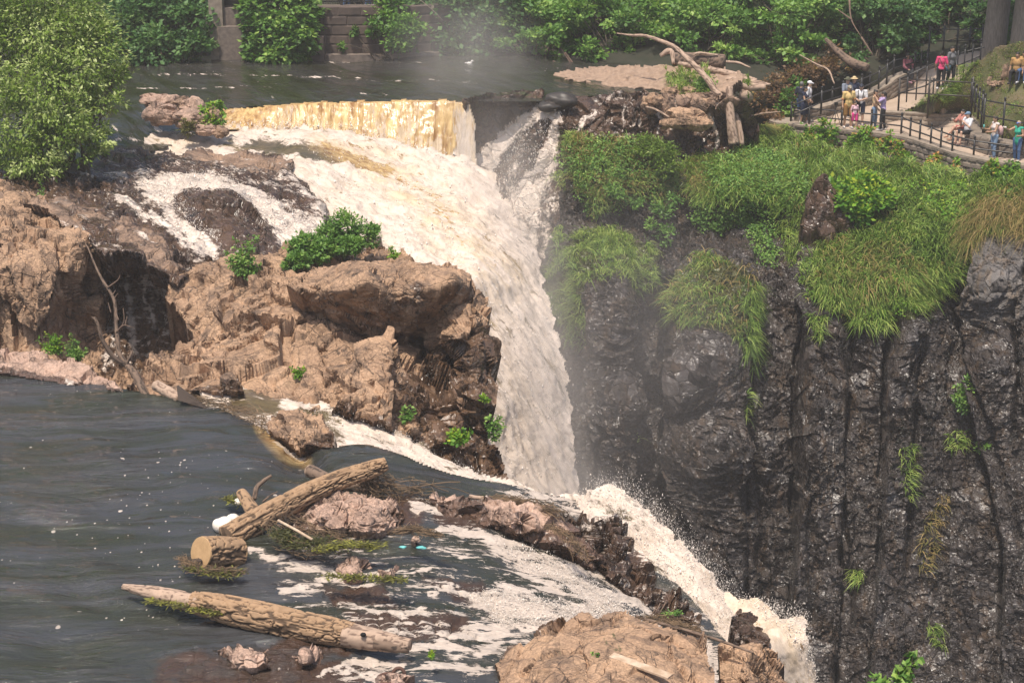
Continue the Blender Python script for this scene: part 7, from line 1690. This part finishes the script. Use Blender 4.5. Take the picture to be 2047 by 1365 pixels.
# the group at the lookout
person('woman in a navy dress hugged by a man at the lookout rail', onpath(1607, 247), 1.60, .9, NAVY, NAVY, 'tan', leg='dress', female=True, style='short', sleeve=.2, group='visitors at the lookout', arms={-1: ((.22, -.10, 1.15), (.05, -.25, 1.05)), 1: ((.22, -.05, 1.15), (.12, -.25, 1.05))})
person('grey haired man in dark shirt with his arm round the navy dressed woman', onpath(1599, 243), 1.72, 2.4, ('ink', (.02, .025, .045)), DENIM, 'tan', hair=(.16, .15, .15), group='visitors at the lookout', arms={-1: ((.34, -.16, 1.36), (.20, -.42, 1.36)), 1: ((.27, .05, 1.14), (.2, -.12, .98))})
person('man in white shirt and white cap behind the hugging couple', onpath(1614, 244), 1.76, 1.2, WHITE, NAVY, 'light', hat=('cap', (.78, .76, .78)), leg='short', group='visitors at the lookout')
person('man in olive brimmed hat and patterned shirt behind the yellow shirt', onpath(1690, 236), 1.74, .5, ('greycheck', (.22, .25, .31)), BLACK, 'light', hat=('brim', (.10, .10, .06)), group='visitors at the lookout', arms={-1: ((.26, -.08, 1.14), (.2, -.3, 1.1)), 1: ((.26, -.05, 1.14), (.15, -.3, 1.08))})
person('woman in pale straw hat and navy vest behind the white tee', onpath(1704, 232), 1.68, -.4, NAVY, BLACK, 'light', hat=('brim', (.62, .48, .27)), female=True, group='visitors at the lookout')
e, J = person('man in pale yellow sports shirt and ochre shorts at the rail', onpath(1694, 256), 1.80, .12, ('yellow', (.68, .48, .20)), ('ochre', (.34, .17, .05)), 'tan', hat=('cap', (.30, .26, .20)), leg='short', top_len=.02, group='visitors at the lookout')
attach(e, 'shirt_emblem', lambda m: (m.add(*tube_geo([(.095 * math.cos(t), -.142 - .0 * t, 1.16 + .095 * math.sin(t)) for t in np.linspace(0, 2 * np.pi, 25)], .006, 5, False)), cloth('emblem', (.5, .34, .13)))[1])
attach(e, 'sleeve_cuff', lambda m: ([m.add(*tube_geo([J['S'][q] + (J['E'][q] - J['S'][q]) * .78, J['S'][q] + (J['E'][q] - J['S'][q]) * .86], .066, 12)) for q in (-1, 1)], cloth('orange', (.75, .18, .05)))[1])
e, J = person('man in white tee and navy cap with a black shoulder bag', onpath(1718, 250), 1.74, -.3, WHITE, NAVY, 'light', hat=('cap', (.02, .025, .045)), leg='short', group='visitors at the lookout', arms={-1: ((.25, -.05, 1.14), (.08, -.28, 1.08)), 1: ((.25, -.05, 1.14), (.02, -.28, 1.08))})
attach(e, 'shoulder_bag', lambda m: (m.box((-.10, -.19, .96), (.20, .08, .22)), M['iron'])[1])
attach(e, 'bag_strap', lambda m: ([m.tube([(q * .09, -.13, 1.05), (q * .10, -.155, 1.25), (q * .11, -.06, 1.47)], .018, 6) for q in (-1, 1)], M['iron'])[1])
person('child in bright pink shorts half hidden behind the yellow shirt', onpath(1707, 257), 1.15, .3, ('pinkwhite', (.70, .45, .50)), ('hotpink', (.72, .05, .26)), 'light', leg='short', female=True, group='visitors at the lookout')
person('woman with hair bun in beige tee and ripped jeans', onpath(1746, 258), 1.66, 1.2, ('beige', (.62, .42, .25)), PALE_DENIM, 'tan', female=True, style='bun', group='visitors at the lookout', head_dir=.3, arms={-1: ((.22, -.02, 1.14), (.20, -.18, .93)), 1: ((.22, -.02, 1.14), (.18, -.2, .98))})
person('woman in lavender tee and black trousers with arms raised', onpath(1763, 261), 1.64, -1.9, ('lavender', (.44, .33, .56)), BLACK, 'tan', female=True, style='ponytail', group='visitors at the lookout', arms={-1: ((.24, -.22, 1.34), (.12, -.34, 1.56)), 1: ((.24, -.2, 1.30), (.14, -.36, 1.5))})
# on the ramp
e, J = person('seated woman in sunglasses and maroon flowered blouse on the wall', un(1812, 163, zD(163, 2.62)), 1.66, .35, ('maroon', (.24, .08, .10)), BLACK, 'tan', female=True, style='long', sit=True, cross=True, sleeve=.9, shoes=(.7, .4, .45), arms={-1: ((.24, -.10, 1.15), (.12, -.32, 1.02)), 1: ((.24, -.10, 1.15), (.05, -.33, 1.02))}, head_dir=-.5)
attach(e, 'sunglasses', lambda m: (m.box(J['hc'] + J['hd'] * .095 + (0, 0, .012), (.13, .02, .03), 0.5), M['iron'])[1])
e, J = person('woman in hot pink top and black trousers seen from behind', onpath(1879, 179), 1.62, 2.9, ('hotpink2', (.68, .06, .17)), BLACK, 'tan', female=True, style='bun', shoes=(.75, .7, .7))
attach(e, 'bag_strap', lambda m: (m.tube([(.13, .05, 1.46), (0, .15, 1.2), (-.16, .10, .98)], .014, 6), M['iron'])[1])
e, J = person('woman in black and white print jacket carrying a teal bag', onpath(1899, 172), 1.68, .6, ('zebra', (.16, .16, .17)), BLACK, 'tan', female=True, style='long', sleeve=1, head_dir=-.6)
attach(e, 'handbag', lambda m: (m.box((-.26, -.05, .80), (.26, .10, .24)), cloth('tealbag', (.06, .13, .18)))[1])
# sitters on the lawn
person('person in black trousers and black sneakers sitting on the lawn edge', onpath(2030, 166, lawn), 1.70, -.5, ('ochretop', (.45, .26, .10)), BLACK, 'tan', sit=True, shoes=(.03, .03, .04))
person('person in blue jeans and white sneakers sitting at the picture edge', onpath(2044, 163, lawn), 1.68, -.4, ('ochretop', (.45, .26, .10)), DENIM, 'tan', sit=True, shoes=(.75, .73, .75))
# on the seat wall
e, J = person('seated man in white tee, black shorts and blue flat cap', un(1932, 287, zD(287, 1.22)), 1.74, -1.1, WHITE, BLACK, 'light', hat=('cap', (.14, .22, .32)), leg='short', sit=True, shoes=(.20, .12, .10), arms={-1: ((.25, -.14, 1.16), (.10, -.26, 1.32)), 1: ((.25, -.14, 1.16), (.08, -.26, 1.32))}, head_dir=-.2)
e, J = person('seated woman in red patterned shorts holding a paper cup', un(1922, 279, zD(279, 1.26)), 1.68, -1.1, ('redtop', (.48, .20, .16)), ('redprint', (.42, .12, .10)), 'light', leg='short', female=True, style='ponytail', sit=True, cross=True, shoes=(.5, .3, .2), arms={-1: ((.24, -.2, 1.18), (.12, -.40, 1.28)), 1: ((.24, -.1, 1.15), (.15, -.33, 1.02))})
attach(e, 'paper_cup', lambda m: (m.add(*tube_geo([J['W'][-1] + (0, -.06, -.04), J['W'][-1] + (0, -.06, .08)], [.03, .042], 12)), M['white'])[1])
e, J = person('woman in white tank top and jeans raising a teal phone', onpath(1985, 316), 1.68, -1.25, ('offwhite', (.68, .58, .54)), PALE_DENIM, 'tan', female=True, style='low_bun', sleeve=0, arms={-1: ((.22, -.14, 1.14), (.16, -.38, 1.20)), 1: ((.22, -.14, 1.14), (.12, -.38, 1.12))})
attach(e, 'phone', lambda m: (m.box(J['W'][-1] + (.04, -.09, .10), (.085, .014, .17)), M['teal'])[1])
attach(e, 'backpack', lambda m: (m.add(*sphere_geo((.02, .24, 1.12), (.13, .11, .21), 14, 10)), cloth('pinkpack', (.62, .40, .38)))[1])
e, J = person('woman in green sleeveless top and blue visor taking a photo', onpath(2031, 322), 1.60, -.75, ('emerald', (.03, .36, .24)), DENIM, 'tan', hair=(.45, .33, .24), female=True, hat=('visor', (.08, .14, .42)), sleeve=0, top_len=.10, arms={-1: ((.30, -.26, 1.32), (.34, -.46, 1.42)), 1: ((.24, -.02, 1.12), (.14, -.24, 1.12))})
attach(e, 'phone', lambda m: (m.box(J['W'][-1] + (-.02, -.09, .05), (.16, .014, .085)), M['white'])[1])
# passers-by behind the picket fence, only their legs reach into the picture
wl = un(692, 12, 84.6)
person('passer by in dark jeans behind the picket fence', wl + np.array([0, .5, -.1]), 1.75, 1.2, ('ink', (.02, .025, .045)), DENIM, 'brown')
person('passer by in orange shirt behind the picket fence', wl + np.array([1.0, .7, -.1]), 1.7, 1.4, ('orangetee', (.7, .2, .05)), DENIM, 'tan')
MB().box(wl + np.array([0.2, .9, -.32]), (8, 1.6, .35)).build('walkway', M['path'], None, False)['kind'] = 'structure'
# tripod beside the yellow shirt
c = onpath(1669, 253); e = empty('tripod', c, 'camera tripod with a dark camera beside the yellow shirted man', 'tripod')
for k in range(3):
    a = k * 2.1 + .3; MB().tube([c + (.28 * math.cos(a), .28 * math.sin(a), 0), c + (0, 0, .72)], .016, 6).build('leg', M['iron_worn'], e)
MB().tube([c + (0, 0, .6), c + (0, 0, .92)], .02, 6).build('column', M['iron'], e); MB().box(c + (0, 0, .98), (.15, .12, .11)).build('camera', M['iron'], e, False)
# ---------------------------------------------------------------- mist rising out of the chasm, and the thin summer haze
def volume_mat(name, col, dens, soft_=True, scale=.25, aniso=.2):
    m = bpy.data.materials.new(name); m.use_nodes = True; nt = m.node_tree; nt.nodes.clear()
    out = nt.nodes.new('ShaderNodeOutputMaterial'); v = nt.nodes.new('ShaderNodeVolumePrincipled')
    v.inputs['Color'].default_value = (*col, 1); v.inputs['Anisotropy'].default_value = aniso
    v.inputs['Density'].default_value = dens
    nt.links.new(v.outputs[0], out.inputs['Volume'])
    if soft_:
        tc = nt.nodes.new('ShaderNodeTexCoord'); L = nt.nodes.new('ShaderNodeVectorMath'); L.operation = 'LENGTH'
        nt.links.new(tc.outputs['Object'], L.inputs[0])
        mr = nt.nodes.new('ShaderNodeMapRange'); mr.interpolation_type = 'SMOOTHSTEP'
        nt.links.new(L.outputs['Value'], mr.inputs[0]); mr.inputs[1].default_value = 1.0; mr.inputs[2].default_value = .15; mr.inputs[3].default_value = 0; mr.inputs[4].default_value = dens
        nz = nt.nodes.new('ShaderNodeTexNoise'); nz.inputs['Scale'].default_value = 2.6; nz.inputs['Detail'].default_value = 3
        nt.links.new(tc.outputs['Object'], nz.inputs['Vector'])
        mr2 = nt.nodes.new('ShaderNodeMapRange'); nt.links.new(nz.outputs[0], mr2.inputs[0]); mr2.inputs[1].default_value = .3; mr2.inputs[2].default_value = .7; mr2.inputs[3].default_value = .35; mr2.inputs[4].default_value = 1.5
        mu = nt.nodes.new('ShaderNodeMath'); mu.operation = 'MULTIPLY'
        nt.links.new(mr.outputs[0], mu.inputs[0]); nt.links.new(mr2.outputs[0], mu.inputs[1]); nt.links.new(mu.outputs[0], v.inputs['Density'])
    return m
def mist(c, r, dens, tilt=0.0):
    v, f = sphere_geo((0, 0, 0), 1, 24, 16)
    mm = MB().add(v, f); me = mk_mesh('mist', v, mm.f, volume_mat('mist_air', (.97, .91, .86), dens), True, None, mm.z)
    o = link('mist', me, None, c); o.scale = r; o.rotation_euler = (0, tilt, 0); o['kind'] = 'stuff'
mist(un(1062, 820, 59.0), (3.0, 4.5, 8.0), .11)
mist(un(1010, 380, 66.0), (3.0, 5.0, 4.2), .08)
mist(un(1270, 720, 62.0), (5.5, 5.0, 8.5), .032)
mist(un(1062, 540, 66.5), (1.9, 2.2, 4.2), .16)
mist(un(1115, 985, 57.0), (2.4, 2.0, 2.6), .22)
mist(un(930, 110, 74.0), (4.0, 6.0, 3.8), .06)
hz = MB().box((0, 44, 8), (150, 136, 60)); hz = hz.build('haze', volume_mat('haze_air', (.93, .90, .88), .0007, False, aniso=0.0), None, False); hz['kind'] = 'stuff'
